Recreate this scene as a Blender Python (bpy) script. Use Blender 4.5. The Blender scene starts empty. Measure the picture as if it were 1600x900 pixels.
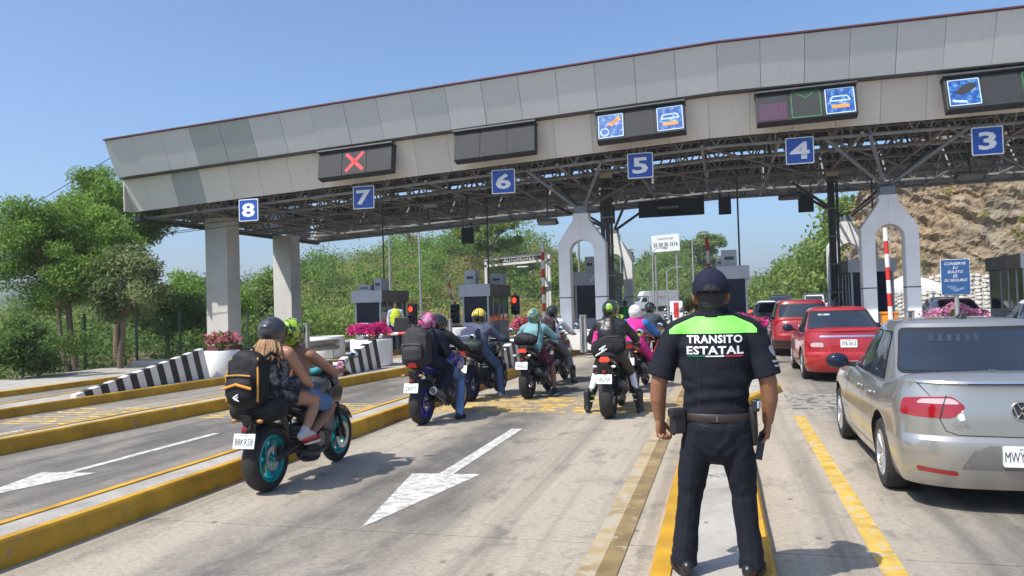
import bpy, bmesh, math, random
import numpy as np
from mathutils import Vector, Matrix, noise
from mathutils.bvhtree import BVHTree

SC = bpy.context.scene
COL = SC.collection
rnd = random.Random(11)
rng = np.random.default_rng(11)
R = math.radians

# ---------------------------------------------------------------- camera
cam_d = bpy.data.cameras.new('camera')
cam_d.sensor_width = 36.0
cam_d.lens = 36.0 * 1200 / 1600
cam_d.clip_start = 0.05
cam_d.clip_end = 4000
cam = bpy.data.objects.new('camera', cam_d)
COL.objects.link(cam)
YAW, PITCH, ROLL = R(-15.345), R(1.231), R(1.7)
_f = Vector((math.sin(YAW) * math.cos(PITCH), math.cos(YAW) * math.cos(PITCH), math.sin(PITCH)))
_r0 = Vector((math.cos(YAW), -math.sin(YAW), 0))
_u0 = _r0.cross(_f)
_r = _r0 * math.cos(ROLL) - _u0 * math.sin(ROLL)
_u = _r0 * math.sin(ROLL) + _u0 * math.cos(ROLL)
cam.matrix_world = Matrix(((_r.x, _u.x, -_f.x, 0), (_r.y, _u.y, -_f.y, 0), (_r.z, _u.z, -_f.z, 1.7), (0, 0, 0, 1)))
SC.camera = cam

# ---------------------------------------------------------------- sky, sun, exposure
SUN_EL, SUN_HEAD = R(54), R(40)          # shadows run 40 degrees to the right of the lanes
world = bpy.data.worlds.new('World')
SC.world = world
world.use_nodes = True
wn = world.node_tree
wn.nodes.clear()
w_out = wn.nodes.new('ShaderNodeOutputWorld')
w_bg = wn.nodes.new('ShaderNodeBackground')
w_sky = wn.nodes.new('ShaderNodeTexSky')
w_sky.sky_type = 'NISHITA'
w_sky.sun_disc = False
w_sky.sun_elevation = SUN_EL
w_sky.sun_rotation = R(180) + SUN_HEAD
w_sky.altitude = 900
w_sky.air_density = 1.0
w_sky.dust_density = 5.0
w_sky.ozone_density = 8.0
w_bg.inputs['Strength'].default_value = 0.14
w_tint = wn.nodes.new('ShaderNodeMix'); w_tint.data_type = 'RGBA'; w_tint.blend_type = 'MULTIPLY'; w_tint.inputs[0].default_value = 1.0
w_tint.inputs[7].default_value = (1.02, 1.03, 0.99, 1)
wn.links.new(w_sky.outputs[0], w_tint.inputs[6])
wn.links.new(w_tint.outputs[2], w_bg.inputs['Color'])
wn.links.new(w_bg.outputs[0], w_out.inputs['Surface'])
sun_d = bpy.data.lights.new('sun', 'SUN')
sun_d.energy = 3.75
sun_d.angle = R(0.53)
sun_d.color = (1.0, 0.955, 0.88)
sun = bpy.data.objects.new('sun', sun_d)
COL.objects.link(sun)
sun.location = (-20, -20, 40)
_sd = Vector((math.sin(SUN_HEAD) * math.cos(SUN_EL), math.cos(SUN_HEAD) * math.cos(SUN_EL), -math.sin(SUN_EL)))
sun.rotation_euler = _sd.to_track_quat('-Z', 'Y').to_euler()
SC.view_settings.view_transform = 'Standard'
SC.view_settings.look = 'None'
SC.view_settings.exposure = 0.62
SC.view_settings.gamma = 1.0
SC.view_settings.use_curve_mapping = False
SC.cycles.max_bounces = 6
SC.cycles.transparent_max_bounces = 6
SC.cycles.use_denoising = True

# ---------------------------------------------------------------- materials
MATS = {}
def _nodes(name):
    m = bpy.data.materials.new(name)
    m.use_nodes = True
    return m, m.node_tree, m.node_tree.nodes['Principled BSDF']
def N(nt, typ, **kw):
    n = nt.nodes.new(typ)
    for k, v in kw.items():
        if k.startswith('i_'):
            n.inputs[int(k[2:]) if k[2:].isdigit() else k[2:]].default_value = v
        else:
            setattr(n, k, v)
    return n
def rgb(c):
    return (c[0], c[1], c[2], 1.0)
def mixc(nt, fac, a, b):
    n = nt.nodes.new('ShaderNodeMix')
    n.data_type = 'RGBA'
    for sock, val in ((0, fac), (6, a), (7, b)):
        if hasattr(val, 'is_linked') or isinstance(val, bpy.types.NodeSocket):
            nt.links.new(val, n.inputs[sock])
        else:
            n.inputs[sock].default_value = rgb(val) if sock else val
    return n.outputs[2]
def ramp(nt, fac, stops):
    n = nt.nodes.new('ShaderNodeValToRGB')
    while len(n.color_ramp.elements) < len(stops):
        n.color_ramp.elements.new(0.5)
    for e, (p, c) in zip(n.color_ramp.elements, stops):
        e.position = p
        e.color = rgb(c) if not isinstance(c, (int, float)) else (c, c, c, 1)
    nt.links.new(fac, n.inputs[0])
    return n.outputs[0]
def coord(nt, scale=(1, 1, 1), world=False, loc=(0, 0, 0)):
    if world:
        g = nt.nodes.new('ShaderNodeNewGeometry'); o = g.outputs['Position']
    else:
        g = nt.nodes.new('ShaderNodeTexCoord'); o = g.outputs['Object']
    mp = nt.nodes.new('ShaderNodeMapping')
    mp.inputs['Scale'].default_value = scale
    mp.inputs['Location'].default_value = loc
    nt.links.new(o, mp.inputs['Vector'])
    return mp.outputs[0]
def noise_t(nt, vec, scale, detail=4, rough=0.55):
    n = N(nt, 'ShaderNodeTexNoise')
    n.inputs['Scale'].default_value = scale
    n.inputs['Detail'].default_value = detail
    n.inputs['Roughness'].default_value = rough
    nt.links.new(vec, n.inputs['Vector'])
    return n.outputs['Fac']
def bump(nt, p, h, strength, dist):
    b = nt.nodes.new('ShaderNodeBump')
    b.inputs['Strength'].default_value = strength
    b.inputs['Distance'].default_value = dist
    nt.links.new(h, b.inputs['Height'])
    nt.links.new(b.outputs[0], p.inputs['Normal'])
def pm(name, base, rough=0.5, metal=0.0, var=0.12, scale=4.0, bmp=0.0, bscale=60.0, coat=0.0, spec=0.5, emit=0.0, wear=None, wearpos=0.62, wearscale=6.0, alpha=None, trans=0.0, world=False):
    """principled material with noise variation, optional worn patches of another colour"""
    if name in MATS:
        return MATS[name]
    m, nt, p = _nodes(name)
    v = coord(nt, world=world)
    n1 = noise_t(nt, v, scale, 5)
    lo = tuple(c * (1 - var) for c in base); hi = tuple(min(1, c * (1 + var)) for c in base)
    col = ramp(nt, n1, [(0.3, lo), (0.7, hi)])
    if wear:
        n2 = noise_t(nt, v, wearscale, 8, 0.7)
        w = ramp(nt, n2, [(wearpos, 0.0), (wearpos + 0.04, 1.0)])
        col = mixc(nt, w, col, wear)
    nt.links.new(col, p.inputs['Base Color'])
    p.inputs['Roughness'].default_value = rough
    p.inputs['Metallic'].default_value = metal
    p.inputs['Specular IOR Level'].default_value = spec
    p.inputs['Coat Weight'].default_value = coat
    p.inputs['Coat Roughness'].default_value = 0.04
    if trans:
        p.inputs['Transmission Weight'].default_value = trans
    if emit:
        nt.links.new(col, p.inputs['Emission Color'])
        p.inputs['Emission Strength'].default_value = emit
    if bmp:
        bump(nt, p, noise_t(nt, v, bscale, 5), bmp, 0.02)
    MATS[name] = m
    return m
def leaf_mat(name, cols, trans=0.35):
    if name in MATS:
        return MATS[name]
    m, nt, p = _nodes(name)
    g = nt.nodes.new('ShaderNodeNewGeometry')
    big = noise_t(nt, coord(nt, world=True), 0.55, 3)
    add = N(nt, 'ShaderNodeMath', operation='MULTIPLY_ADD')
    nt.links.new(g.outputs['Random Per Island'], add.inputs[0]); add.inputs[1].default_value = 0.55
    nt.links.new(big, add.inputs[2])
    sub = N(nt, 'ShaderNodeMath', operation='SUBTRACT'); nt.links.new(add.outputs[0], sub.inputs[0]); sub.inputs[1].default_value = 0.27
    k = len(cols)
    col = ramp(nt, sub.outputs[0], [(0.15 + 0.7 * i / (k - 1), c) for i, c in enumerate(cols)])
    nt.links.new(col, p.inputs['Base Color'])
    p.inputs['Roughness'].default_value = 0.55
    p.inputs['Specular IOR Level'].default_value = 0.3
    t = nt.nodes.new('ShaderNodeBsdfTranslucent')
    nt.links.new(col, t.inputs['Color'])
    ms = nt.nodes.new('ShaderNodeMixShader'); ms.inputs[0].default_value = trans
    nt.links.new(p.outputs[0], ms.inputs[1]); nt.links.new(t.outputs[0], ms.inputs[2])
    nt.links.new(ms.outputs[0], nt.nodes['Material Output'].inputs['Surface'])
    MATS[name] = m
    return m

# ---------------------------------------------------------------- mesh helpers
def basis_for(d, side=None):
    d = Vector(d).normalized()
    s = Vector(side) if side is not None else (Vector((0, 0, 1)) if abs(d.z) < 0.9 else Vector((1, 0, 0)))
    s = (s - d * s.dot(d))
    if s.length < 1e-5:
        s = Vector((1, 0, 0)) - d * d.x
    s.normalize()
    return s, d.cross(s)
class MB:
    def __init__(s):
        s.v = []; s.f = []; s.m = []; s.cur = 0
    def add(s, vs, fs):
        o = len(s.v)
        s.v += [tuple(v) for v in vs]
        s.f += [tuple(i + o for i in f) for f in fs]
        s.m += [s.cur] * len(fs)
        return s
    def box(s, c, d, rz=0.0, M=None):
        x, y, z = d[0] / 2, d[1] / 2, d[2] / 2
        vs = [Vector(q) for q in ((-x, -y, -z), (x, -y, -z), (x, y, -z), (-x, y, -z), (-x, -y, z), (x, -y, z), (x, y, z), (-x, y, z))]
        if M is None:
            M = Matrix.Rotation(rz, 3, 'Z')
        vs = [M @ q + Vector(c) for q in vs]
        return s.add(vs, [(0, 3, 2, 1), (4, 5, 6, 7), (0, 1, 5, 4), (1, 2, 6, 5), (2, 3, 7, 6), (3, 0, 4, 7)])
    def hexa(s, p):   # 8 corners: bottom 4, top 4
        return s.add(p, [(0, 3, 2, 1), (4, 5, 6, 7), (0, 1, 5, 4), (1, 2, 6, 5), (2, 3, 7, 6), (3, 0, 4, 7)])
    def rings(s, rings, cap0=True, cap1=True, closed=False):
        n = len(rings[0]); k = len(rings)
        vs = [p for r in rings for p in r]
        fs = []
        for i in range(k if closed else k - 1):
            a = i * n; b = ((i + 1) % k) * n
            for j in range(n):
                j2 = (j + 1) % n
                fs.append((a + j, a + j2, b + j2, b + j))
        if not closed:
            if cap0: fs.append(tuple(range(n - 1, -1, -1)))
            if cap1: fs.append(tuple(range((k - 1) * n, k * n)))
        return s.add(vs, fs)
    def bar(s, p, q, r, n=6, r2=None):
        p = Vector(p); q = Vector(q); a, b = basis_for(q - p)
        r2 = r if r2 is None else r2
        ring = lambda c, rr: [c + (a * math.cos(t) + b * math.sin(t)) * rr for t in [2 * math.pi * i / n for i in range(n)]]
        return s.rings([ring(p, r), ring(q, r2)])
    def tube(s, pts, r, n=8, closed=False):
        pts = [Vector(p) for p in pts]; k = len(pts)
        rs = r if isinstance(r, (list, tuple)) else [r] * k
        out = []; prev = None
        for i in range(k):
            if closed: t = pts[(i + 1) % k] - pts[i - 1]
            else: t = pts[min(i + 1, k - 1)] - pts[max(i - 1, 0)]
            a, b = basis_for(t, prev)
            prev = a
            out.append([pts[i] + (a * math.cos(u) + b * math.sin(u)) * rs[i] for u in [2 * math.pi * j / n for j in range(n)]])
        return s.rings(out, closed=closed)
    def limb(s, pts, radii, side=(1, 0, 0), n=12, caps=(True, True)):
        """tapered, rounded limb; a radius may be (across, deep)"""
        pts = [Vector(p) for p in pts]; k = len(pts)
        rr = [(q, q) if not isinstance(q, (tuple, list)) else q for q in radii]
        P = []; RR = []; T = []
        for i in range(k):
            t = (pts[min(i + 1, k - 1)] - pts[max(i - 1, 0)]).normalized()
            P.append(pts[i]); RR.append(rr[i]); T.append(t)
        seq = []
        if caps[0]:
            for a in (80, 55, 28):
                m = min(RR[0])
                seq.append((P[0] - T[0] * m * math.sin(R(a)), (RR[0][0] * math.cos(R(a)), RR[0][1] * math.cos(R(a))), T[0]))
        for i in range(k): seq.append((P[i], RR[i], T[i]))
        if caps[1]:
            for a in (28, 55, 80):
                m = min(RR[-1])
                seq.append((P[-1] + T[-1] * m * math.sin(R(a)), (RR[-1][0] * math.cos(R(a)), RR[-1][1] * math.cos(R(a))), T[-1]))
        out = []
        for c, (ra, rb), t in seq:
            a, b = basis_for(t, side)
            out.append([c + a * (math.cos(u) * ra) + b * (math.sin(u) * rb) for u in [2 * math.pi * j / n for j in range(n)]])
        return s.rings(out)
    def lathe(s, prof, n=24, c=(0, 0, 0), axis='Z', a0=0.0, a1=2 * math.pi):
        """profile of (radius, height) about an axis"""
        c = Vector(c); full = abs(a1 - a0 - 2 * math.pi) < 1e-6
        m = n if full else n + 1
        vs = []
        for (r, h) in prof:
            for i in range(m):
                t = a0 + (a1 - a0) * i / n
                u, w = r * math.cos(t), r * math.sin(t)
                vs.append(c + (Vector((u, w, h)) if axis == 'Z' else Vector((h, u, w)) if axis == 'X' else Vector((w, h, u))))
        fs = []
        for k in range(len(prof) - 1):
            for i in range(n):
                i2 = (i + 1) % m
                fs.append((k * m + i, k * m + i2, (k + 1) * m + i2, (k + 1) * m + i))
        return s.add(vs, fs)
    def prism(s, poly, a, b, axis='Z'):
        mk = {'Z': lambda p, h: (p[0], p[1], h), 'X': lambda p, h: (h, p[0], p[1]), 'Y': lambda p, h: (p[0], h, p[1])}[axis]
        n = len(poly)
        vs = [mk(p, a) for p in poly] + [mk(p, b) for p in poly]
        fs = [tuple(range(n - 1, -1, -1)), tuple(range(n, 2 * n))] + [(i, (i + 1) % n, n + (i + 1) % n, n + i) for i in range(n)]
        return s.add(vs, fs)
    def sphere(s, c, r, n=12, M=None):
        r = Vector(r) if isinstance(r, (tuple, list)) else Vector((r, r, r))
        rings = []
        k = max(4, n // 2)
        for i in range(k + 1):
            ph = math.pi * (0.02 + 0.96 * i / k) - math.pi / 2
            ring = []
            for j in range(n):
                t = 2 * math.pi * j / n
                q = Vector((r.x * math.cos(ph) * math.cos(t), r.y * math.cos(ph) * math.sin(t), r.z * math.sin(ph)))
                if M is not None: q = M @ q
                ring.append(q + Vector(c))
            rings.append(ring)
        return s.rings(rings)
    def grid(s, fn, nu, nv):
        vs = [fn(i / nu, j / nv) for j in range(nv + 1) for i in range(nu + 1)]
        fs = [(j * (nu + 1) + i, j * (nu + 1) + i + 1, (j + 1) * (nu + 1) + i + 1, (j + 1) * (nu + 1) + i) for j in range(nv) for i in range(nu)]
        return s.add(vs, fs)
    def mesh(s, name, smooth=False, angle=None):
        me = bpy.data.meshes.new(name)
        me.from_pydata(s.v, [], s.f)
        if any(s.m):
            me.polygons.foreach_set('material_index', s.m)
        fix_normals(me)
        if smooth:
            me.polygons.foreach_set('use_smooth', [True] * len(me.polygons))
            if angle: me.set_sharp_from_angle(angle=R(angle))
        me.update()
        return me
    def obj(s, name, mat, parent=None, smooth=False, angle=40, bevel=0.0, loc=None, rz=0.0):
        return put(name, s.mesh(name, smooth, angle), mat, parent, bevel, loc, rz)
def fix_normals(me):
    bm = bmesh.new(); bm.from_mesh(me)
    bmesh.ops.recalc_face_normals(bm, faces=bm.faces)
    bm.to_mesh(me); bm.free()
def put(name, me, mat, parent=None, bevel=0.0, loc=None, rz=0.0):
    o = bpy.data.objects.new(name, me)
    COL.objects.link(o)
    if len(me.materials) == 0:
        for m in (mat if isinstance(mat, (list, tuple)) else [mat]):
            me.materials.append(m)
    if parent is not None: o.parent = parent
    if loc is not None: o.location = loc
    if rz: o.rotation_euler = (0, 0, rz)
    if bevel:
        b = o.modifiers.new('bevel', 'BEVEL'); b.width = bevel; b.segments = 2; b.limit_method = 'ANGLE'
    return o
def tag(o, label, cat, group=None):
    o['label'] = label; o['category'] = cat
    if group: o['group'] = group
    return o
def struct(o):
    o['kind'] = 'structure'; return o
def stuff(o, label=None, cat=None):
    o['kind'] = 'stuff'
    if label: o['label'] = label
    if cat: o['category'] = cat
    return o
def thing(name, label, cat, loc=(0, 0, 0), rz=0.0, group=None):
    o = bpy.data.objects.new(name, None)
    o.empty_display_size = 0.2
    COL.objects.link(o)
    o.location = loc; o.rotation_euler = (0, 0, rz)
    return tag(o, label, cat, group)
def copy_tree(o, parent=None):
    c = o.copy(); COL.objects.link(c); c.parent = parent
    for ch in list(o.children): copy_tree(ch, c)
    return c

# a private scene in which modifiers are evaluated one object at a time
TMP = bpy.data.scenes.new('work')
def evaluated(me, setup):
    o = bpy.data.objects.new('work', me)
    TMP.collection.objects.link(o)
    extra = setup(o) or []
    vl = TMP.view_layers[0]; vl.update()
    dg = vl.depsgraph
    out = bpy.data.meshes.new_from_object(o.evaluated_get(dg))
    for e in [o] + list(extra):
        bpy.data.objects.remove(e)
    return out
def blob_mesh(mb, voxel=0.016, smooth=5, fold=0.0, fscale=9.0, fstretch=(1, 1, 1)):
    def setup(o):
        m = o.modifiers.new('r', 'REMESH'); m.mode = 'VOXEL'; m.voxel_size = voxel
        if smooth:
            q = o.modifiers.new('s', 'SMOOTH'); q.factor = 0.5; q.iterations = smooth
    me = evaluated(mb.mesh('blob'), setup)
    if fold:
        nv = len(me.vertices)
        co = np.empty(nv * 3, np.float32); me.vertices.foreach_get('co', co); co = co.reshape(-1, 3)
        no = np.empty(nv * 3, np.float32); me.vertices.foreach_get('normal', no); no = no.reshape(-1, 3)
        st = np.array(fstretch)
        d = np.array([noise.noise(Vector(q * st * fscale)) + 0.5 * noise.noise(Vector(q * st * fscale * 2.3)) for q in co])
        me.vertices.foreach_set('co', (co + no * (d * fold)[:, None]).astype(np.float32).ravel())
    me.polygons.foreach_set('use_smooth', [True] * len(me.polygons))
    me.materials.clear()
    me.update()
    return me
def join_meshes(name, parts):
    """parts of (mesh, material index) into one mesh"""
    mb = MB(); sm = []
    for me, idx in parts:
        mb.cur = idx
        mb.add([v.co for v in me.vertices], [tuple(p.vertices) for p in me.polygons])
    out = bpy.data.meshes.new(name)
    out.from_pydata(mb.v, [], mb.f)
    out.polygons.foreach_set('material_index', mb.m)
    out.polygons.foreach_set('use_smooth', [True] * len(out.polygons))
    out.update()
    return out
def bvh_of(me, M=None):
    vs = [v.co if M is None else M @ v.co for v in me.vertices]
    return BVHTree.FromPolygons(vs, [tuple(p.vertices) for p in me.polygons])
def patch_mesh(bvh, poly, O, S, T, D, off=0.004, res=0.06, name='patch', far=3.0):
    """flat outline(s) in the S,T plane laid onto a surface along D"""
    O, S, T, D = Vector(O), Vector(S).normalized(), Vector(T).normalized(), Vector(D).normalized()
    bm = bmesh.new()
    polys = poly if isinstance(poly[0][0], (tuple, list)) else [poly]
    for pl in polys:
        bm.faces.new([bm.verts.new((p[0], p[1], 0)) for p in pl])
    return _lay(bm, bvh, O, S, T, D, off, res, name, far)
def _lay(bm, bvh, O, S, T, D, off, res, name, far=3.0):
    xs = [v.co.x for v in bm.verts]; ys = [v.co.y for v in bm.verts]
    if res:
        for ax, lo, hi in ((0, min(xs), max(xs)), (1, min(ys), max(ys))):
            k = int((hi - lo) / res)
            for i in range(1, k + 1):
                c = lo + (hi - lo) * i / (k + 1)
                pt = (c, 0, 0) if ax == 0 else (0, c, 0)
                nn = (1, 0, 0) if ax == 0 else (0, 1, 0)
                bmesh.ops.bisect_plane(bm, geom=bm.verts[:] + bm.edges[:] + bm.faces[:], plane_co=pt, plane_no=nn)
    for v in bm.verts:
        p = O + S * v.co.x + T * v.co.y
        h, n, i, d = bvh.ray_cast(p - D * far, D)
        if h is None:
            h, n, i, d = bvh.find_nearest(p)
        if n.dot(D) > 0: n = -n
        v.co = h + n * off
    bmesh.ops.recalc_face_normals(bm, faces=bm.faces)
    if bm.faces and sum((f.normal.dot(D) * f.calc_area() for f in bm.faces)) > 0:
        bmesh.ops.reverse_faces(bm, faces=bm.faces[:])
    me = bpy.data.meshes.new(name)
    bm.to_mesh(me); bm.free()
    me.polygons.foreach_set('use_smooth', [True] * len(me.polygons))
    return me
def rounded(poly, r=0.03, k=3):
    out = []; n = len(poly)
    for i in range(n):
        p = Vector(poly[i]); a = Vector(poly[i - 1]); b = Vector(poly[(i + 1) % n])
        da = (a - p); db = (b - p)
        q = min(r, da.length * 0.45, db.length * 0.45)
        p0 = p + da.normalized() * q; p1 = p + db.normalized() * q
        for j in range(k + 1):
            t = j / k
            out.append(tuple(p0 * (1 - t) ** 2 + p * 2 * t * (1 - t) + p1 * t * t))
    return out
def text_mesh(body, size=1.0, bold=0.0, spacing=1.0, shear=0.0, res=2, extrude=0.0):
    cu = bpy.data.curves.new('text', 'FONT')
    cu.body = body; cu.size = size; cu.offset = bold; cu.space_character = spacing; cu.shear = shear
    cu.resolution_u = res; cu.extrude = extrude; cu.align_x = 'CENTER'; cu.align_y = 'CENTER'
    me = evaluated(cu, lambda o: None)
    bpy.data.curves.remove(cu)
    return me
def text_obj(name, body, mat, parent, M, size=1.0, width=None, height=None, **kw):
    """flat lettering; M places its x-right, y-up plane"""
    kw['bold'] = kw.get('bold', 0.0) / size
    me = text_mesh(body, 1.0, **kw)
    xs = [v.co.x for v in me.vertices]; ys = [v.co.y for v in me.vertices]
    cx, cy = (min(xs) + max(xs)) / 2, (min(ys) + max(ys)) / 2
    sx = width / (max(xs) - min(xs)) if width else 1
    sy = height / (max(ys) - min(ys)) if height else (sx if width else 1)
    for v in me.vertices:
        v.co = M @ Vector(((v.co.x - cx) * sx, (v.co.y - cy) * sy, v.co.z))
    return put(name, me, mat, parent)
def plane_M(o, right, up):
    r = Vector(right).normalized(); u = Vector(up).normalized(); n = r.cross(u)
    return Matrix(((r.x, u.x, n.x, o[0]), (r.y, u.y, n.y, o[1]), (r.z, u.z, n.z, o[2]), (0, 0, 0, 1)))
FACE_CAM = lambda o: plane_M(o, (1, 0, 0), (0, 0, 1))     # lettering that faces oncoming drivers (-Y)
def raw_mesh(name, verts, faces_n, nverts_per_face=4):
    """fast numpy mesh of loose polygons"""
    me = bpy.data.meshes.new(name)
    n = len(verts); k = nverts_per_face; nf = n // k
    me.vertices.add(n); me.vertices.foreach_set('co', verts.astype(np.float32).ravel())
    me.loops.add(n); me.loops.foreach_set('vertex_index', np.arange(n, dtype=np.int32))
    me.polygons.add(nf); me.polygons.foreach_set('loop_start', np.arange(0, n, k, dtype=np.int32))
    me.update(calc_edges=True)
    return me
def leaf_quads(c, size, aspect=0.45, updir=0.35, rg=rng):
    """c (n,3) leaf centres -> (4n,3) diamond corners with random facing"""
    n = len(c)
    a = rg.normal(size=(n, 3)); a /= np.linalg.norm(a, axis=1)[:, None]
    b = rg.normal(size=(n, 3)); b[:, 2] += 0
    b -= a * (a * b).sum(1)[:, None]; b /= np.linalg.norm(b, axis=1)[:, None]
    s = (np.asarray(size) * np.ones(n))[:, None] * rg.uniform(0.7, 1.3, (n, 1))
    return np.stack([c - a * s, c + b * s * aspect, c + a * s, c - b * s * aspect], 1).reshape(-1, 3)
# ================================================================ SETTING
def concrete_road():
    m, nt, p = _nodes('worn_concrete_road')
    g = nt.nodes.new('ShaderNodeNewGeometry')
    sep = N(nt, 'ShaderNodeSeparateXYZ'); nt.links.new(g.outputs['Position'], sep.inputs[0])
    streak = noise_t(nt, coord(nt, (1.0, 0.16, 1), True), 1.1, 6, 0.6)
    a = N(nt, 'ShaderNodeMath', operation='MULTIPLY_ADD'); nt.links.new(streak, a.inputs[0]); a.inputs[1].default_value = 1.5
    nt.links.new(sep.outputs['X'], a.inputs[2])
    mr = N(nt, 'ShaderNodeMapRange'); nt.links.new(a.outputs[0], mr.inputs[0])
    mr.inputs['From Min'].default_value = -16 + 0.75; mr.inputs['From Max'].default_value = 8 + 0.75
    L, G, D = (0.40, 0.345, 0.27), (0.225, 0.205, 0.175), (0.125, 0.117, 0.106)
    q = lambda x: (x + 16) / 24
    tone = ramp(nt, mr.outputs[0], [(0.0, G), (q(-9.5), G), (q(-7.0), D), (q(-5.6), G), (q(-4.7), L), (q(-3.9), L), (q(-3.3), D), (q(-2.75), D), (q(-1.9), L), (q(0.9), L), (q(1.5), G), (q(2.6), D), (q(4.0), G), (1.0, G)])
    big = noise_t(nt, coord(nt, (1, 0.45, 1), True), 0.8, 10, 0.72)
    c1 = mixc(nt, ramp(nt, big, [(0.45, 0.0), (0.70, 0.75)]), tone, (0.43, 0.375, 0.295))
    spots = noise_t(nt, coord(nt, (1, 0.6, 1), True), 2.6, 9, 0.72)
    c2 = mixc(nt, ramp(nt, spots, [(0.53, 0.0), (0.70, 0.65)]), c1, (0.085, 0.08, 0.075))
    fine = noise_t(nt, coord(nt, (0.45, 1.9, 1), True), 34, 8, 0.85)
    c3 = N(nt, 'ShaderNodeMix', data_type='RGBA', blend_type='MULTIPLY'); c3.inputs[0].default_value = 1.0
    nt.links.new(c2, c3.inputs[6]); nt.links.new(ramp(nt, fine, [(0.30, 0.42), (0.70, 1.42)]), c3.inputs[7])
    # tyre rubber and oil drips along the wheel paths
    rub = noise_t(nt, coord(nt, (2.6, 0.05, 1), True, (7, 3, 0)), 1.3, 7, 0.6)
    c3b = mixc(nt, ramp(nt, rub, [(0.50, 0.0), (0.66, 0.42)]), c3.outputs[2], (0.075, 0.07, 0.065))
    drip = N(nt, 'ShaderNodeTexVoronoi', feature='F1'); drip.inputs['Scale'].default_value = 2.3; drip.inputs['Randomness'].default_value = 1.0
    nt.links.new(coord(nt, (1, 0.7, 1), True), drip.inputs['Vector'])
    c3c = mixc(nt, ramp(nt, drip.outputs['Distance'], [(0.03, 0.6), (0.075, 0.0)]), c3b, (0.06, 0.055, 0.05))
    # hairline cracks
    vo = N(nt, 'ShaderNodeTexVoronoi', feature='DISTANCE_TO_EDGE'); vo.inputs['Scale'].default_value = 0.42
    wv = N(nt, 'ShaderNodeVectorMath', operation='ADD'); nt.links.new(coord(nt, (1, 0.6, 1), True), wv.inputs[0])
    nz = N(nt, 'ShaderNodeTexNoise'); nz.inputs['Scale'].default_value = 1.7; nz.inputs['Detail'].default_value = 6
    nt.links.new(g.outputs['Position'], nz.inputs['Vector']); nt.links.new(nz.outputs['Color'], wv.inputs[1])
    nt.links.new(wv.outputs[0], vo.inputs['Vector'])
    c4 = mixc(nt, ramp(nt, vo.outputs['Distance'], [(0.0, 0.35), (0.004, 0.0)]), c3c, (0.07, 0.065, 0.06))
    nt.links.new(c4, p.inputs['Base Color'])
    nt.links.new(ramp(nt, spots, [(0.4, 0.82), (0.7, 0.6)]), p.inputs['Roughness'])
    p.inputs['Specular IOR Level'].default_value = 0.3
    bump(nt, p, fine, 0.35, 0.01)
    return m
M_ROAD = concrete_road()
M_CONC = pm('weathered_concrete', (0.36, 0.335, 0.295), 0.85, var=0.28, scale=2.2, bmp=0.4, bscale=70, wear=(0.17, 0.16, 0.145), wearpos=0.6, wearscale=2.2, world=True)
M_CONC2 = pm('plain_concrete_grey', (0.42, 0.41, 0.38), 0.8, var=0.12, scale=1.3, bmp=0.25, bscale=40)
M_YEL = pm('yellow_kerb_paint', (0.50, 0.27, 0.014), 0.65, var=0.3, scale=2.5, bmp=0.3, bscale=50, wear=(0.28, 0.22, 0.14), wearpos=0.60, wearscale=6, world=True)
M_YELW = pm('worn_yellow_line_paint', (0.50, 0.32, 0.055), 0.75, var=0.3, scale=5, wear=(0.45, 0.38, 0.24), wearpos=0.53, wearscale=7, world=True)
M_YELS = pm('worn_yellow_rumble_paint', (0.46, 0.30, 0.07), 0.75, var=0.4, scale=5, wear=(0.22, 0.19, 0.145), wearpos=0.50, wearscale=3, world=True)
M_DKS = pm('rubber_marked_rumble_strip', (0.28, 0.26, 0.22), 0.75, var=0.3, scale=5, wear=(0.09, 0.085, 0.08), wearpos=0.5, wearscale=5, world=True)
M_BRN = pm('brown_lane_stripe', (0.215, 0.15, 0.065), 0.75, var=0.35, scale=3, wear=(0.32, 0.27, 0.19), wearpos=0.58, wearscale=8, world=True)
M_TAN = pm('tan_lane_stripe', (0.37, 0.285, 0.15), 0.75, var=0.3, scale=3, wear=(0.38, 0.33, 0.25), wearpos=0.5, wearscale=6, world=True)
M_WHT = pm('worn_white_road_paint', (0.54, 0.53, 0.49), 0.7, var=0.25, scale=9, wear=(0.36, 0.33, 0.28), wearpos=0.51, wearscale=11, world=True)
M_ASPH = pm('grey_asphalt', (0.13, 0.128, 0.122), 0.85, var=0.25, scale=0.5, bmp=0.3, bscale=40, world=True)
M_SOIL = pm('dry_soil_and_grass', (0.20, 0.165, 0.09), 0.95, var=0.4, scale=0.6, bmp=0.5, bscale=8, wear=(0.085, 0.10, 0.035), wearpos=0.5, wearscale=0.5, world=True)
M_DARK = pm('dark_joint_filler', (0.05, 0.047, 0.043), 0.9)

gr_ = MB().add([(-1500, -60, -0.13), (1500, -60, -0.13), (1500, 1900, -0.13), (-1500, 1900, -0.13)], [(0, 1, 2, 3)])
struct(gr_.obj('ground', M_SOIL))
bed = MB(); bed.box((1.5, 17.4, -0.075), (34, 56, 0.1))
road = struct(bed.obj('road', M_DARK))
far = MB().add([(-15.5, 45.3, -0.01), (18.5, 45.3, -0.01), (10, 90, -0.01), (5, 190, -0.01), (-30, 260, -0.01), (-60, 260, -0.01), (-30, 150, -0.01), (-18, 90, -0.01)], [(0, 1, 2, 3, 4, 5, 6, 7)])
struct(far.obj('far_road', M_ASPH))
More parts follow.
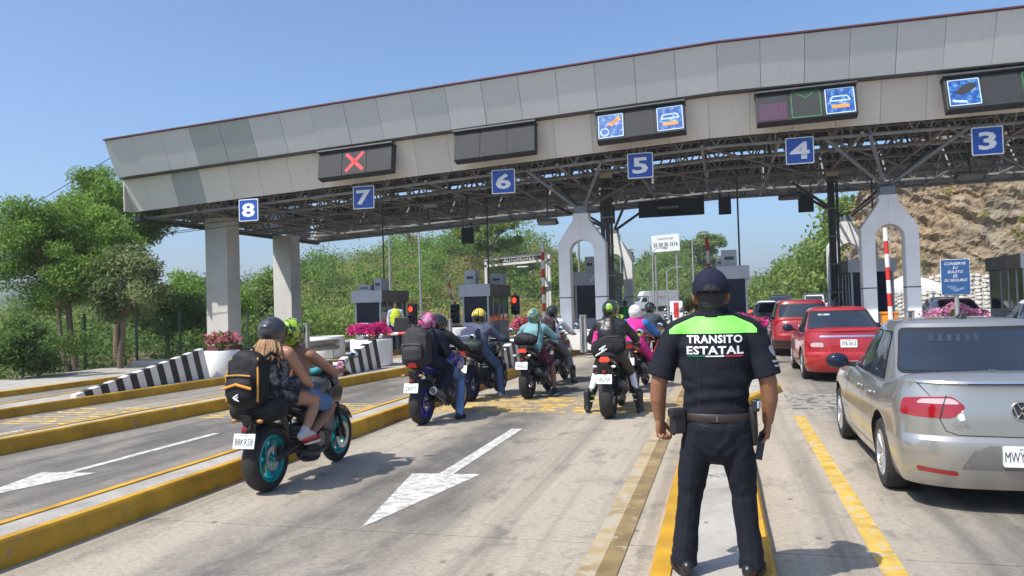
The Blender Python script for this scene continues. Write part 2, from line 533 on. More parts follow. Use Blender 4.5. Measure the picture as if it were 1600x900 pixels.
# concrete slabs with open joints
colx = [-15.4, -12.1, -8.8, -5.05, -0.1, 4.5, 8.9, 13.4, 18.4]
for a, b in zip(colx[:-1], colx[1:]):
    me = None
    for k in range(13):
        y0 = -6.6 + 4.0 * k
        if me is None:
            mb = MB(); w = b - a - 0.012
            mb.box((0, 2.0, -0.03), (w, 4.0 - 0.012, 0.06))
            me = mb.mesh('slab'); me.materials.append(M_ROAD)
        put('slab', me, M_ROAD, road, loc=((a + b) / 2, y0, 0))

def flat(name, poly, mat, z=0.004):
    return MB().add([(x, y, z) for x, y in poly], [tuple(range(len(poly)))]).obj(name, mat, road)
def lane_arrow(x, ytip, yhead, yend, s=0.36, w=0.075):
    flat('arrow_marking', [(x, ytip), (x + s, yhead + 0.04), (x + w, yhead), (x + w, yend), (x - w, yend), (x - w, yhead), (x - s, yhead - 0.03)], M_WHT)
lane_arrow(-2.77, 5.45, 7.36, 10.15)
lane_arrow(-6.98, 5.6, 6.85, 9.4, 0.33, 0.055)
lane_arrow(-10.4, 5.6, 6.9, 9.4, 0.33, 0.055)
flat('lane_stripe', [(-0.83, 0.5), (-0.70, 0.5), (-0.66, 30), (-0.79, 30)], M_BRN, 0.008)
flat('lane_stripe', [(-0.95, 0.5), (-0.83, 0.5), (-0.80, 30), (-0.92, 30)], M_TAN)
flat('yellow_line', [(0.86, 1.0), (1.0, 1.0), (1.05, 11.6), (0.90, 11.6)], M_YELW)
def rumble(x0, x1, y0, y1, n, mat, drift=0.0):
    for i in range(n):
        y = y0 + (y1 - y0) * i / (n - 1)
        mb = MB(); d = 0.036
        k = 10
        top = [((x0 + (x1 - x0) * j / k), y + drift * j / k + 0.012 * rnd.uniform(-1, 1)) for j in range(k + 1)]
        vs = []; fs = []
        for j, (x, yy) in enumerate(top):
            vs += [(x, yy - d, 0.001), (x, yy - d * 0.5, 0.012), (x, yy + d * 0.5, 0.012), (x, yy + d, 0.001)]
        for j in range(k):
            for q in range(3):
                a = j * 4 + q; fs.append((a, a + 4, a + 5, a + 1))
        mb.add(vs, fs); mb.obj('rumble_strip', mat, road)
rumble(-4.72, -0.55, 11.75, 13.5, 11, M_YELS)
rumble(0.95, 3.8, 12.15, 14.1, 12, M_DKS)
rumble(-8.3, -5.4, 10.8, 12.4, 8, M_YELS, 0.2)
rumble(-11.6, -9.2, 9.9, 11.7, 8, M_YELS, 0.2)

# ---- kerbed islands between the lanes
def island(name, right, left, h, kw=0.11, cap=True, far_y=None):
    """right / left: lists of (x, y) edges; kerbs painted yellow along both"""
    top = [(x - kw, y) for x, y in right] + [(x + kw, y) for x, y in reversed(left)]
    mb = MB(); mb.prism(top, -0.05, h - 0.012, 'Z')
    isl = struct(mb.obj(name, M_CONC))
    for side, edge in ((-1, right), (1, left)):
        # resample so the kerb can waver a little
        pts = []
        for (xa, ya), (xb, yb) in zip(edge[:-1], edge[1:]):
            k = max(1, int((yb - ya) / 0.5))
            pts += [(xa + (xb - xa) * i / k, ya + (yb - ya) * i / k) for i in range(k)]
        pts.append(edge[-1])
        mb = MB(); rings = []
        for x, y in pts:
            j = 0.012 * noise.noise(Vector((x, y * 0.9, 3.1))); t = 0.008 * noise.noise(Vector((x, y * 0.7, 9.7)))
            X = lambda q: x + side * q + j
            prof = [(X(0), -0.05), (X(0.006), h * 0.5), (X(0.012), h - 0.03 + t), (X(0.035), h + t), (X(kw), h + t), (X(kw), -0.05)]
            rings.append([Vector((a, y, b)) for a, b in prof])
        mb.rings(rings)
        mb.obj('kerb', M_YEL, isl, smooth=True, angle=35)
    (xr, yr), (xl, yl) = right[0], left[0]
    mb = MB(); mb.box(((xr + xl) / 2, yr + 0.02, h / 2 - 0.03), (xr - xl - 0.02, 0.16, h + 0.05)); mb.obj('kerb', M_YEL, isl, bevel=0.02)
    return isl
island('traffic_island', [(-4.79, -3), (-4.76, 12), (-4.72, 42)], [(-5.32, -3), (-5.26, 14), (-6.45, 17.5), (-6.45, 42)], 0.20)
island('traffic_island', [(-8.86, -3), (-8.8, 7.6), (-8.48, 11.8), (-7.75, 18), (-7.7, 42)], [(-9.2, -3), (-9.15, 8), (-8.95, 12), (-9.7, 17), (-9.75, 42)], 0.20)
island('traffic_island', [(-12.2, -3), (-11.95, 10.4), (-11.5, 16), (-11.3, 42)], [(-12.75, -3), (-12.7, 10), (-13.2, 15), (-13.3, 42)], 0.17)
island('traffic_island', [(0.27, 2.2), (0.22, 12.3), (0.95, 14.5), (1.0, 42)], [(-0.48, 2.2), (-0.51, 12), (-0.7, 18), (-0.7, 42)], 0.12, 0.14)
island('traffic_island', [(5.5, 12.5), (5.5, 42)], [(3.95, 12.5), (3.95, 42)], 0.18)
island('traffic_island', [(10.2, 10), (10.2, 42)], [(8.4, 10), (8.4, 42)], 0.18)
# side walk on the far left
mb = MB(); mb.prism([(-15.42, -3), (-15.42, 45), (-19.5, 45), (-18.2, 14), (-18.0, -3)], -0.1, 0.12)
sw = struct(mb.obj('pavement', M_CONC))
mb = MB(); mb.box((-15.35, 21, 0.03), (0.14, 48, 0.2)); mb.obj('kerb', M_YEL, sw, bevel=0.02)

# ---- terrain
M_HILL = pm('scrub_hill_soil', (0.155, 0.135, 0.065), 0.95, var=0.45, scale=0.12, bmp=0.6, bscale=2, wear=(0.06, 0.085, 0.025), wearpos=0.45, wearscale=0.15, world=True)
def smooth01(t):
    t = np.clip(t, 0, 1); return t * t * (3 - 2 * t)
def fnoise(x, y, s, seed=0.0):
    return np.array([noise.fractal(Vector((a * s, b * s, seed)), 0.9, 2.1, 5) for a, b in zip(np.ravel(x), np.ravel(y))]).reshape(np.shape(x))
def terrain(name, x0, x1, y0, y1, nx, ny, hf, mat):
    xs = np.linspace(x0, x1, nx); ys = np.linspace(y0, y1, ny)
    X, Y = np.meshgrid(xs, ys)
    Z = hf(X, Y)
    mb = MB(); mb.grid(lambda u, v: (X[round(v * (ny - 1)), round(u * (nx - 1))], Y[round(v * (ny - 1)), round(u * (nx - 1))], Z[round(v * (ny - 1)), round(u * (nx - 1))]), nx - 1, ny - 1)
    return struct(mb.obj(name, mat, smooth=True, angle=None))
RA = np.array([(-140, 2.0), (-100, 3.0), (-75, 2.6), (-58, 3.6), (-50, 5.4), (-42, 7.6), (-33, 8.7), (-25, 9.2), (-20, 6.6), (-16, 1.6), (-13, -0.6), (0, -1.5)])
def hillA(X, Y):
    r = np.interp(X, RA[:, 0], RA[:, 1])
    f0 = np.interp(X, [-140, -60, -30, -15], [40, 46, 52, 60])
    up = smooth01((Y - f0) / 45); dn = 1 - 0.4 * smooth01((Y - 105) / 60)
    return np.where(r > 0, r * up * dn, r * up) - 0.35 + 0.5 * up * np.clip(r, 0, 3) / 3 * fnoise(X, Y, 0.06, 2.0)
terrain('hill', -140, -12, 38, 170, 80, 60, hillA, M_HILL)
RB = np.array([(-70, 6), (-40, 6.5), (-30, 7), (-23, 6.0), (-16, 7.6), (-11, 9.4), (-5, 9.8), (-2, 7.6), (0, 4), (2, 0), (6, -1)])
def hillB(X, Y):
    r = np.interp(X, RB[:, 0], RB[:, 1])
    up = smooth01((Y - np.interp(X, [-30, -8, 5], [128, 122, 140])) / 38)
    return r * up - 0.3 + 0.4 * up * np.clip(r, 0, 3) / 3 * fnoise(X, Y, 0.05, 5.0)
terrain('hill', -70, 6, 118, 230, 50, 50, hillB, M_HILL)
M_FAR = pm('distant_forest', (0.055, 0.075, 0.035), 0.95, var=0.45, scale=0.05, bmp=1.0, bscale=0.4, wear=(0.10, 0.095, 0.05), wearpos=0.56, wearscale=0.03, world=True)
def farhill(X, Y):
    r = np.interp(X, [-60, -10, 15, 45, 62, 90, 200], [6, 10, 13.5, 16, 12, 18, 30])
    return r * smooth01((Y - 330) / 130) - 1 + 2.0 * fnoise(X, Y, 0.02, 8.0)
terrain('far_hill', -60, 240, 320, 700, 70, 40, farhill, M_FAR)
def farhillL(X, Y):
    r = np.interp(X, [-800, -620, -560, -520, -480, -440, -410, -380, -340, -250], [44, 36, 30, 14, 20, 24, 28, 26, 12, 3])
    return r * smooth01((Y - 380) / 160) - 1 + 3.0 * fnoise(X, Y, 0.012, 1.0)
terrain('far_hill', -900, -220, 360, 900, 90, 40, farhillL, M_FAR)

# ---- the cut rock slope on the right with its rubble stone retaining wall
def rock_mat():
    m, nt, p = _nodes('cut_rock_face')
    v = coord(nt, (1, 1, 1), True)
    big = noise_t(nt, v, 0.16, 8, 0.65)
    tilt = noise_t(nt, coord(nt, (0.5, 0.5, 1.6), True), 0.8, 9, 0.7)
    c = ramp(nt, big, [(0.30, (0.36, 0.26, 0.15)), (0.45, (0.50, 0.37, 0.22)), (0.58, (0.42, 0.35, 0.26)), (0.7, (0.58, 0.50, 0.38))])
    c = mixc(nt, ramp(nt, tilt, [(0.42, 0.0), (0.62, 0.8)]), c, (0.24, 0.185, 0.12))
    gr2 = noise_t(nt, v, 0.6, 8, 0.75)
    c = mixc(nt, ramp(nt, gr2, [(0.6, 0.0), (0.7, 0.7)]), c, (0.52, 0.48, 0.40))
    vo = N(nt, 'ShaderNodeTexVoronoi', feature='DISTANCE_TO_EDGE'); vo.inputs['Scale'].default_value = 0.55
    wv = N(nt, 'ShaderNodeVectorMath', operation='ADD'); nt.links.new(coord(nt, (1.0, 1.0, 0.55), True), wv.inputs[0])
    nz = N(nt, 'ShaderNodeTexNoise'); nz.inputs['Scale'].default_value = 0.9; nz.inputs['Detail'].default_value = 7; nt.links.new(v, nz.inputs['Vector']); nt.links.new(nz.outputs['Color'], wv.inputs[1]); nt.links.new(wv.outputs[0], vo.inputs['Vector'])
    c = mixc(nt, ramp(nt, vo.outputs['Distance'], [(0.0, 0.65), (0.05, 0.0)]), c, (0.13, 0.10, 0.065))
    nt.links.new(c, p.inputs['Base Color']); p.inputs['Roughness'].default_value = 0.95
    p.inputs['Specular IOR Level'].default_value = 0.1
    bump(nt, p, noise_t(nt, v, 1.6, 10, 0.75), 1.0, 0.5)
    return m
M_ROCK = rock_mat()
WL = [(4.0, 112), (6.3, 92), (7.6, 74), (9.3, 64), (13, 59), (19, 56), (28, 53), (45, 50)]
def wl(t):
    k = t * (len(WL) - 1); i = min(int(k), len(WL) - 2); f = k - i
    a, b = Vector(WL[i]), Vector(WL[i + 1])
    return a.lerp(b, f), Vector((b - a)).normalized()
def wall_h(t):
    return np.interp(t, [0, 0.3, 0.42, 0.55, 1], [0.1, 0.25, 1.9, 2.7, 3.0])
mb = MB()
NU, NV = 260, 110
TOPH = lambda t: np.interp(t, [0, 0.14, 0.28, 0.43, 0.6, 1], [1.5, 4.0, 7.0, 11.5, 17, 22])
def rockf(u, v):
    p, d = wl(u); n = Vector((d.y, -d.x))  # away from the road
    if n.x < 0: n = -n
    z = wall_h(u) + (TOPH(u) - wall_h(u)) * v - 0.25
    back = 0.5 + (z) * 0.55
    q = Vector((p.x + n.x * 0 , p.y)) + Vector((0.45, 0.9)) * back
    w = Vector((q.x * 0.16 + z * 0.10, q.y * 0.16, z * 0.13))
    big = noise.ridged_multi_fractal(w, 0.9, 2.0, 6, 1.0, 2.0) - 1.0
    sm = noise.fractal(Vector((q.x * 0.9 + z * 0.6, q.y * 0.9, z * 0.7)), 0.7, 2.2, 5)
    step = abs(((z * 0.55 + q.x * 0.35 + 1.6 * noise.noise(w * 2.0)) % 1.0) - 0.5)
    k = min(1, v * 6)
    return (q.x - (big * 0.45 + sm * 0.25 + step * 0.5) * k, q.y - (big * 0.9 + sm * 0.45 + step * 0.9) * k, z + 0.25 * sm * k)
mb.grid(rockf, NU, NV)
struct(mb.obj('rock_cutting', M_ROCK))
# flat land behind its crest
M_STONE = pm('pale_rubble_stone', (0.52, 0.49, 0.43), 0.9, var=0.3, scale=1.5, bmp=0.6, bscale=12, world=True)
M_MORTAR = pm('grey_mortar', (0.42, 0.39, 0.34), 0.9, world=True)
wallt = thing('retaining_wall', 'pale rubble stone retaining wall at the foot of the cut rock slope', 'stone wall', (0, 0, 0))
mb = MB()
def backf(u, v):
    t = 0.27 + 0.73 * u; p, d = wl(t); z = -0.2 + (wall_h(t) + 0.15) * v
    return (p.x + 0.10 * v, p.y + 0.18 * v, z)
mb.grid(backf, 60, 3); mb.obj('mortar', M_MORTAR, wallt)
mb = MB()
t = 0.275
while t < 1.0:
    p, d = wl(t); H = wall_h(t); z = -0.1; w = rnd.uniform(0.3, 0.55)
    while z < H - 0.1:
        h = rnd.uniform(0.2, 0.36)
        c = Vector((p.x + rnd.uniform(-.06, .06) + 0.1 * z / 3, p.y + 0.15 * z / 3 - 0.03, z + h / 2))
        ax = Vector((d.x, d.y, 0)) * (w * rnd.uniform(0.42, 0.52)); az = Vector((0, 0, h * 0.47)); an = Vector((d.y, -d.x, 0)) * 0.07
        if an.y > 0: an = -an
        k = 7; ring0 = []; ring1 = []
        for i in range(k):
            a = 2 * math.pi * i / k + rnd.uniform(-.25, .25); r = rnd.uniform(0.9, 1.15)
            ring0.append(c + ax * (math.cos(a) * r) + az * (math.sin(a) * r)); ring1.append(c + an * rnd.uniform(0.8, 1.2) + ax * (math.cos(a) * r * 0.82) + az * (math.sin(a) * r * 0.82))
        mb.rings([ring0, ring1], cap0=False)
        z += h
    i = min(int(t * 7), 6); t += w * 0.93 / (7 * (Vector(WL[i + 1]) - Vector(WL[i])).length)
stuff(mb.obj('stones', M_STONE, wallt))
# ================================================================ VEGETATION
M_BARK = pm('grey_brown_bark', (0.17, 0.125, 0.085), 0.9, var=0.35, scale=6, bmp=0.8, bscale=25)
M_LEAF1 = leaf_mat('feathery_green_leaves', [(0.112, 0.200, 0.036), (0.186, 0.319, 0.057), (0.297, 0.448, 0.094)], 0.55)
M_LEAF2 = leaf_mat('pale_drooping_leaves', [(0.102, 0.151, 0.052), (0.203, 0.264, 0.102), (0.406, 0.445, 0.223)], 0.5)
M_LEAF3 = leaf_mat('dark_shrub_leaves', [(0.053, 0.108, 0.024), (0.108, 0.192, 0.043), (0.204, 0.288, 0.067)], 0.5)
M_SCRUB = leaf_mat('dry_season_scrub_leaves', [(0.140, 0.181, 0.042), (0.263, 0.292, 0.075), (0.400, 0.376, 0.121), (0.461, 0.305, 0.174)], 0.5)
M_SCRUB2 = leaf_mat('green_scrub_leaves', [(0.102, 0.170, 0.037), (0.189, 0.281, 0.059), (0.318, 0.400, 0.095)], 0.5)
M_DRYG = leaf_mat('dry_grass', [(0.16, 0.13, 0.05), (0.24, 0.19, 0.08), (0.12, 0.13, 0.04)], 0.2)

def crown_points(clumps, n, rg):
    """clumps: (x,y,z,r) ; points in the outer part of every clump"""
    cl = np.array(clumps); w = cl[:, 3] ** 1.7; w /= w.sum()
    idx = rg.choice(len(cl), n, p=w)
    d = rg.normal(size=(n, 3)); d /= np.linalg.norm(d, axis=1)[:, None]
    r = rg.uniform(0.1, 1.15, n) ** 0.7
    return cl[idx, :3] + d * (r * cl[idx, 3])[:, None] * np.array([1, 1, 0.72])
def tree(name, label, base, trunk, crown, nclump, nleaf, leaf, mat, seed, group=None, trunk_r=0.12, limbs=7, cl_r=(0.45, 0.9), droop=0.0, stems=1, cat='tree', aspect=0.42):
    """trunk: height of the fork; crown: (centre offset, radii)"""
    rg = np.random.default_rng(seed); rr = random.Random(seed)
    t = thing(name, label, cat, base, 0, group)
    cc = Vector(crown[0]); cr = Vector(crown[1])
    clumps = []
    while len(clumps) < nclump:
        q = Vector((rr.uniform(-1, 1), rr.uniform(-1, 1), rr.uniform(-1, 1)))
        if 0.3 < q.length < 1 and noise.noise(q * 1.9 + Vector((seed, 0, 0))) > -0.22:
            clumps.append((cc.x + q.x * cr.x, cc.y + q.y * cr.y, cc.z + q.z * cr.z, rr.uniform(*cl_r)))
    mb = MB()
    for s in range(stems):
        off = Vector((rr.uniform(-.35, .35), rr.uniform(-.3, .3), 0)) if s else Vector((0, 0, 0))
        fork = Vector((cc.x * 0.35, cc.y * 0.35, trunk)) + off * 1.5
        pts = [off, off.lerp(fork, 0.3) + Vector((rr.uniform(-.06, .06), rr.uniform(-.06, .06), 0)), off.lerp(fork, 0.65) + Vector((rr.uniform(-.08, .08), rr.uniform(-.06, .06), 0)), fork]
        k = 1.0 if s == 0 else 0.65
        mb.tube(pts, [trunk_r * 1.25 * k, trunk_r * k, trunk_r * 0.85 * k, trunk_r * 0.75 * k], 9)
        for i in range(limbs):
            c = clumps[rr.randrange(nclump)]
            tip = Vector(c[:3]); mid = fork.lerp(tip, 0.5) + Vector((rr.uniform(-.2, .2), rr.uniform(-.2, .2), rr.uniform(-0.1, 0.35)))
            mb.tube([fork - Vector((0, 0, 0.1)), mid, tip], [trunk_r * 0.55 * k, trunk_r * 0.34, trunk_r * 0.1], 6)
            for j in range(3):
                c2 = min(rr.sample(clumps, min(5, nclump)), key=lambda q: (Vector(q[:3]) - mid).length)
                mb.tube([mid, mid.lerp(Vector(c2[:3]), 0.5) + Vector((0, 0, 0.1)), Vector(c2[:3])], [trunk_r * 0.25, trunk_r * 0.16, trunk_r * 0.06], 5)
    mb.obj('trunk', M_BARK, t, smooth=True, angle=60)
    pts = crown_points(clumps, nleaf, rg)
    if droop:
        pts[:, 2] -= droop * rg.uniform(0, 1, nleaf) ** 2
    me = raw_mesh('crown', leaf_quads(pts, leaf, aspect, rg=rg), None)
    put('crown', me, mat, t)
    return t
tree('broadleaf_tree', 'broad feathery green tree, the largest on the left beyond the pavement', (-18.95, 18.9, 0), 2.2, ((-1.1, 0.5, 3.85), (2.5, 1.9, 1.75)), 100, 60000, 0.062, M_LEAF1, 3, trunk_r=0.11, limbs=12, stems=2, cl_r=(0.3, 0.75), aspect=0.34)
tree('broadleaf_tree', 'taller feathery tree rising behind the largest tree on the left', (-21.6, 23.5, 0), 3.0, ((-0.4, 0.2, 5.4), (1.9, 1.6, 2.1)), 65, 34000, 0.075, M_LEAF1, 5, trunk_r=0.14, limbs=10, cl_r=(0.3, 0.75), aspect=0.34)
tree('broadleaf_tree', 'smaller tree with pale drooping leaves next to the striped ramp', (-17.65, 19.3, 0), 1.75, ((0.2, 0.1, 2.8), (1.3, 1.1, 1.0)), 40, 12000, 0.085, M_LEAF2, 8, trunk_r=0.085, limbs=8, droop=0.35, cl_r=(0.2, 0.5), aspect=0.26)
tree('shrub', 'round dark green bush at the left edge of the pavement', (-17.9, 16.6, 0), 0.4, ((0, 0, 1.0), (1.15, 1.0, 0.75)), 22, 9000, 0.06, M_LEAF3, 12, trunk_r=0.05, limbs=8, cl_r=(0.3, 0.5), cat='bush')
tree('broadleaf_tree', 'dark leafy tree behind the green fence left of the white columns', (-21.5, 26, 0), 0.9, ((0, 0, 1.8), (1.5, 1.3, 1.1)), 20, 8000, 0.08, M_LEAF3, 15, trunk_r=0.1, limbs=7)
tree('broadleaf_tree', 'bright green tree behind the fence beside the first white column', (-23.5, 31, 0), 1.2, ((0, 0, 2.2), (2.2, 1.5, 1.4)), 24, 9000, 0.095, M_LEAF1, 17, trunk_r=0.11, limbs=7)
tree('broadleaf_tree', 'green tree seen low between the two white columns', (-25.5, 40, 0), 1.1, ((0, 0, 2.4), (2.2, 1.6, 1.5)), 22, 8000, 0.12, M_SCRUB2, 19, trunk_r=0.12, limbs=7)
tree('broadleaf_tree', 'airy pale green tree standing tallest on the wooded slope behind the gantry', (-24.0, 78, 4.6), 3.0, ((0, 0, 5.0), (4.2, 2.5, 2.2)), 26, 8000, 0.22, M_SCRUB2, 29, trunk_r=0.16, limbs=9, cl_r=(0.6, 1.1), aspect=0.3)
tree('broadleaf_tree', 'leafless grey tree poking above the scrub left of the gantry', (-33.5, 80, 6.4), 2.6, ((0, 0, 3.6), (1.6, 1.0, 1.2)), 12, 260, 0.16, M_SCRUB, 31, trunk_r=0.11, limbs=16, cl_r=(0.5, 0.8))
tree('broadleaf_tree', 'full green tree right behind the white gantry', (-12.5, 66, 0), 2.4, ((0, 0, 4.0), (2.6, 2.2, 2.1)), 26, 9000, 0.17, M_SCRUB2, 37, trunk_r=0.15, limbs=8, cl_r=(0.6, 1.0))
tree('broadleaf_tree', 'leafy tree on the hill beside the white billboard', (-3.5, 150, 6.5), 2.5, ((0, 0, 4.6), (4.2, 3, 2.6)), 22, 6000, 0.3, M_SCRUB2, 41, trunk_r=0.2, limbs=8, cl_r=(0.8, 1.4))
tree('broadleaf_tree', 'small tree on the hill crest left of the white billboard', (-19.5, 152, 6.5), 2.0, ((0, 0, 3.6), (2.6, 2, 1.8)), 16, 4000, 0.28, M_SCRUB2, 43, trunk_r=0.16, limbs=7, cl_r=(0.7, 1.1))

# low shrubs that read as one mass
def scrub(name, label, sites, leaf, mat, per, seed):
    rg = np.random.default_rng(seed); P = []
    for (x, y, z, r, h) in sites:
        n = int(per * r * r)
        d = rg.normal(size=(n, 3)); d /= np.linalg.norm(d, axis=1)[:, None]
        lob = 1 + 0.45 * np.sin(d[:, 0] * 5 + x) * np.sin(d[:, 1] * 4 + y) + 0.3 * np.sin(d[:, 2] * 6 + x * 3)
        q = rg.uniform(0.2, 1.1, n) ** 0.6 * lob
        p = d * q[:, None] * np.array([r, r, h]) + np.array([x, y, z + h * 0.55])
        P.append(p[p[:, 2] > z - 0.3])
    P = np.concatenate(P)
    o = put(name, raw_mesh(name, leaf_quads(P, leaf, 0.5, rg=rg), None), mat)
    return stuff(o, label, 'vegetation')
rs = np.random.default_rng(77)
def sites(n, xr, yr, hf, rr, seed, bias=None, keep=None):
    g = np.random.default_rng(seed); out = []
    x = g.uniform(*xr, n); y = g.uniform(*yr, n) if bias is None else yr[0] + (yr[1] - yr[0]) * g.uniform(0, 1, n) ** bias
    z = hf(x[None, :], y[None, :])[0]
    for a, b, c in zip(x, y, z):
        if keep and not keep(a, b, c): continue
        r = g.uniform(*rr); out.append((a, b, c + (0.5 * r if rr[0] >= 1.0 and n < 100 else 0), r, r * g.uniform(0.6, 0.95)))
    return out
scrub('hillside_scrub', 'mixed green and dry scrub covering the hill behind the toll booths', sites(1350, (-85, -13.5), (44, 104), hillA, (0.45, 1.7), 1, 1.0, lambda a, b, c: c > -0.5), 0.13, M_SCRUB, 125, 2)
scrub('hillside_scrub', 'brighter green bushes dotted through the hillside scrub', sites(300, (-75, -14.5), (50, 100), hillA, (0.9, 2.1), 3, 1.0, lambda a, b, c: c > 0.2), 0.14, M_SCRUB2, 120, 4)
scrub('hillside_trees', 'separate rounded tree crowns standing above the hillside scrub', sites(80, (-72, -15), (58, 104), hillA, (1.2, 2.6), 21, 1.0, lambda a, b, c: c > 0.6), 0.15, M_LEAF1, 170, 22)
scrub('hillside_trees', 'darker tree crowns scattered over the hill behind the booths', sites(70, (-72, -15), (52, 100), hillA, (1.0, 2.2), 23, 1.0, lambda a, b, c: c > 0.4), 0.15, M_LEAF3, 190, 24)
scrub('hillside_scrub', 'green wooded slope behind the white box truck', sites(420, (-48, 1.0), (126, 172), hillB, (1.6, 3.0), 5, 1.0, lambda a, b, c: c > -0.2), 0.27, M_SCRUB2, 100, 6)
def bank(X, Y): return np.zeros_like(X) - 0.1
scrub('roadside_shrubs', 'dense dark shrubs beyond the fence left of the road', sites(230, (-46, -19.8), (21, 40), bank, (0.4, 0.95), 7, 1.0, lambda a, b, c: not (a > -22 and b < 24)), 0.085, M_LEAF3, 210, 8)
scrub('roadside_shrubs', 'sunny green shrubs between the white columns and the hill', sites(150, (-44, -19), (34, 52), bank, (0.9, 1.9), 9), 0.14, M_SCRUB2, 150, 10)
scrub('roadside_shrubs', 'low green plants at the edge of the left pavement', sites(70, (-22, -18.3), (10, 24), bank, (0.2, 0.5), 11), 0.05, M_LEAF3, 900, 12)
# greenery along the top and foot of the rock cutting
def rtop(u, v):
    return rockf(u, v)
g2 = np.random.default_rng(5); S = []
for i in range(260):
    u = g2.uniform(0.0, 0.37); v = g2.uniform(0.05, 1.0); p = rockf(u, v); r = g2.uniform(0.9, 2.0)
    S.append((p[0], p[1], p[2], r, r * 0.8))
scrub('slope_bushes', 'green bushes clothing the slope left of the cut rock', S, 0.24, M_SCRUB2, 90, 14)
S = []
for i in range(26):
    u = g2.uniform(0.42, 0.8); v = g2.uniform(0.05, 0.8); p = rockf(u, v); r = g2.uniform(0.25, 0.6)
    S.append((p[0] - 0.2, p[1] - 0.4, p[2], r, r * 0.7))
scrub('slope_bushes', 'small tufts growing on the cut rock face', S, 0.12, M_SCRUB, 400, 15)
# dry grass verge
P = np.stack([rs.uniform(-30, -18.2, 9000), rs.uniform(8, 34, 9000), rs.uniform(-0.1, 0.12, 9000)], 1)
stuff(put('dry_grass', raw_mesh('dry_grass', leaf_quads(P, 0.09, 0.12, rg=rs), None), M_DRYG), 'dry tufted grass along the left verge', 'grass')
# ================================================================ TOLL CANOPY
def panel_mat(name, c):
    m, nt, p = _nodes(name)
    big = noise_t(nt, coord(nt), 0.7, 4)
    col = mixc(nt, ramp(nt, big, [(0.35, 0.0), (0.7, 0.10)]), c, tuple(q * 0.7 for q in c))
    st = noise_t(nt, coord(nt, (5.0, 5.0, 0.22)), 1.6, 7, 0.7)
    col = mixc(nt, ramp(nt, st, [(0.55, 0.0), (0.78, 0.22)]), col, (0.22, 0.205, 0.18))
    nt.links.new(col, p.inputs['Base Color']); p.inputs['Roughness'].default_value = 0.45
    bump(nt, p, big, 0.05, 0.1)
    return m
M_PANEL = [panel_mat('grey_cladding_panel_%d' % i, c) for i, c in enumerate([(0.55, 0.565, 0.57), (0.59, 0.60, 0.60), (0.51, 0.53, 0.54), (0.36, 0.395, 0.385)])]
M_PANL2 = [panel_mat('warm_grey_cladding_panel_%d' % i, c) for i, c in enumerate([(0.66, 0.62, 0.55), (0.70, 0.655, 0.585), (0.61, 0.575, 0.52), (0.40, 0.43, 0.41)])]
M_STEEL = pm('painted_grey_steel', (0.25, 0.245, 0.235), 0.5, 0.1, var=0.2, scale=3)
M_STEELD = pm('dark_grey_steel', (0.075, 0.078, 0.08), 0.55, 0.2, var=0.2, scale=3)
M_ROOF = pm('dark_roof_sheet', (0.075, 0.073, 0.07), 0.7, var=0.2, scale=1)
M_SKYL = pm('white_translucent_sheet', (0.8, 0.8, 0.76), 0.6, var=0.03)
M_TRIM = pm('dark_red_edge_trim', (0.10, 0.03, 0.035), 0.5)
M_BLACK = pm('black_plastic', (0.018, 0.018, 0.02), 0.45, var=0.2)
M_BLKM = pm('matt_black_housing', (0.028, 0.03, 0.033), 0.6, var=0.25, scale=3)
zk = lambda x: 0.0467 * min(x, 0.0)
XL, XR = -20.1, 15.0
can = thing('toll_canopy', 'long grey clad canopy roof spanning all toll lanes', 'canopy')
def front_panels(y0, z0, y1, z1, pitch, mats, shift):
    x = XL; i = 0
    while x < XR - 0.01:
        x2 = min(x + (pitch if i or not shift else pitch * 0.75), XR); g = 0.004
        mb = MB(); t = 0.03
        a, b = x + g, x2 - g
        dy, dz = (z0 - z1), (y1 - y0); L = math.hypot(dy, dz); ny, nz = -dy / L * t, -dz / L * t   # outward-down normal
        j = rnd.uniform(-0.006, 0.006)
        P = [(a, y1 + j, z1 + zk(a)), (b, y1 + j, z1 + zk(b)), (b, y0 + j, z0 + zk(b)), (a, y0 + j, z0 + zk(a))]
        mb.hexa([Vector(q) for q in P] + [Vector(q) + Vector((0, ny, nz)) for q in P])
        k = rnd.choice([0, 0, 1, 1, 2])
        if (shift and i in (2,)) or (not shift and i in (3, 4)): k = 3
        mb.obj('cladding_panel', mats[k], can, bevel=0.006)
        x = x2; i += 1
front_panels(21.45, 8.61, 22.0, 7.44, 1.12, M_PANEL, False)
front_panels(22.28, 7.40, 22.70, 6.31, 1.12, M_PANL2, True)
# end wall cladding (left end) and back
for i in range(11):
    y = 22.3 + 1.15 * i
    for (z0, z1, mats) in ((8.5, 7.45, M_PANEL), (7.38, 6.3, M_PANL2)):
        mb = MB(); mb.box((XL - 0.02, y + 0.57, (z0 + z1) / 2 + zk(XL)), (0.03, 1.135, z0 - z1)); mb.obj('cladding_panel', mats[i % 3], can)
def strip_x(mb, y, z, dy, dz, x0=XL, x1=XR):
    xs = [x0, 0.0, x1] if x0 < 0 < x1 else [x0, x1]
    rings = []
    for x in xs:
        rings.append([Vector((x, y - dy / 2, z - dz / 2 + zk(x))), Vector((x, y + dy / 2, z - dz / 2 + zk(x))), Vector((x, y + dy / 2, z + dz / 2 + zk(x))), Vector((x, y - dy / 2, z + dz / 2 + zk(x)))])
    mb.rings(rings)
mb = MB(); strip_x(mb, 21.43, 8.635, 0.14, 0.04); mb.obj('edge_trim', M_TRIM, can)
mb = MB(); strip_x(mb, 22.16, 7.41, 0.26, 0.02); mb.obj('ledge', M_STEELD, can)
mb = MB(); strip_x(mb, 35.2, 6.72, 0.06, 1.3); mb.obj('rear_fascia', M_PANL2[2], can)
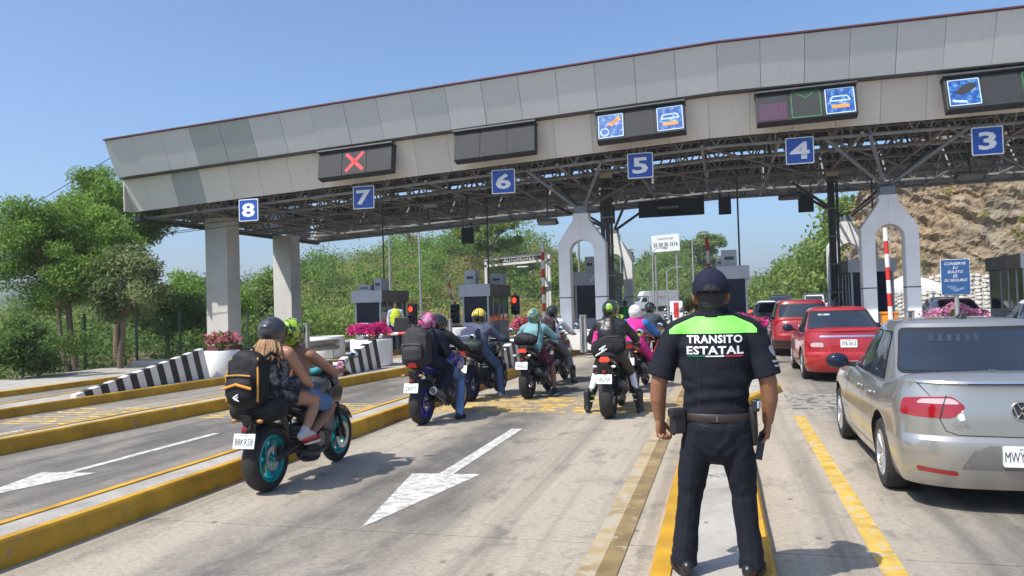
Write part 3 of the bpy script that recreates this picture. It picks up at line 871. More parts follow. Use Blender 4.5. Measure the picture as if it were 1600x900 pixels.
mb = MB(); strip_x(mb, 22.80, 7.0, 0.06, 1.3); mb.obj('backing', M_ROOF, can)
mb = MB(); mb.rings([[Vector((x, 21.53, 8.60 + zk(x))), Vector((x, 22.06, 7.45 + zk(x))), Vector((x, 22.10, 7.45 + zk(x))), Vector((x, 21.57, 8.60 + zk(x)))] for x in (XL, 0.0, XR)]); mb.obj('backing', M_ROOF, can)
mb = MB(); strip_x(mb, 26.75, 7.32, 7.9, 0.04); mb.obj('roof', M_ROOF, can)
mb = MB(); strip_x(mb, 33.8, 7.32, 2.8, 0.04); mb.obj('roof', M_ROOF, can)
# skylight slot: left open between narrow bars so daylight comes through
for i in range(17):
    x = XL + 2.1 * i
    mb = MB(); mb.box((x, 31.55, 7.32 + zk(x)), (0.07, 1.7, 0.05)); mb.obj('skylight_bar', M_STEELD, can)
# purlin ribs under the roof sheets
mb = MB()
for i in range(24):
    y = 23.2 + i * 0.5
    if 30.6 < y < 32.5: continue
    strip_x(mb, y, 7.27, 0.05, 0.06)
mb.obj('purlins', M_STEELD, can)
ZB, ZT = 6.12, 7.14
def truss_x(y, r=0.042):
    mb = MB()
    for z in (ZB, ZT):
        mb.bar((XL + 0.1, y, z + zk(XL)), (0, y, z), r * 1.25, 6); mb.bar((0, y, z), (XR, y, z), r * 1.25, 6)
    x = XL + 0.1; up = True; h = 0.525
    while x + h < XR:
        za, zb = (ZB, ZT) if up else (ZT, ZB)
        mb.bar((x, y, za + zk(x)), (x + h, y, zb + zk(x + h)), r * 0.75, 5)
        x += h; up = not up
    mb.obj('truss', M_STEEL, can)
for y in (23.1, 25.1, 27.1, 29.1, 30.75, 33.0, 35.0): truss_x(y)
def truss_y(x, r=0.042):
    mb = MB(); k = zk(x)
    for z in (ZB + 0.02, ZT): mb.bar((x, 22.9, z + k), (x, 35.1, z + k), r * 1.2, 6)
    y = 23.1; up = True; h = 1.0
    while y + h < 35.1:
        za, zb = (ZB, ZT) if up else (ZT, ZB)
        mb.bar((x, y, za + k), (x, y + h, zb + k), r * 0.85, 5); y += h; up = not up
    mb.obj('truss', M_STEEL, can)
for i in range(17): truss_y(XL + 0.3 + 2.15 * i)
# diagonal wind bracing across the underside
for i in range(11):
    x = XL + 0.6 + 3.2 * i
    mb = MB(); mb.bar((x, 23.1, ZB + zk(x) - 0.03), (min(x + 3.2, XR), 29.1, ZB + zk(x + 3.2) - 0.03), 0.04, 6); mb.obj('brace', M_STEEL, can)
    mb = MB(); mb.bar((x, 29.1, ZB + zk(x) - 0.03), (min(x + 3.2, XR), 35, ZB + zk(x + 3.2) - 0.03), 0.04, 6); mb.obj('brace', M_STEEL, can)
# side beams along the left end
mb = MB(); mb.box((XL + 0.15, 29, ZB - 0.03 + zk(XL)), (0.25, 12.6, 0.18)); mb.obj('end_beam', M_STEELD, can)
# struts that fan out from the arches
def struts(x, y, z0, tops):
    for (dx, dy) in tops:
        mb = MB(); X = x + dx
        mb.bar((x + 0.05 * (1 if dx > 0 else -1), y, z0), (X, y + dy, ZB + zk(X)), 0.055, 8); mb.obj('strut', pm('blue_grey_strut', (0.20, 0.225, 0.25), 0.45, 0.1), can, smooth=True)
def struts_dark(x, y, z0, tops):
    for (dx, dy) in tops:
        mb = MB(); X = x + dx
        mb.bar((x, y, z0), (X, y + dy, ZB + zk(X)), 0.06, 8); mb.obj('strut', M_STEELD, can, smooth=True)
AX1, AX2, AY, BY = -4.4, 4.8, 25.0, 33.4
struts(AX1, AY, 4.75, [(-1.35, -2.0), (1.0, -2.0), (-1.1, 2.1), (1.6, 2.1)])
struts(AX2, AY, 4.9, [(-1.9, -1.9), (-0.75, -2.0), (1.75, -2.0), (1.6, 2.1)])
struts_dark(AX1 - 0.1, BY, 4.75, [(-2.2, -2.0), (0.9, -2.0), (1.5, 1.5), (-1.6, 1.5)])
struts_dark(AX2 + 0.1, BY, 4.75, [(-2.2, -2.0), (-1.7, 1.4), (1.8, -2.0), (1.6, 1.4)])

# ---- supports
M_COLW = pm('whitewashed_concrete', (0.60, 0.585, 0.545), 0.75, var=0.10, scale=1.6, bmp=0.2, bscale=30, wear=(0.42, 0.40, 0.36), wearpos=0.68, wearscale=3)
M_MAROON = pm('maroon_base_paint', (0.16, 0.03, 0.03), 0.6, var=0.15)
M_ARCH = pm('white_arch_concrete', (0.80, 0.79, 0.77), 0.6, var=0.06, scale=1.5, bmp=0.08, bscale=30, wear=(0.55, 0.54, 0.51), wearpos=0.70, wearscale=4)
def column(label, x, y, w, d, z):
    t = thing('canopy_column', label, 'column', (x, y, 0))
    mb = MB(); mb.box((0, 0, z / 2 + 0.24), (w, d, z - 0.48)); mb.obj('shaft', M_COLW, t, bevel=0.02)
    mb = MB(); mb.box((0, 0, 0.25), (w + 0.02, d + 0.02, 0.5)); mb.obj('base', M_MAROON, t, bevel=0.01)
    mb = MB(); mb.box((0, 0, 0.555), (w + 0.03, d + 0.03, 0.05)); mb.obj('band', M_ARCH, t)
    return t
column('square white concrete column with maroon base behind the flower tub, nearer of the two', -18.05, 24.9, 0.92, 0.8, 5.25)
column('square white concrete column crossed by the canopy shadow, farther of the two', -19.3, 31.3, 0.92, 0.8, 5.15)
def arch(label, x, y, mat=None):
    t = thing('arch_support', label, 'arch', (x, y, 0))
    w, iw, d = 0.78, 0.40, 0.5
    out = [(-w, 0.55), (-w, 3.65), (-0.26, 4.42), (-0.26, 4.62), (0.26, 4.62), (0.26, 4.42), (w, 3.65), (w, 0.55)]
    arc = [(iw * math.cos(a), 3.35 + iw * math.sin(a)) for a in [math.pi * i / 16 for i in range(17)]]
    inn = [(iw, 0.55)] + arc + [(-iw, 0.55)]
    poly = out + inn
    mb = MB()
    # stitched strips so every face stays convex
    L = [(-w, 0.55), (-w, 3.35), (-w, 3.65), (-0.26, 4.42), (-0.26, 4.62)]
    n = len(arc)
    def strip(o, i_):
        k = len(o); vs = []; fs = []
        for p in o: vs += [(p[0], -d / 2, p[1]), (p[0], d / 2, p[1])]
        for p in i_: vs += [(p[0], -d / 2, p[1]), (p[0], d / 2, p[1])]
        for q in range(k - 1):
            a, b = 2 * q, 2 * q + 2; c, e = 2 * k + 2 * q, 2 * k + 2 * q + 2
            fs += [(a, b, e, c), (a + 1, c + 1, e + 1, b + 1), (a, a + 1, b + 1, b), (c, e, e + 1, c + 1)]
        fs += [(0, 2 * k, 2 * k + 1, 1), (2 * k - 2, 2 * k - 1, 4 * k - 1, 4 * k - 2)]
        mb.add(vs, fs)
    for sgn in (-1, 1):
        inner = [(sgn * iw, 0.55), (sgn * iw, 3.35)] + [(sgn * iw * math.cos(a), 3.35 + iw * math.sin(a)) for a in [math.pi / 2 * i / 8 for i in range(1, 9)]]
        outer = [(sgn * w, 0.55), (sgn * w, 3.35), (sgn * w, 3.52), (sgn * w, 3.65), (sgn * 0.66, 3.83), (sgn * 0.53, 4.02), (sgn * 0.40, 4.21), (sgn * 0.26, 4.42), (sgn * 0.26, 4.62), (0, 4.62)]
        strip(outer, inner)
    mb.obj('arch_body', mat or M_ARCH, t, bevel=0.015)
    for sgn in (-1, 1):
        mb = MB(); mb.box((sgn * 0.59, 0, 1.87), (0.40, d + 0.02, 0.03)); mb.obj('joint', M_STEELD, t)
    mb = MB(); mb.box((0, 0, 4.74), (0.42, 0.42, 0.26)); mb.obj('steel_cap', pm('blue_grey_strut', (0.20, 0.225, 0.25), 0.45, 0.1), t, bevel=0.015)
    for sgn in (-1, 1):
        mb = MB(); mb.box((sgn * 0.62, 0, 0.36), (0.5, 0.7, 0.42)); mb.obj('pedestal', M_ARCH, t, bevel=0.02)
    return t
arch('white concrete arch holding canopy struts on the island left of the officer', AX1, AY)
arch('white concrete arch holding canopy struts by the upright barrier arm, right of the red cars', AX2, AY)
arch('shaded concrete arch at the back of the canopy behind the left white arch', AX1 - 0.1, BY)
arch('shaded concrete arch at the back of the canopy behind the right white arch', AX2 + 0.1, BY)
# dark pipe clusters that carry cables up beside the arches
def pipes(label, x, y, z0, z1):
    t = thing('cable_pipes', label, 'pipes', (x, y, 0))
    for dx, dy, r in ((-0.13, 0, 0.05), (0, 0.05, 0.075), (0.14, 0, 0.05)):
        mb = MB(); mb.bar((dx, dy, z0), (dx, dy, z1), r, 8); mb.obj('pipe', M_STEELD, t, smooth=True)
    mb = MB(); mb.box((0, 0, z1 - 0.25), (0.42, 0.2, 0.3)); mb.obj('junction_box', pm('cream_box', (0.5, 0.47, 0.38), 0.6), t)
    for z in np.arange(z0 + 0.6, z1 - 0.5, 1.0):
        mb = MB(); mb.box((0, 0.02, z), (0.4, 0.14, 0.05)); mb.obj('clamp', M_STEEL, t)
pipes('dark vertical pipe bundle beside the left white arch', -3.75, 26.3, 1.0, 6.35)
pipes('dark vertical pipe bundle beside the right white arch', 3.9, 29.5, 0.2, 6.35)

# ---- lane number signs
M_BLUE = pm('blue_sign_face', (0.012, 0.075, 0.36), 0.4, var=0.05)
M_WSIGN = pm('white_sign_paint', (0.78, 0.78, 0.78), 0.5, var=0.03)
def number_sign(n, x, z, s):
    t = thing('lane_number_sign', 'blue square sign with white number %s hanging from the canopy' % ['three','four','five','six','seven','eight'][n-3], 'sign', (x, 22.55, z))
    mb = MB(); mb.prism(rounded([(-s / 2, -s / 2), (s / 2, -s / 2), (s / 2, s / 2), (-s / 2, s / 2)], 0.04), -0.012, 0.012, 'Y'); mb.obj('border', M_WSIGN, t)
    k = s / 2 - 0.028
    mb = MB(); mb.prism(rounded([(-k, -k), (k, -k), (k, k), (-k, k)], 0.03), -0.017, -0.012, 'Y'); mb.obj('plate', M_BLUE, t)
    text_obj('numeral', str(n), M_WSIGN, t, FACE_CAM((0, -0.0205, 0)), 0.6, height=s * 0.64, bold=0.018)
    for dx in (-0.2, 0.2):
        mb = MB(); mb.bar((dx, 0.01, s / 2 - 0.02), (dx, 0.3, ZB + zk(x) - z), 0.015, 6); mb.obj('hanger', M_STEEL, t)
for n, x, z in ((8, -15.3, 5.14), (7, -11.05, 5.29), (6, -6.36, 5.47), (5, -2.2, 5.64), (4, 2.18, 5.72), (3, 6.78, 5.60)):
    number_sign(n, x, z, 0.74)

# ---- electronic lane displays fixed on the lower fascia
def led_mat(name, kind):
    m, nt, p = _nodes(name)
    v = coord(nt)
    n1 = noise_t(nt, v, 7, 3, 0.6); n2 = noise_t(nt, coord(nt, (1, 1, 1), loc=(3, 1, 2)), 26, 2, 0.7)
    if kind == 'blue':
        c = ramp(nt, n1, [(0.3, (0.0, 0.03, 0.30)), (0.47, (0.01, 0.14, 0.62)), (0.56, (0.05, 0.32, 0.85)), (0.66, (0.45, 0.65, 0.85))])
        c = mixc(nt, ramp(nt, n2, [(0.5, 0.0), (0.62, 0.8)]), c, (0.0, 0.015, 0.10)); e = 0.62
    else:
        c = ramp(nt, n2, [(0.46, (0.010, 0.012, 0.014)), (0.60, (0.30, 0.015, 0.02))]); e = 0.5
    p.inputs['Base Color'].default_value = (0.012, 0.02, 0.05, 1); nt.links.new(c, p.inputs['Emission Color']); p.inputs['Emission Strength'].default_value = e
    p.inputs['Roughness'].default_value = 0.4
    return m
M_LEDB = led_mat('blue_led_picture', 'blue'); M_LEDR = led_mat('dim_red_led_text', 'red')
M_RED = pm('red_led_cross', (0.45, 0.02, 0.03), 0.6, emit=0.6)
M_GRN = pm('green_led_line', (0.02, 0.20, 0.05), 0.5, emit=0.1)
M_ORG = pm('orange_led_spot', (0.5, 0.2, 0.04), 0.5, emit=0.4)
M_WLED = pm('white_led_line', (0.35, 0.45, 0.52), 0.5, emit=0.4)
M_SCR = pm('unlit_led_screen', (0.022, 0.024, 0.027), 0.7, var=0.15, scale=3)
def display(label, x0, x1, z0, z1, content):
    """content: for each of the three windows None, 'x', 'moto', 'car', 'hand', 'text', 'frame'"""
    w, h = x1 - x0, z1 - z0
    t = thing('lane_display', label, 'display', ((x0 + x1) / 2, 22.05, (z0 + z1) / 2))
    t.rotation_euler = (R(-14), R(-2.4) if x1 < 0 else R(-1.0), 0)
    mb = MB(); mb.box((0, 0.06, 0), (w, 0.3, h)); mb.obj('housing', M_BLKM, t, bevel=0.015)
    mb = MB(); mb.box((0, 0.0, h / 2 + 0.03), (w + 0.06, 0.42, 0.05)); mb.obj('visor', M_STEELD, t, bevel=0.01)
    for dx in (-w * 0.33, w * 0.36):
        mb = MB(); mb.bar((dx, 0.1, h / 2), (dx, 0.25, h / 2 + 0.2), 0.03, 6); mb.obj('bracket', M_STEELD, t)
    cw = w / 3
    for i, c in enumerate(content):
        cx = -w / 2 + cw * (i + 0.5); s = min(cw, h) * 0.43
        mb = MB(); mb.box((cx, -0.1, 0), (cw - 0.03, 0.02, h - 0.04)); wd = mb.obj('window', M_SCR, t, bevel=0.004)
        for bx in (-1, 1):
            for bz in (-0.8, 0, 0.8):
                mb = MB(); mb.bar((cx + bx * (cw / 2 - 0.05), -0.109, bz * h / 2 * 0.9), (cx + bx * (cw / 2 - 0.05), -0.118, bz * h / 2 * 0.9), 0.014, 6); mb.obj('screw', M_BLACK, wd)
        Y = -0.114
        def quadp(name, pts, mat, y=Y, par=wd):
            MB().add([(cx + a, y, b) for a, b in pts], [tuple(range(len(pts)))]).obj(name, mat, par)
        def lines(name, segs, wdt, mat, y):
            mb = MB()
            for (a, b) in segs:
                d = (Vector(b) - Vector(a)); nrm = Vector((-d.y, d.x)).normalized() * wdt
                q = [Vector(a) + nrm, Vector(b) + nrm, Vector(b) - nrm, Vector(a) - nrm]
                mb.add([(cx + k.x, y, k.y) for k in q], [(0, 1, 2, 3)])
            mb.obj(name, mat, wd)
        if c == 'x':
            lines('cross', [((-s * .8, -s * .8), (s * .8, s * .8)), ((-s * .8, s * .8), (s * .8, -s * .8))], 0.055, M_RED, Y)
            for zz in np.arange(-s, s, 0.045):
                pass
        elif c in ('moto', 'car', 'hand'):
            quadp('picture', [(-s, -s), (s, -s), (s, s), (-s, s)], M_LEDB)
            circ = lambda ox, oz, r: [((ox + r * math.cos(a), oz + r * math.sin(a)), (ox + r * math.cos(a + .5), oz + r * math.sin(a + .5))) for a in np.arange(0, 6.28, 0.48)]
            if c == 'moto':
                lines('pictogram', circ(-.2 * s / .4, -.2 * s / .4, .13 * s / .4), 0.014, M_WLED, Y - .003)
                lines('pictogram', [((0.0, 0.0), (s * .7, s * .75)), ((-.1, .05), (s * .5, s * .35)), ((s * .1, s * .3), (s * .8, s * .5))], 0.035, M_ORG, Y - .003)
            elif c == 'car':
                lines('pictogram', [((-s * .5, s * .35), (s * .5, s * .35)), ((-s * .7, 0), (s * .7, 0)), ((-s * .7, 0), (-s * .5, s * .35)), ((s * .7, 0), (s * .5, s * .35))], 0.016, M_WLED, Y - .003)
                lines('pictogram', [((-s * .6, -s * .45), (s * .6, -s * .45))], 0.05, M_ORG, Y - .003)
            else:
                quadp('pictogram', [(-s * .6, 0), (-s * .1, s * .5), (s * .5, s * .7), (s * .85, s * .4), (s * .2, -s * .1), (-s * .3, -s * .2)], M_SCR, Y - .003)
                lines('pictogram', [((-s * .8, -s * .6), (s * .1, -s * .75))], 0.03, M_WLED, Y - .003)
            b = s * 0.97
            lines('picture_frame', [((-b, -b), (b, -b)), ((b, -b), (b, b)), ((b, b), (-b, b)), ((-b, b), (-b, -b))], 0.012, M_WLED, Y - .004)
        elif c == 'text':
            quadp('picture', [(-s, -s * 1.0), (s, -s * 1.0), (s, s * 0.35), (-s, s * 0.35)], M_LEDR)
        elif c == 'frame':
            b = s * 1.0
            lines('picture_frame', [((-b, -b), (b, -b)), ((b, -b), (b, b)), ((b, b), (-b, b)), ((-b, b), (-b, -b)), ((-.2, b * .9), (0, b * .5)), ((0, b * .5), (.2, b * .9))], 0.011, M_GRN, Y)
display('dark lane display lit with a red cross above sign 7', -12.32, -9.76, 5.88, 6.75, [None, 'x', None])
display('unlit dark lane display above sign 6', -7.72, -5.18, 6.10, 7.0, [None, None, None])
display('lane display with two blue lit pictures above sign 5', -3.36, -0.85, 6.31, 7.18, ['moto', None, 'car'])
display('lane display with red text, green frame and blue picture above sign 4', 1.05, 3.6, 6.40, 7.25, ['text', 'frame', 'car'])
display('lane display with one blue picture at the right edge above sign 3', 5.7, 8.25, 6.32, 7.23, ['hand', None, 'frame'])

# ---- things hanging under the canopy
def hang_panel(label, x, z, w, h, y=34.0, lamp=False):
    t = thing('hanging_panel', label, 'panel', (x, y, z))
    mb = MB(); mb.box((0, 0, 0), (w, 0.12, h)); mb.obj('panel', M_BLKM, t, bevel=0.01)
    for dx in (-w * 0.35, w * 0.35):
        mb = MB(); mb.bar((dx, 0, h / 2 - 0.02), (dx, 0, ZB + 0.3 + zk(x) - z), 0.03, 6); mb.obj('hanger', M_STEELD, t)
    if lamp:
        mb = MB(); mb.box((-0.1, -0.3, -0.1), (0.9, 0.4, 0.1)); mb.obj('lamp', M_STEEL, t, bevel=0.02)
hang_panel('wide black panel seen from behind under the canopy, left of the officer', -2.05, 5.78, 2.8, 0.9, lamp=True)
hang_panel('small black panel under the canopy above the officer', 0.2, 5.65, 0.52, 0.75)
hang_panel('black panel with a lamp under the canopy right of the officer', 3.45, 5.55, 0.6, 0.75)
hang_panel('small black panel under the canopy below sign 6', -11.4, 4.98, 0.6, 0.75)
hang_panel('small black panel under the canopy beside the pipe bundle', -4.7, 5.5, 0.52, 0.8, 33.5)
M_FLOOD = pm('floodlight_grey', (0.12, 0.12, 0.12), 0.5)
def flood(label, x, y, z, w=0.7):
    t = thing('floodlight', label, 'lamp', (x, y, z))
    Mx = Matrix.Rotation(R(-25), 3, 'X')
    mb = MB(); mb.box((0, 0, 0), (w, 0.32, 0.08), M=Mx); mb.obj('head', M_FLOOD, t, bevel=0.015)
    mb = MB(); mb.box((0, -0.03, -0.06), (w * 0.8, 0.24, 0.02), M=Mx); mb.obj('lens', pm('lamp_glass', (0.3, 0.3, 0.3), 0.2), t)
    mb = MB(); mb.bar((0, 0, 0.03), (0, 0.05, ZB + zk(x) - z), 0.025, 6); mb.obj('bracket', M_STEELD, t)
flood('flat grey floodlight under the canopy left of the left arch', -5.6, 25.2, 4.45)
flood('flat grey floodlight under the canopy near sign 7', -9.9, 25.5, 5.35, 0.6)
flood('flat grey floodlight under the canopy right of the officer', 2.6, 31.5, 5.55, 0.8)
flood('flat grey floodlight under the canopy at the cut rock', 7.6, 27.0, 5.35, 0.9)
# bent conduit loop below the truss
t = thing('conduit_loop', 'bent pipe loop dangling below the canopy truss between signs 7 and 6', 'pipe', (-9.2, 26.2, 0))
mb = MB(); mb.tube([(-1.1, 0, 5.6), (-1.1, 0, 4.95), (-1.0, 0, 4.82), (-0.3, 0, 4.84), (0.35, 0, 4.88), (0.42, 0, 5.0), (0.42, 0, 5.9)], 0.035, 8); mb.obj('pipe', M_STEELD, t, smooth=True)
mb = MB(); mb.tube([(-0.9, 0.2, 5.7), (-0.5, 0.1, 5.1), (0.0, 0.1, 5.0)], 0.02, 6); mb.obj('cable', M_STEELD, t, smooth=True)
# ================================================================ TOLL ISLAND FURNITURE
M_BOOTH = pm('booth_grey_blue_metal', (0.40, 0.43, 0.46), 0.45, 0.0, var=0.1, scale=2, wear=(0.2, 0.2, 0.19), wearpos=0.72, wearscale=3)
M_BOOTHB = pm('booth_weathered_parapet', (0.20, 0.17, 0.14), 0.7, var=0.25, scale=2)
M_GLASSD = pm('tinted_booth_glass', (0.010, 0.018, 0.042), 0.08, var=0.2, scale=1, spec=0.3)
M_GLASSC = pm('reflecting_booth_glass', (0.03, 0.036, 0.04), 0.05, var=0.3, scale=1, spec=0.9)
M_WALLW = pm('whitewashed_wall', (0.74, 0.73, 0.69), 0.75, var=0.06, scale=2, bmp=0.2, bscale=40, wear=(0.5, 0.47, 0.42), wearpos=0.69, wearscale=4)
M_STRB = pm('black_stripe_paint', (0.022, 0.022, 0.024), 0.6, var=0.2, wear=(0.2, 0.2, 0.19), wearpos=0.72, wearscale=10)
M_GALV = pm('galvanised_steel', (0.36, 0.36, 0.35), 0.45, 0.5, var=0.2, scale=4)
M_GALVD = pm('dirty_guard_rail_end', (0.06, 0.06, 0.06), 0.6, 0.2, var=0.3, scale=5)
M_REDP = pm('red_reflective_paint', (0.55, 0.035, 0.03), 0.45, var=0.1)
M_WHP = pm('white_paint', (0.74, 0.74, 0.72), 0.5, var=0.05)
M_ORNG = pm('orange_cabinet_paint', (0.70, 0.25, 0.02), 0.5, var=0.1)
def booth(label, x, y, w=1.35, l=2.6, zt=2.35, roof=None, sign=None, lit=False, par_h=0.42):
    t = thing('toll_booth', label, 'booth', (x, y, 0.15))
    zs = 0.95; zt = zt - 0.15
    mb = MB(); mb.box((0, l / 2, zs / 2), (w, l, zs)); lw = mb.obj('lower_wall', M_BOOTH, t, bevel=0.01)
    mb = MB(); mb.box((0, l / 2, zt - par_h / 2), (w + 0.16, l + 0.16, par_h)); pr = mb.obj('parapet', M_BOOTHB, t, bevel=0.01)
    mb = MB(); mb.box((0, -0.083, zt - par_h / 2), (w + 0.17, 0.02, par_h + 0.01)); mb.obj('front_board', M_BOOTH, pr)
    zg0, zg1 = zs, zt - par_h
    mb = MB(); mb.box((0, 0.05, (zg0 + zg1) / 2), (w - 0.1, 0.03, zg1 - zg0)); mb.obj('window_pane', M_GLASSD, t)
    mb = MB(); mb.box((0, l - 0.05, (zg0 + zg1) / 2), (w - 0.1, 0.03, zg1 - zg0)); mb.obj('window_pane', M_GLASSD, t)
    for sx in (-1, 1):
        for k, (ya, yb) in enumerate(((0.06, 0.55), (0.65, 1.25), (1.33, 1.9), (1.98, l - 0.06))):
            mb = MB(); mb.box((sx * (w / 2 - 0.035), (ya + yb) / 2, (zg0 + zg1) / 2), (0.03, yb - ya, zg1 - zg0)); mb.obj('window_pane', M_GLASSC, t)
        for ya in (0.03, 0.60, 1.29, 1.94, l - 0.03):
            mb = MB(); mb.box((sx * (w / 2 - 0.03), ya, (zg0 + zg1) / 2), (0.06, 0.06, zg1 - zg0)); mb.obj('mullion', M_BOOTH, t)
        mb = MB(); mb.box((sx * (w / 2 + 0.006), 0.95, zs / 2), (0.02, 0.62, zs - 0.08)); dr = mb.obj('door_panel', pm('booth_door_grey', (0.16, 0.18, 0.2), 0.5), t, bevel=0.004)
        mb = MB(); mb.box((sx * (w / 2 + 0.03), 0.72, zs - 0.12), (0.03, 0.1, 0.03)); mb.obj('handle', M_GALV, dr)
        mb = MB(); mb.box((sx * (w / 2 + 0.08), 1.6, zs + 0.01), (0.18, 0.5, 0.03)); mb.obj('counter', M_GALV, t)
    # roof plant
    for (dx, dy, bw, bl, bh) in (roof or [(-0.1, 0.5, 0.42, 0.4, 0.5), (0.2, 1.8, 0.4, 0.5, 0.35)]):
        mb = MB(); mb.box((dx, dy, zt + bh / 2), (bw, bl, bh)); bx = mb.obj('roof_box', M_BOOTH, t, bevel=0.01)
        mb = MB(); mb.box((dx, dy - bl / 2 - 0.006, zt + bh / 2), (bw * 0.6, 0.012, bh * 0.2)); mb.obj('vent', M_STEELD, bx)
    if sign:
        text_obj('sign_letter', sign, M_WHP, t, FACE_CAM((0, -0.097, zt - par_h / 2)), 0.3, height=0.3)
    mb = MB(); mb.bar((0.25, 0.9, zt), (0.25, 0.9, 6.0 + zk(x) - 0.1), 0.03, 8); mb.obj('conduit', M_STEELD, t, smooth=True)
    return t
booth('grey toll booth with a dark blue window, leftmost, beyond the pink flowers', -12.3, 25.2, 1.02, 2.3, roof=[(-0.25, 0.5, 0.5, 0.5, 0.22), (0.22, 0.7, 0.3, 0.6, 0.45)])
booth('grey toll booth behind the rider with the yellow helmet', -8.5, 26.0, 0.98, 2.6, roof=[(-0.25, 0.4, 0.42, 0.4, 0.52), (0.3, 2.0, 0.45, 0.6, 0.42)], zt=2.45)
booth('grey toll booth seen through the left white arch', -4.75, 29.0, 1.4, 3.0, roof=[(-0.15, 0.4, 0.36, 0.4, 0.6)], sign='/', zt=2.85, par_h=0.5)
booth('grey toll booth right behind the officer in the centre', 0.33, 26.2, 0.88, 2.6, roof=[(-0.1, 0.5, 0.5, 0.45, 0.55), (-0.42, 0.6, 0.2, 0.3, 0.3)], zt=2.75)
booth('toll booth seen through the right white arch', 4.75, 27.5, 1.3, 2.8, roof=[(0.0, 0.4, 0.45, 0.4, 0.55)], zt=2.85)
booth('dark grey toll booth cut off by the right edge of the picture', 9.3, 25.5, 1.7, 3.0, roof=[(-0.1, 0.4, 0.5, 0.5, 0.4)], zt=2.75)

# ---- flower tubs
def blossoms(name, parent, c, r, n, size, mat, seed, fl=0.7):
    rg = np.random.default_rng(seed)
    d = rg.normal(size=(n, 3)); d /= np.linalg.norm(d, axis=1)[:, None]; d[:, 2] = np.abs(d[:, 2]) * 0.9 - 0.2
    lob = 1 + 0.25 * np.sin(d[:, 0] * 7 + seed) + 0.2 * np.sin(d[:, 1] * 9)
    p = d * (rg.uniform(0.4, 1, n) ** 0.5 * lob)[:, None] * np.array(r) + np.array(c)
    return put(name, raw_mesh(name, leaf_quads(p, size, 0.7, rg=rg), None), mat, parent)
M_PINK = leaf_mat('magenta_bracts', [(0.42, 0.01, 0.12), (0.62, 0.02, 0.22), (0.75, 0.06, 0.32)], 0.3)
M_PINK2 = leaf_mat('salmon_pink_bracts', [(0.50, 0.05, 0.10), (0.65, 0.12, 0.20), (0.72, 0.25, 0.30)], 0.3)
M_PINK3 = leaf_mat('pale_pink_bracts', [(0.55, 0.10, 0.28), (0.62, 0.28, 0.42), (0.72, 0.5, 0.55)], 0.3)
def planter(label, x, y, r, h, fl, seed, mat, frad=(0.55, 0.5, 0.38), n=1500, z=0.2, leafy=600, tub=True, lift=0.25):
    t = thing('flower_tub', label, 'planter', (x, y, z))
    if tub:
        mb = MB(); mb.lathe([(r * 0.96, 0), (r, 0.03), (r, h - 0.02), (r * 0.97, h), (r * 0.85, h), (r * 0.84, h - 0.1), (0.01, h - 0.1)], 40); mb.obj('tub', M_WALLW, t, smooth=True, angle=35)
    mb = MB(); mb.lathe([(0.01, h - 0.06), (r * 0.84, h - 0.07)], 24); mb.obj('soil', M_SOIL, t)
    mb = MB()
    rr = random.Random(seed)
    for i in range(12):
        a = rr.uniform(0, 6.28); q = rr.uniform(0.2, 0.9)
        mb.tube([(rr.uniform(-.1, .1), rr.uniform(-.1, .1), h - 0.08), (frad[0] * 0.4 * math.cos(a), frad[1] * 0.4 * math.sin(a), h + lift * 0.6), (frad[0] * q * math.cos(a), frad[1] * q * math.sin(a), h + lift + frad[2] * 0.3)], [0.018, 0.012, 0.006], 5)
    mb.obj('stems', M_BARK, t)
    blossoms('foliage', t, (0, 0, h + lift * 0.8), (frad[0] * 0.8, frad[1] * 0.8, frad[2]), leafy, 0.045, M_LEAF3, seed + 1)
    blossoms('flowers', t, (0, 0, h + lift), frad, n, 0.035, mat, seed)
    return t
planter('white round flower tub with sparse pink flowers below the nearer white column', -12.0, 16.45, 0.42, 0.68, 1, 61, M_PINK2, (0.42, 0.4, 0.3), 420, leafy=900, z=0.1)
planter('white round flower tub with dense magenta flowers behind the first motorcycle', -9.0, 18.6, 0.55, 0.70, 1, 62, M_PINK, (0.56, 0.5, 0.28), 2600, leafy=300, lift=0.2)
planter('tub of salmon pink flowers behind the rider in the teal jacket', -5.55, 22.0, 0.45, 0.6, 1, 63, M_PINK2, (0.5, 0.45, 0.42), 1300)
planter('tub of pale pink flowers under the blue ticket sign', 4.75, 18.3, 0.5, 0.65, 1, 64, M_PINK3, (0.52, 0.5, 0.36), 1900, lift=0.3)
planter('small tub of magenta flowers half hidden behind the officer', 0.55, 20.5, 0.4, 0.6, 1, 65, M_PINK, (0.45, 0.4, 0.3), 900)
planter('tub of brownish orange plants beside the pink rider', -1.2, 36.0, 0.45, 0.6, 1, 66, leaf_mat('dry_orange_plants', [(0.25, 0.09, 0.03), (0.32, 0.14, 0.05), (0.12, 0.13, 0.04)]), (0.8, 0.6, 0.6), 1500, z=0.12, lift=0.5)

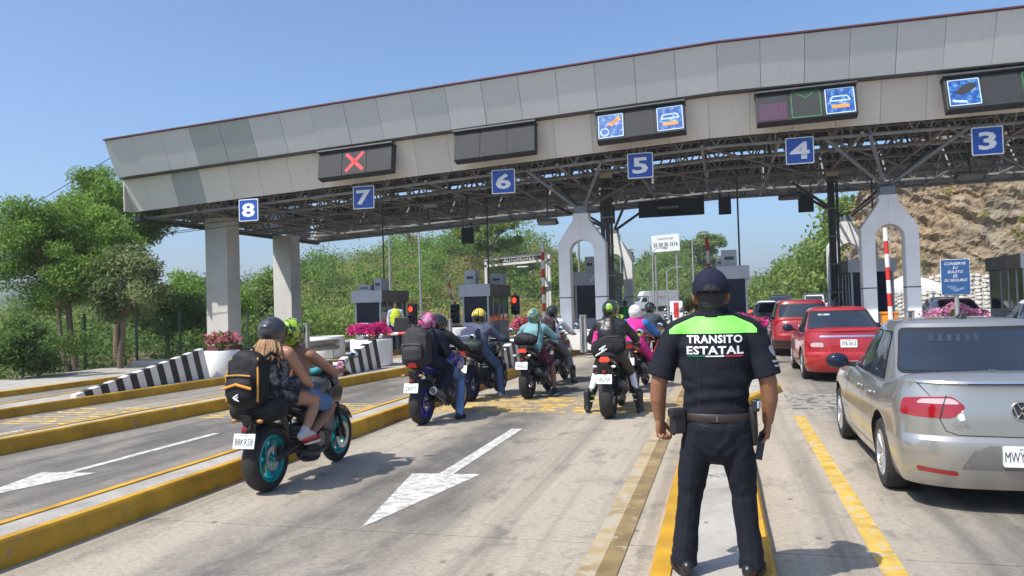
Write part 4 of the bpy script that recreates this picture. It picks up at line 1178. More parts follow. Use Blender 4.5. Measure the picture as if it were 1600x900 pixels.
# ---- black and white striped end ramps
def ramp_block(label, x0, x1, y0, y1, h, z, n=12, w2=None):
    """rises from nothing at y0 to h at y1, x0..x1 wide, stripes across"""
    t = thing('striped_ramp', label, 'ramp barrier', (0, 0, 0))
    xs0, xs1 = x0, x1
    for i in range(n):
        a, b = i / n, (i + 1) / n
        ya, yb = y0 + (y1 - y0) * a, y0 + (y1 - y0) * b
        H = lambda q: z + 0.07 + (h - 0.07) * q
        sl = 0.10   # stripes lean on the side faces
        P = []
        for yy, q in ((ya, a), (yb, b)):
            P.append((yy, q))
        lean = lambda yy, q: yy - (H(q) - z) * 0.3
        bot = [(xs0, ya, z - 0.02), (xs1, ya, z - 0.02), (xs1, yb, z - 0.02), (xs0, yb, z - 0.02)]
        top = [(xs0 + 0.02, lean(ya, a), H(a)), (xs1 - 0.02, lean(ya, a), H(a)), (xs1 - 0.02, lean(yb, b), H(b)), (xs0 + 0.02, lean(yb, b), H(b))]
        MB().hexa([Vector(p) for p in bot + top]).obj('stripe', M_WALLW if i % 2 == 0 else M_STRB, t)
    return t
ramp_block('long black and white striped ramp in front of the leftmost flower tub', -12.15, -11.98, 12.0, 15.95, 0.72, 0.15, 19)
ramp_block('black and white striped ramp in front of the magenta flower tub', -8.64, -8.45, 14.8, 18.0, 0.75, 0.19, 14)
ramp_block('black and white striped ramp behind the parked motorcycles', -5.15, -4.95, 15.2, 18.9, 0.70, 0.19, 14)

# ---- low white walls, guard rails, bollards
def low_wall(label, x, y, w, d, h, z=0.18):
    t = thing('low_wall', label, 'wall', (x, y, z))
    mb = MB(); mb.box((0, d / 2, h / 2), (w, d, h)); mb.obj('wall', M_WALLW, t, bevel=0.02)
    mb = MB(); mb.box((0, d / 2, h + 0.012), (w + 0.03, d + 0.03, 0.03)); mb.obj('coping', M_WALLW, t, bevel=0.01)
def drum(label, x, y, r, h, z=0.18):
    t = thing('concrete_drum', label, 'tub', (x, y, z))
    mb = MB(); mb.lathe([(r * 0.97, 0), (r, 0.03), (r, h - 0.02), (r * 0.98, h), (r * 0.86, h), (r * 0.85, h - 0.12), (0.01, h - 0.12)], 40); mb.obj('tub', M_WALLW, t, smooth=True, angle=35)
    mb = MB(); mb.lathe([(0.01, h - 0.08), (r * 0.85, h - 0.09)], 24); mb.obj('soil', M_SOIL, t)
drum('plain white round concrete tub behind the magenta flower tub', -12.4, 22.2, 0.66, 0.68)
drum('plain white round concrete tub behind the rider with the big backpack', -8.75, 24.0, 0.68, 0.8)
low_wall('low white block under the left white arch', -4.6, 24.2, 1.5, 0.35, 0.62)
low_wall('low white wall behind the rider in the teal jacket', -5.75, 24.2, 0.9, 0.5, 0.66)
low_wall('low white block at the foot of the right white arch', 5.0, 23.9, 1.4, 0.4, 0.62)
low_wall('low white wall in the lane island behind the officer', 0.2, 24.6, 1.3, 0.4, 0.5)
def guard_rail(label, pts, z=0.2, end=True):
    t = thing('guard_rail', label, 'guard rail')
    prof = [(0.0, -0.16), (0.05, -0.12), (0.05, -0.06), (-0.02, 0.0), (0.05, 0.06), (0.05, 0.12), (0.0, 0.16)]
    for (a, b) in zip(pts[:-1], pts[1:]):
        a, b = Vector(a), Vector(b); d = (b - a).normalized(); n = Vector((d.y, -d.x))
        mb = MB(); vs = []; fs = []
        for p in (a, b):
            vs += [(p.x + n.x * q, p.y + n.y * q, z + 0.42 + h) for q, h in prof]
        k = len(prof)
        fs = [(i, i + 1, k + i + 1, k + i) for i in range(k - 1)]
        mb.add(vs, fs); o = mb.obj('rail', M_GALV, t, smooth=True, angle=60)
        s = o.modifiers.new('thick', 'SOLIDIFY'); s.thickness = 0.008
        L = (b - a).length
        for i in range(int(L / 0.9) + 1):
            p = a + d * min(i * 0.9 + 0.1, L - 0.05)
            mb = MB(); mb.box((p.x - n.x * 0.05, p.y - n.y * 0.05, z + 0.26), (0.06, 0.06, 0.56)); mb.obj('post', M_GALV, t)
    if end:
        p = Vector(pts[0]); mb = MB()
        mb.prism([(p.x - 0.3, z + 0.25), (p.x - 0.12, z + 0.2), (p.x + 0.25, z + 0.3), (p.x + 0.32, z + 0.45), (p.x + 0.22, z + 0.5), (p.x + 0.3, z + 0.62), (p.x + 0.1, z + 0.63), (p.x - 0.22, z + 0.6), (p.x - 0.28, z + 0.45)], p.y - 0.06, p.y - 0.01, 'Y')
        mb.obj('end_plate', M_GALVD, t)
guard_rail('corrugated steel guard rail right of the magenta flower tub', [(-8.3, 19.6), (-8.0, 24.0)])
guard_rail('corrugated steel guard rail on the island beside the left white arch', [(-5.2, 20.6), (-4.95, 24.5)])
guard_rail('short corrugated guard rail left of the magenta flower tub', [(-12.3, 19.0), (-11.8, 22.0)])
guard_rail('corrugated guard rail behind the silver car', [(4.3, 19.5), (4.25, 24.0)])
def bollard(label, x, y, h=1.15, z=0.18, w=0.2):
    t = thing('steel_bollard', label, 'bollard', (x, y, z))
    mb = MB(); mb.box((0, 0, h / 2), (w, w * 0.8, h)); mb.obj('post', M_GALV, t, bevel=0.015)
    mb = MB(); mb.box((0, -w * 0.4 - 0.003, h / 2), (w * 0.35, 0.01, h - 0.04)); mb.obj('groove', M_STEELD, t)
    mb = MB(); mb.box((0, 0, h + 0.008), (w + 0.02, w * 0.8 + 0.02, 0.02)); mb.obj('cap', M_GALV, t)
for lab, x, y in (('grey steel bollard left of the magenta flower tub', -12.0, 20.4), ('grey steel bollard behind the rider with the big backpack', -8.0, 21.8),
                  ('left grey steel bollard in front of the left white arch', -4.95, 23.2), ('right grey steel bollard in front of the left white arch', -4.15, 23.2),
                  ('grey steel bollard right of the orange barrier cabinet', 4.55, 21.5), ('grey steel bollard left of the pale pink flowers', 5.25, 20.0)):
    bollard(lab, x, y, 1.12 if x < 3 else 1.05)
for lab, x, y in (('short black bollard on the yellow kerb, left of three', -3.5, 43.5), ('short black bollard on the yellow kerb, middle of three', -3.35, 46.5), ('short black bollard on the yellow kerb, right of three', -3.2, 49.5)):
    t = thing('road_post', lab, 'bollard', (x, y, 0.2))
    mb = MB(); mb.bar((0, 0, 0), (0, 0, 0.7), 0.07, 10); mb.obj('post', M_BLACK, t, smooth=True)
    mb = MB(); mb.bar((0, 0, 0.56), (0, 0, 0.64), 0.075, 10); mb.obj('band', M_WHP, t, smooth=True)
island('traffic_island', [(-3.55, 34), (-3.3, 62)], [(-4.3, 34), (-4.0, 62)], 0.2)

# ---- traffic lights
M_LRED = pm('lit_red_lens', (0.85, 0.05, 0.02), 0.3, emit=1.4, var=0.02)
def signal(label, x, y, z, lit=True, board=False):
    t = thing('traffic_light', label, 'traffic light', (x, y, 0.18))
    mb = MB(); mb.bar((0, 0, 0), (0, 0, z - 0.3), 0.04, 8); mb.obj('pole', M_GALV, t, smooth=True)
    mb = MB(); mb.box((0, 0, z), (0.3, 0.2, 0.7)); hd = mb.obj('housing', M_BLACK, t, bevel=0.03)
    for k, dz in enumerate((0.17, -0.17)):
        mb = MB(); mb.lathe([(0.001, -0.125), (0.06, -0.122), (0.105, -0.1)], 20, (0, 0, z + dz), 'Y'); mb.obj('lens', M_LRED if (lit and k == 0) else M_GLASSD, hd, smooth=True)
        mb = MB(); mb.lathe([(0.12, -0.26), (0.125, -0.1), (0.115, -0.1), (0.112, -0.26)], 16, (0, 0, z + dz), 'Y', R(-60) , R(240)); mb.obj('visor', M_BLACK, hd, smooth=True)
    mb = MB(); mb.bar((0, 0, z + 0.35), (0, 0, z + 0.47), 0.05, 8, 0.02); mb.obj('finial', M_REDP, t)
    if board:
        mb = MB(); mb.box((0, 0.02, z - 0.68), (0.85, 0.12, 0.5)); mb.obj('board', M_BLACK, t, bevel=0.01)
signal('traffic light showing red left of the rider with the big backpack', -10.2, 24.3, 1.3)
signal('dark traffic light behind the low white wall', -9.35, 26.2, 1.25, False, True)
signal('traffic light with a red lamp right of the second booth', -7.3, 27.0, 1.5)
t = thing('equipment_box', 'black equipment box below the red traffic light', 'box', (-10.6, 24.6, 0.18))
mb = MB(); mb.box((0, 0, 0.95), (0.75, 0.3, 0.5)); mb.obj('case', M_BLACK, t, bevel=0.02)
mb = MB(); mb.bar((0, 0, 0), (0, 0, 0.72), 0.05, 8); mb.obj('leg', M_GALV, t)
mb = MB(); mb.box((0.25, -0.2, 0.62), (0.3, 0.1, 0.2)); mb.obj('orange_lamp', M_ORNG, t, bevel=0.02)

# ---- lifting barriers
def barrier(label, x, y, tip, base_z=0.95, cab=None, n=7, r=0.05, z=0.18):
    t = thing('lifting_barrier', label, 'barrier', (x, y, z))
    mb = MB(); mb.box((0, 0.12, 0.5), (0.36, 0.3, 1.0)); cb = mb.obj('cabinet', cab or M_GALV, t, bevel=0.03)
    mb = MB(); mb.box((0, 0.12, 1.02), (0.4, 0.34, 0.05)); mb.obj('lid', cab or M_GALV, cb, bevel=0.01)
    a = Vector((0, -0.06, base_z)); b = Vector(tip)
    for i in range(n):
        mb = MB(); mb.bar(a.lerp(b, i / n), a.lerp(b, (i + 1) / n), r, 8); mb.obj('arm_section', M_REDP if i % 2 else M_WHP, t, smooth=True)
barrier('red and white barrier arm lowered across the lane left of the big backpack', -11.6, 23.4, (2.3, -0.06, 0.72), 0.62, n=9, r=0.05)
barrier('red and white barrier arm raised beside the left white arch', -6.0, 26.0, (0.02, -0.06, 3.6), n=9, r=0.06)
barrier('red and white barrier arm raised just left of the officer head', -0.4, 28.5, (-0.1, -0.06, 3.7), n=6, r=0.06)
barrier('red and white barrier arm raised inside the right white arch with orange cabinet', 4.12, 21.6, (-0.05, -0.06, 3.2), 0.85, M_ORNG, n=7, r=0.055)
barrier('distant red and white barrier arm raised between the first two booths', -12.8, 36.0, (-0.35, -0.06, 3.0), n=7, r=0.05)

# ---- white gantry frame with a sign beyond the second booth
t = thing('gantry_frame', 'white steel gantry frame with a lettered board across the lane', 'gantry', (-9.1, 34.0, 0))
for dx, h in ((-1.45, 3.7), (1.55, 3.95)):
    mb = MB(); mb.box((dx, 0, h / 2), (0.12, 0.12, h)); mb.obj('leg', M_WHP, t, bevel=0.01)
mb = MB(); mb.box((1.42, 0, 1.98), (0.07, 0.07, 3.96)); mb.obj('leg', M_WHP, t)
for z0 in (3.62, 3.92):
    mb = MB(); mb.hexa([Vector(q) for q in [(-1.5, -.06, z0 - .16), (1.6, -.06, z0), (1.6, .06, z0), (-1.5, .06, z0 - .16), (-1.5, -.06, z0 - .06), (1.6, -.06, z0 + .1), (1.6, .06, z0 + .1), (-1.5, .06, z0 - .06)]]); mb.obj('beam', M_WHP, t)
mb = MB(); mb.box((0.2, 0, 3.77), (2.0, 0.05, 0.17), M=Matrix.Rotation(R(-3), 3, 'Y')); bd = mb.obj('board', M_STEELD, t)
text_obj('lettering', 'AUTOMOVILES', M_WHP, bd, plane_M((0.2, -0.03, 3.77), (1, 0, 0.052), (-0.052, 0, 1)), 0.2, width=1.6)
mb = MB(); mb.box((0.35, -0.1, 3.4), (0.5, 0.3, 0.06)); mb.obj('lamp', M_WHP, t, bevel=0.01)
mb = MB(); mb.box((1.4, -0.12, 2.6), (0.3, 0.1, 0.3)); mb.obj('box', M_WHP, t, bevel=0.01)

# ---- the blue ticket sign
t = thing('ticket_sign', 'blue sign reading CONSERVE SU BOLETO ES SU SEGURO on a post', 'sign', (4.6, 17.6, 0.18))
mb = MB(); mb.bar((0.02, 0.04, 0), (0.02, 0.04, 1.6), 0.045, 8); mb.obj('post', M_GALV, t, smooth=True)
mb = MB(); mb.prism(rounded([(-0.27, 1.45), (0.27, 1.45), (0.27, 2.18), (-0.27, 2.18)], 0.03), -0.02, 0.0, 'Y'); mb.obj('border', M_WSIGN, t)
mb = MB(); mb.prism(rounded([(-0.262, 1.458), (0.262, 1.458), (0.262, 2.172), (-0.262, 2.172)], 0.03), -0.026, -0.02, 'Y'); mb.obj('plate', pm('faded_blue_sign', (0.025, 0.085, 0.22), 0.45, var=0.08), t)
for k, (s, w) in enumerate((('CONSERVE', 0.40), ('SU', 0.10), ('BOLETO', 0.28), ('ES', 0.09), ('SU SEGURO', 0.42))):
    text_obj('lettering', s, M_WSIGN, t, FACE_CAM((0, -0.030, 2.09 - 0.085 * k)), 0.07, width=w, height=0.055, shear=0.25)
mb = MB()
for a, b in (((-0.16, 1.64), (0.0, 1.52)), ((-0.1, 1.64), (0.03, 1.53)), ((-0.04, 1.64), (0.05, 1.54)), ((0.0, 1.52), (0.15, 1.58)), ((0.03, 1.56), (0.15, 1.60))):
    d = Vector((b[0] - a[0], 0, b[1] - a[1])); nn = Vector((-d.z, 0, d.x)).normalized() * 0.005
    A, Bq = Vector((a[0], -0.030, a[1])), Vector((b[0], -0.030, b[1])); mb.add([A + nn, Bq + nn, Bq - nn, A - nn], [(0, 1, 2, 3)])
mb.obj('hand_drawing', pm('faint_blue_white', (0.35, 0.45, 0.6), 0.5), t)

# ---- billboard on the hill
t = thing('billboard', 'white billboard with a phone number on the wooded hill', 'billboard', (-7.7, 112, 0))
for dx in (-1.5, 1.5):
    mb = MB(); mb.bar((dx, 0.2, 0), (dx, 0.2, 10), 0.12, 8); mb.obj('leg', M_STEEL, t)
mb = MB(); mb.box((0, 0, 9.85), (3.9, 0.25, 2.4), M=Matrix.Rotation(R(-2.5), 3, 'Y')); mb.obj('board', M_WHP, t)
M_INK_ = pm('black_print', (0.02, 0.02, 0.022), 0.6)
text_obj('lettering', 'ANUNCIATE AQUI', M_INK_, t, plane_M((0, -0.14, 10.45), (1, 0, 0.043), (-0.043, 0, 1)), 0.3, width=2.2, height=0.34)
text_obj('lettering', '55 50 30 1616', M_INK_, t, plane_M((0, -0.14, 9.65), (1, 0, 0.043), (-0.043, 0, 1)), 0.5, width=3.4, height=0.62, bold=0.012)
text_obj('lettering', '.com', M_STEELD, t, plane_M((0, -0.14, 9.05), (1, 0, 0.043), (-0.043, 0, 1)), 0.3, width=0.5, height=0.2)

# ---- lamp posts, poles and wires
def lamp_post(label, x, y, h, arm=0.8, z=-0.1, head=True):
    t = thing('lamp_post', label, 'street lamp', (x, y, z))
    mb = MB(); mb.tube([(0, 0, 0), (0, 0, h * 0.5), (0, 0, h)], [0.09, 0.07, 0.05], 8); mb.obj('pole', M_GALV, t, smooth=True)
    if head:
        mb = MB(); mb.tube([(0, 0, h - 0.05), (arm * 0.5, 0, h + 0.25), (arm, 0, h + 0.3)], 0.035, 6); mb.obj('arm', M_GALV, t, smooth=True)
        mb = MB(); mb.sphere((arm + 0.25, 0, h + 0.28), (0.32, 0.14, 0.07), 10); mb.obj('lamp_head', M_GALV, t, smooth=True)
for lab, x, y, h in (('slim grey lamp post behind the gap between the first two booths', -17.9, 44, 7.2), ('slim pole above the first booth', -19.9, 44, 7.0), ('slim lamp post left of the billboard', -5.5, 64, 5.8),
                     ('lamp post with cross arm right of the billboard', -2.2, 62, 6.6), ('thin pole between the billboard and the officer', -4.1, 60, 4.0),
                     ('lamp post before the right hill, left of three', 8.4, 98, 5.8), ('lamp post before the right hill, middle of three', 7.4, 82, 6.0), ('lamp post before the right hill, right of three', 8.2, 74, 6.9),
                     ('slim pole beside the white gantry', -6.9, 38, 5.2), ('curved street lamp seen through the left white arch', -8.9, 70, 6.2)):
    lamp_post(lab, x, y, h, 0.7)
t = thing('utility_wires', 'dark overhead wires crossing in front of the left trees', 'wires')
def wire(a, b, sag, r=0.012):
    a, b = Vector(a), Vector(b)
    mb = MB(); mb.tube([a.lerp(b, i / 16) - Vector((0, 0, sag * 4 * (i / 16) * (1 - i / 16))) for i in range(17)], r, 5); mb.obj('wire', M_BLACK, t, smooth=True)
wire((-34, 22.5, 2.7), (-20.1, 22.4, 7.6), 0.3); wire((-34, 23, 5.6), (-15.7, 23.0, 4.9), 0.35); wire((-34, 22.6, 4.6), (-15.6, 23.0, 4.75), 0.3); wire((-34, 24.2, 5.0), (-18.3, 24.5, 4.9), 0.25)
# green mesh fence on the left
fence = thing('mesh_fence', 'green wire mesh fence along the left pavement', 'fence')
M_GRNP = pm('green_fence_paint', (0.02, 0.075, 0.05), 0.5)
fp = [(-19.4, 17.5), (-19.55, 19.9), (-19.7, 22.3), (-19.85, 24.7), (-20.0, 27.1), (-20.2, 29.5), (-20.4, 31.9), (-20.6, 34.3)]
for x, y in fp:
    mb = MB(); mb.box((x, y, 0.85), (0.06, 0.06, 1.9)); mb.obj('post', M_GRNP, fence)
for (a, b) in zip(fp[:-1], fp[1:]):
    mb = MB(); A, Bq = Vector((a[0], a[1], 0)), Vector((b[0], b[1], 0))
    for z in np.arange(0.1, 1.75, 0.2): mb.bar(A + Vector((0, 0, z)), Bq + Vector((0, 0, z)), 0.004, 4)
    for i in range(1, 24): mb.bar(A.lerp(Bq, i / 24), A.lerp(Bq, i / 24) + Vector((0, 0, 1.7)), 0.004, 4)
    stuff(mb.obj('mesh_panel', M_GRNP, fence))
t = thing('concrete_block', 'low concrete slab lying beside the left trees', 'block', (-17.1, 20.3, 0.1))
mb = MB(); mb.box((0, 0, 0.1), (1.3, 0.8, 0.2), rz=0.1); mb.obj('slab_block', M_CONC2, t, bevel=0.03)
# white market tent beyond the lanes on the right
t = thing('canopy_tent', 'white pop up tent before the stone wall behind the right arch', 'tent', (9.9, 46.5, 0))
for dx in (-1.5, 1.5):
    for dy in (-1.5, 1.5):
        mb = MB(); mb.bar((dx, dy, 0), (dx, dy, 1.95), 0.03, 6); mb.obj('leg', M_GALV, t)
mb = MB(); mb.rings([[Vector((sx * 1.55, sy * 1.55, 1.75)) for sx, sy in ((-1, -1), (1, -1), (1, 1), (-1, 1))], [Vector((sx * 1.55, sy * 1.55, 1.95)) for sx, sy in ((-1, -1), (1, -1), (1, 1), (-1, 1))], [Vector((sx * .06, sy * .06, 2.75)) for sx, sy in ((-1, -1), (1, -1), (1, 1), (-1, 1))]], cap0=False)
mb.obj('tent_roof', M_WHP, t)
# orange plastic road barriers and a striped end board
M_ORB = pm('orange_plastic_barrier', (0.75, 0.13, 0.03), 0.5, var=0.1)
for lab, x, y, w in (('orange plastic barrier behind the officer shoulder', 1.4, 58, 2.4), ('long orange plastic barrier beside the parked pickups', 6.6, 62, 5.0)):
    t = thing('road_barrier', lab, 'barrier', (x, y, 0))
    k = int(w / 1.2)
    for i in range(k):
        xx = -w / 2 + (i + .5) * w / k; q = w / k * 0.48
        mb = MB(); mb.prism([(-0.28, 0), (0.28, 0), (0.22, 0.3), (0.12, 0.8), (-0.12, 0.8), (-0.22, 0.3)], xx - q, xx + q, 'X'); mb.obj('segment', M_ORB, t, bevel=0.02)
t = thing('end_board', 'red and white striped end board at the kerb left of the officer', 'marker', (-3.3, 57, 0.2))
mb = MB(); mb.box((0, 0, 0.7), (0.9, 0.5, 1.4)); mb.obj('block', M_WHP, t, bevel=0.02)
mb = MB(); mb.box((0, -0.255, 0.75), (0.35, 0.02, 1.1)); mb.obj('stripe', M_REDP, t)
for i in range(5):
    t = thing('jersey_barrier', 'white concrete barrier block, %s of the row left of the officer' % ['nearest', 'second', 'third', 'fourth', 'farthest'][i], 'barrier', (-2.3 + i * 0.9, 58 + i * 0.9, 0), R(-45))
    mb = MB(); mb.prism([(-0.3, 0), (0.3, 0), (0.25, 0.2), (0.1, 0.4), (0.08, 0.95), (-0.08, 0.95), (-0.1, 0.4), (-0.25, 0.2)], -0.6, 0.6, 'X'); mb.obj('block', M_COLW, t)
# ================================================================ CARS AND TRUCK
M_TYRE = pm('tyre_rubber', (0.022, 0.021, 0.020), 0.85, var=0.2, scale=8)
M_ALLOY = pm('silver_alloy', (0.55, 0.56, 0.57), 0.3, 0.85, var=0.05)
M_TRIMB = pm('black_rubber_trim', (0.014, 0.014, 0.015), 0.5)
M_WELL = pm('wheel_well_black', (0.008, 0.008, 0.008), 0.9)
M_CGLASS = pm('tinted_car_glass', (0.022, 0.030, 0.045), 0.03, var=0.25, scale=1.2, spec=0.7)
M_TAILR = pm('red_tail_lens', (0.27, 0.004, 0.007), 0.15, var=0.12, scale=12, coat=1.0)
M_TAILW = pm('clear_tail_lens', (0.50, 0.33, 0.33), 0.15, var=0.1, scale=14, coat=1.0)
M_CHROME = pm('chrome', (0.75, 0.75, 0.76), 0.12, 1.0, var=0.02)
M_PLATE = pm('white_number_plate', (0.75, 0.76, 0.75), 0.4, var=0.03)
M_INK = pm('plate_lettering', (0.03, 0.035, 0.05), 0.5)
def paint(name, c, metal=0.0, rough=0.3, dusty=0.1):
    if name in MATS: return MATS[name]
    m, nt, p = _nodes(name)
    v = coord(nt)
    dust = noise_t(nt, v, 2.5, 6, 0.65)
    col = mixc(nt, ramp(nt, dust, [(0.4, 0.0), (0.75, dusty)]), c, (0.36, 0.33, 0.28))
    nt.links.new(col, p.inputs['Base Color'])
    p.inputs['Metallic'].default_value = metal; p.inputs['Roughness'].default_value = rough
    p.inputs['Coat Weight'].default_value = 1.0
    nt.links.new(ramp(nt, dust, [(0.3, 0.03), (0.8, 0.16)]), p.inputs['Coat Roughness'])
    MATS[name] = m
    return m
def rloop(w, yr, yf, rr, rf, z, bow=0.05, ztop=None, n=(10, 9, 30, 9, 10)):
    """one closed horizontal outline of a car body (half mirrored)"""
    rx, ry = rr; fx, fy = rf
    rx = min(rx, w * 0.9); fx = min(fx, w * 0.9)
    h = []
    for i in range(n[0]): t = i / n[0]; h.append((t * (w - rx), yr))
    for i in range(n[1]): a = math.pi / 2 * i / n[1]; h.append((w - rx + rx * math.sin(a), yr + ry - ry * math.cos(a)))
    for i in range(n[2]): t = i / n[2]; h.append((w, yr + ry + t * (yf - fy - yr - ry)))
    for i in range(n[3]): a = math.pi / 2 * i / n[3]; h.append((w - fx + fx * math.cos(a), yf - fy + fy * math.sin(a)))
    for i in range(n[4] + 1): t = i / n[4]; h.append(((1 - t) * (w - fx), yf))
    ym = (yr + yf) / 2; L = (yf - yr) / 2
    out = []
    for x, y in h:
        k = (y - ym) / L
        xx = x * (1 - 0.05 * k * k) if w > 0.2 else x
        yy = y + (bow * (x / w) ** 2 * (1 if k < 0 else -1.6)) * (abs(k) ** 6) if w > 0.05 else y
        out.append((xx, yy))
    full = out + [(-x, y) for x, y in reversed(out[1:-1])]
    return [Vector((x, y, z if ztop is None else ztop(y, z))) for x, y in full]
def make_wheel(parent, x, y, r, w, spokes=9, name='wheel', mat=None, side=1):
    wh = bpy.data.objects.new(name, None); COL.objects.link(wh); wh.parent = parent; wh.location = (x, y, r)
    o = side * w / 2
    mb = MB(); mb.lathe([(r * 0.66, -w / 2), (r * 0.92, -w / 2), (r * 0.985, -w * 0.38), (r, -w * 0.2), (r, w * 0.2), (r * 0.985, w * 0.38), (r * 0.92, w / 2), (r * 0.66, w / 2), (r * 0.64, 0), (r * 0.66, -w / 2)], 36, (0, 0, 0), 'X'); mb.obj('tyre', M_TYRE, wh, smooth=True, angle=50)
    mb = MB(); mb.lathe([(r * 0.665, o * 0.98), (r * 0.63, o * 0.99), (r * 0.60, o * 0.8), (r * 0.58, -o * 0.6)], 36, (0, 0, 0), 'X')
    for i in range(spokes):
        a = 2 * math.pi * i / spokes
        for da in (-0.06, 0.06):
            mb.bar((o * 0.72, r * 0.14 * math.cos(a), r * 0.14 * math.sin(a)), (o * 0.86, r * 0.61 * math.cos(a + da * 1.6), r * 0.61 * math.sin(a + da * 1.6)), r * 0.045, 5)
    mb.lathe([(r * 0.17, o * 0.6), (r * 0.16, o * 0.8), (0.002, o * 0.83)], 16, (0, 0, 0), 'X')
    mb.obj('rim', mat or M_ALLOY, wh, smooth=True, angle=40)
    mb = MB(); mb.lathe([(0.002, o * 0.35), (r * 0.48, o * 0.35), (r * 0.5, o * 0.25)], 24, (0, 0, 0), 'X'); mb.obj('brake_disc', M_STEELD, wh)
    return wh
def car(name, label, x, y, paintm, S, cat='car', rz=0.0, group=None, plate='', detail=None):
    """origin on the ground under the rear axle; S holds the proportions"""
    t = thing(name, label, cat, (x, y, 0), rz, group)
    W = S['w']; wb = S['wb']; ro = S['ro']; fo = S['fo']; zb = S['belt']; wr = S.get('wr', 0.3)
    yr, yf = -ro, wb + fo
    cow = S['cowl']; hz = S['hood']; z0 = 0.19
    tz = S.get('deck', zb + 0.05)
    def zt(y, z):
        if z < 0.5: return z
        k = (z - 0.5) / (tz - 0.5)
        if y > cow:
            top = hz - 0.10 * ((y - cow) / (yf - cow)) ** 1.6
        elif y > S['gb'][1] - 0.2: top = zb + (hz - zb) * max(0, (y - S['gb'][1] + 0.2) / (cow - S['gb'][1] + 0.2))
        elif y < S['gb'][0] + 0.5: top = tz + (zb - tz) * max(0, min(1, (y - S['gb'][0] + 0.1) / 0.6))
        else: top = zb
        return 0.5 + k * (top - 0.5)
    prof = S['prof']   # (z, width factor, rear inset, front inset)
    rr = S.get('rr', (0.42, 0.30)); rf = (0.5, 0.55)
    loops = [rloop(W * 0.8, yr + 0.25, yf - 0.3, rr, rf, z0 - 0.02)]
    for (z, wf, ri, fi) in prof:
        loops.append(rloop(W * wf, yr + ri, yf - fi, rr, rf, z, 0.06, zt))
    zl, wf, ri, fi = prof[-1]
    for q, dz in ((0.97, 0.012), (0.9, 0.022), (0.6, 0.035), (0.25, 0.042), (0.02, 0.044)):
        loops.append(rloop(W * wf * q, yr + ri + (1 - q) * 0.3 + 0.01, yf - fi - (1 - q) * 0.5 - 0.01, (rr[0] * q, rr[1] * q), (rf[0] * q, rf[1] * q), zl, 0.06 * q, lambda yy, z, dz=dz: zt(yy, z) + dz))
    mb = MB(); mb.rings(loops)
    me0 = mb.mesh('body')
    def cut(o):
        ex = []
        for yy in (0.0, wb):
            for sx in (-1, 1):
                c = MB(); c.lathe([(0.001, -0.3), (wr + 0.055, -0.3), (wr + 0.055, 0.35), (0.001, 0.35)], 40, (sx * (W - 0.05), yy, wr + 0.01), 'X')
                co = bpy.data.objects.new('cut', c.mesh('cut')); TMP.collection.objects.link(co); ex.append(co)
                m = o.modifiers.new('b', 'BOOLEAN'); m.operation = 'DIFFERENCE'; m.object = co; m.solver = 'EXACT'
        return ex
    me = evaluated(me0, cut)
    me.materials.clear()
    me.polygons.foreach_set('use_smooth', [True] * len(me.polygons)); me.set_sharp_from_angle(angle=R(32))
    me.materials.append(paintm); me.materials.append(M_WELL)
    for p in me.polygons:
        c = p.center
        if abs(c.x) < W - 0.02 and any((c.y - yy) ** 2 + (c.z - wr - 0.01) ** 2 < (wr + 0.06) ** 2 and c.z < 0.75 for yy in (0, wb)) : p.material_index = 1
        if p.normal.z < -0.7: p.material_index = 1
    body = put('body', me, paintm, t)
    bv = bvh_of(me)
    # greenhouse
    g0, g1 = S['gb']; r0, r1 = S['gr']; zr = S['roof']; wbk = S.get('gw', 0.90) * W; wrf = S.get('rw', 0.70) * W
    gl = []
    zbase = zb - 0.06
    for k in (-0.12, 0.0, 0.15, 0.35, 0.55, 0.75, 0.9, 0.97):
        z = zbase + (zr - 0.075 - zbase) * k
        kk = max(k, 0); e = kk ** 0.92; er = kk ** S.get('rearcurve', 1.0)
        gl.append(rloop(wbk + (wrf - wbk) * (kk ** 1.15), g0 + (r0 - g0) * er, g1 + (r1 - g1) * e, (0.26, 0.16), (0.26, 0.16), z, 0.07))
    for q, dz in ((0.955, 0.052), (0.88, 0.028), (0.7, 0.012), (0.4, 0.003), (0.02, 0.0)):
        gl.append(rloop(wrf * q, r0 + (1 - q) * 0.35 - 0.02, r1 - (1 - q) * 0.35 + 0.02, (0.26 * q, 0.16 * q), (0.26 * q, 0.16 * q), zr - dz, 0.07 * q))
    mb = MB(); mb.rings(gl); gm = mb.mesh('cabin', True, 40)
    cab = put('cabin', gm, paintm, t)
    gv = bvh_of(gm)
    def side_patch(nm, poly, mat, sx, off, res=0.08, bv_=gv, par=None, rd=0.04):
        return put(nm, patch_mesh(bv_, rounded(poly, rd), (sx * 2, 0, 0), (0, 1, 0), (0, 0, 1), (-sx, 0, 0), off, res, far=0.0), mat, par or t)
    def rear_patch(nm, poly, mat, off, bv_=gv, res=0.08, par=None, rd=0.05, front=False):
        D = (0, -1, 0) if front else (0, 1, 0); oy = wb + fo + 2 if front else -ro - 2
        return put(nm, patch_mesh(bv_, rounded(poly, rd), (0, oy, 0), (1, 0, 0), (0, 0, 1), D, off, res, far=0.0), mat, par or t)
    def diag_patch(nm, poly, mat, sx, off, bv_=bv, res=0.05, par=None, rd=0.03):
        """poly in (distance forward of the rear corner along the body, height)"""
        D = Vector((-sx, 1, 0)).normalized(); Sx = Vector((sx, 1, 0)).normalized()
        O = Vector((sx * W, -ro, 0)) - D * 1.5
        return put(nm, patch_mesh(bv_, rounded(poly, rd), O, Sx, (0, 0, 1), D, off, res, far=0.0), mat, par or t)
    zw0, zw1 = zb + 0.015, zr - 0.125
    lerp = lambda z, a, b: a + (b - a) * (z - zbase) / (zr - 0.075 - zbase)
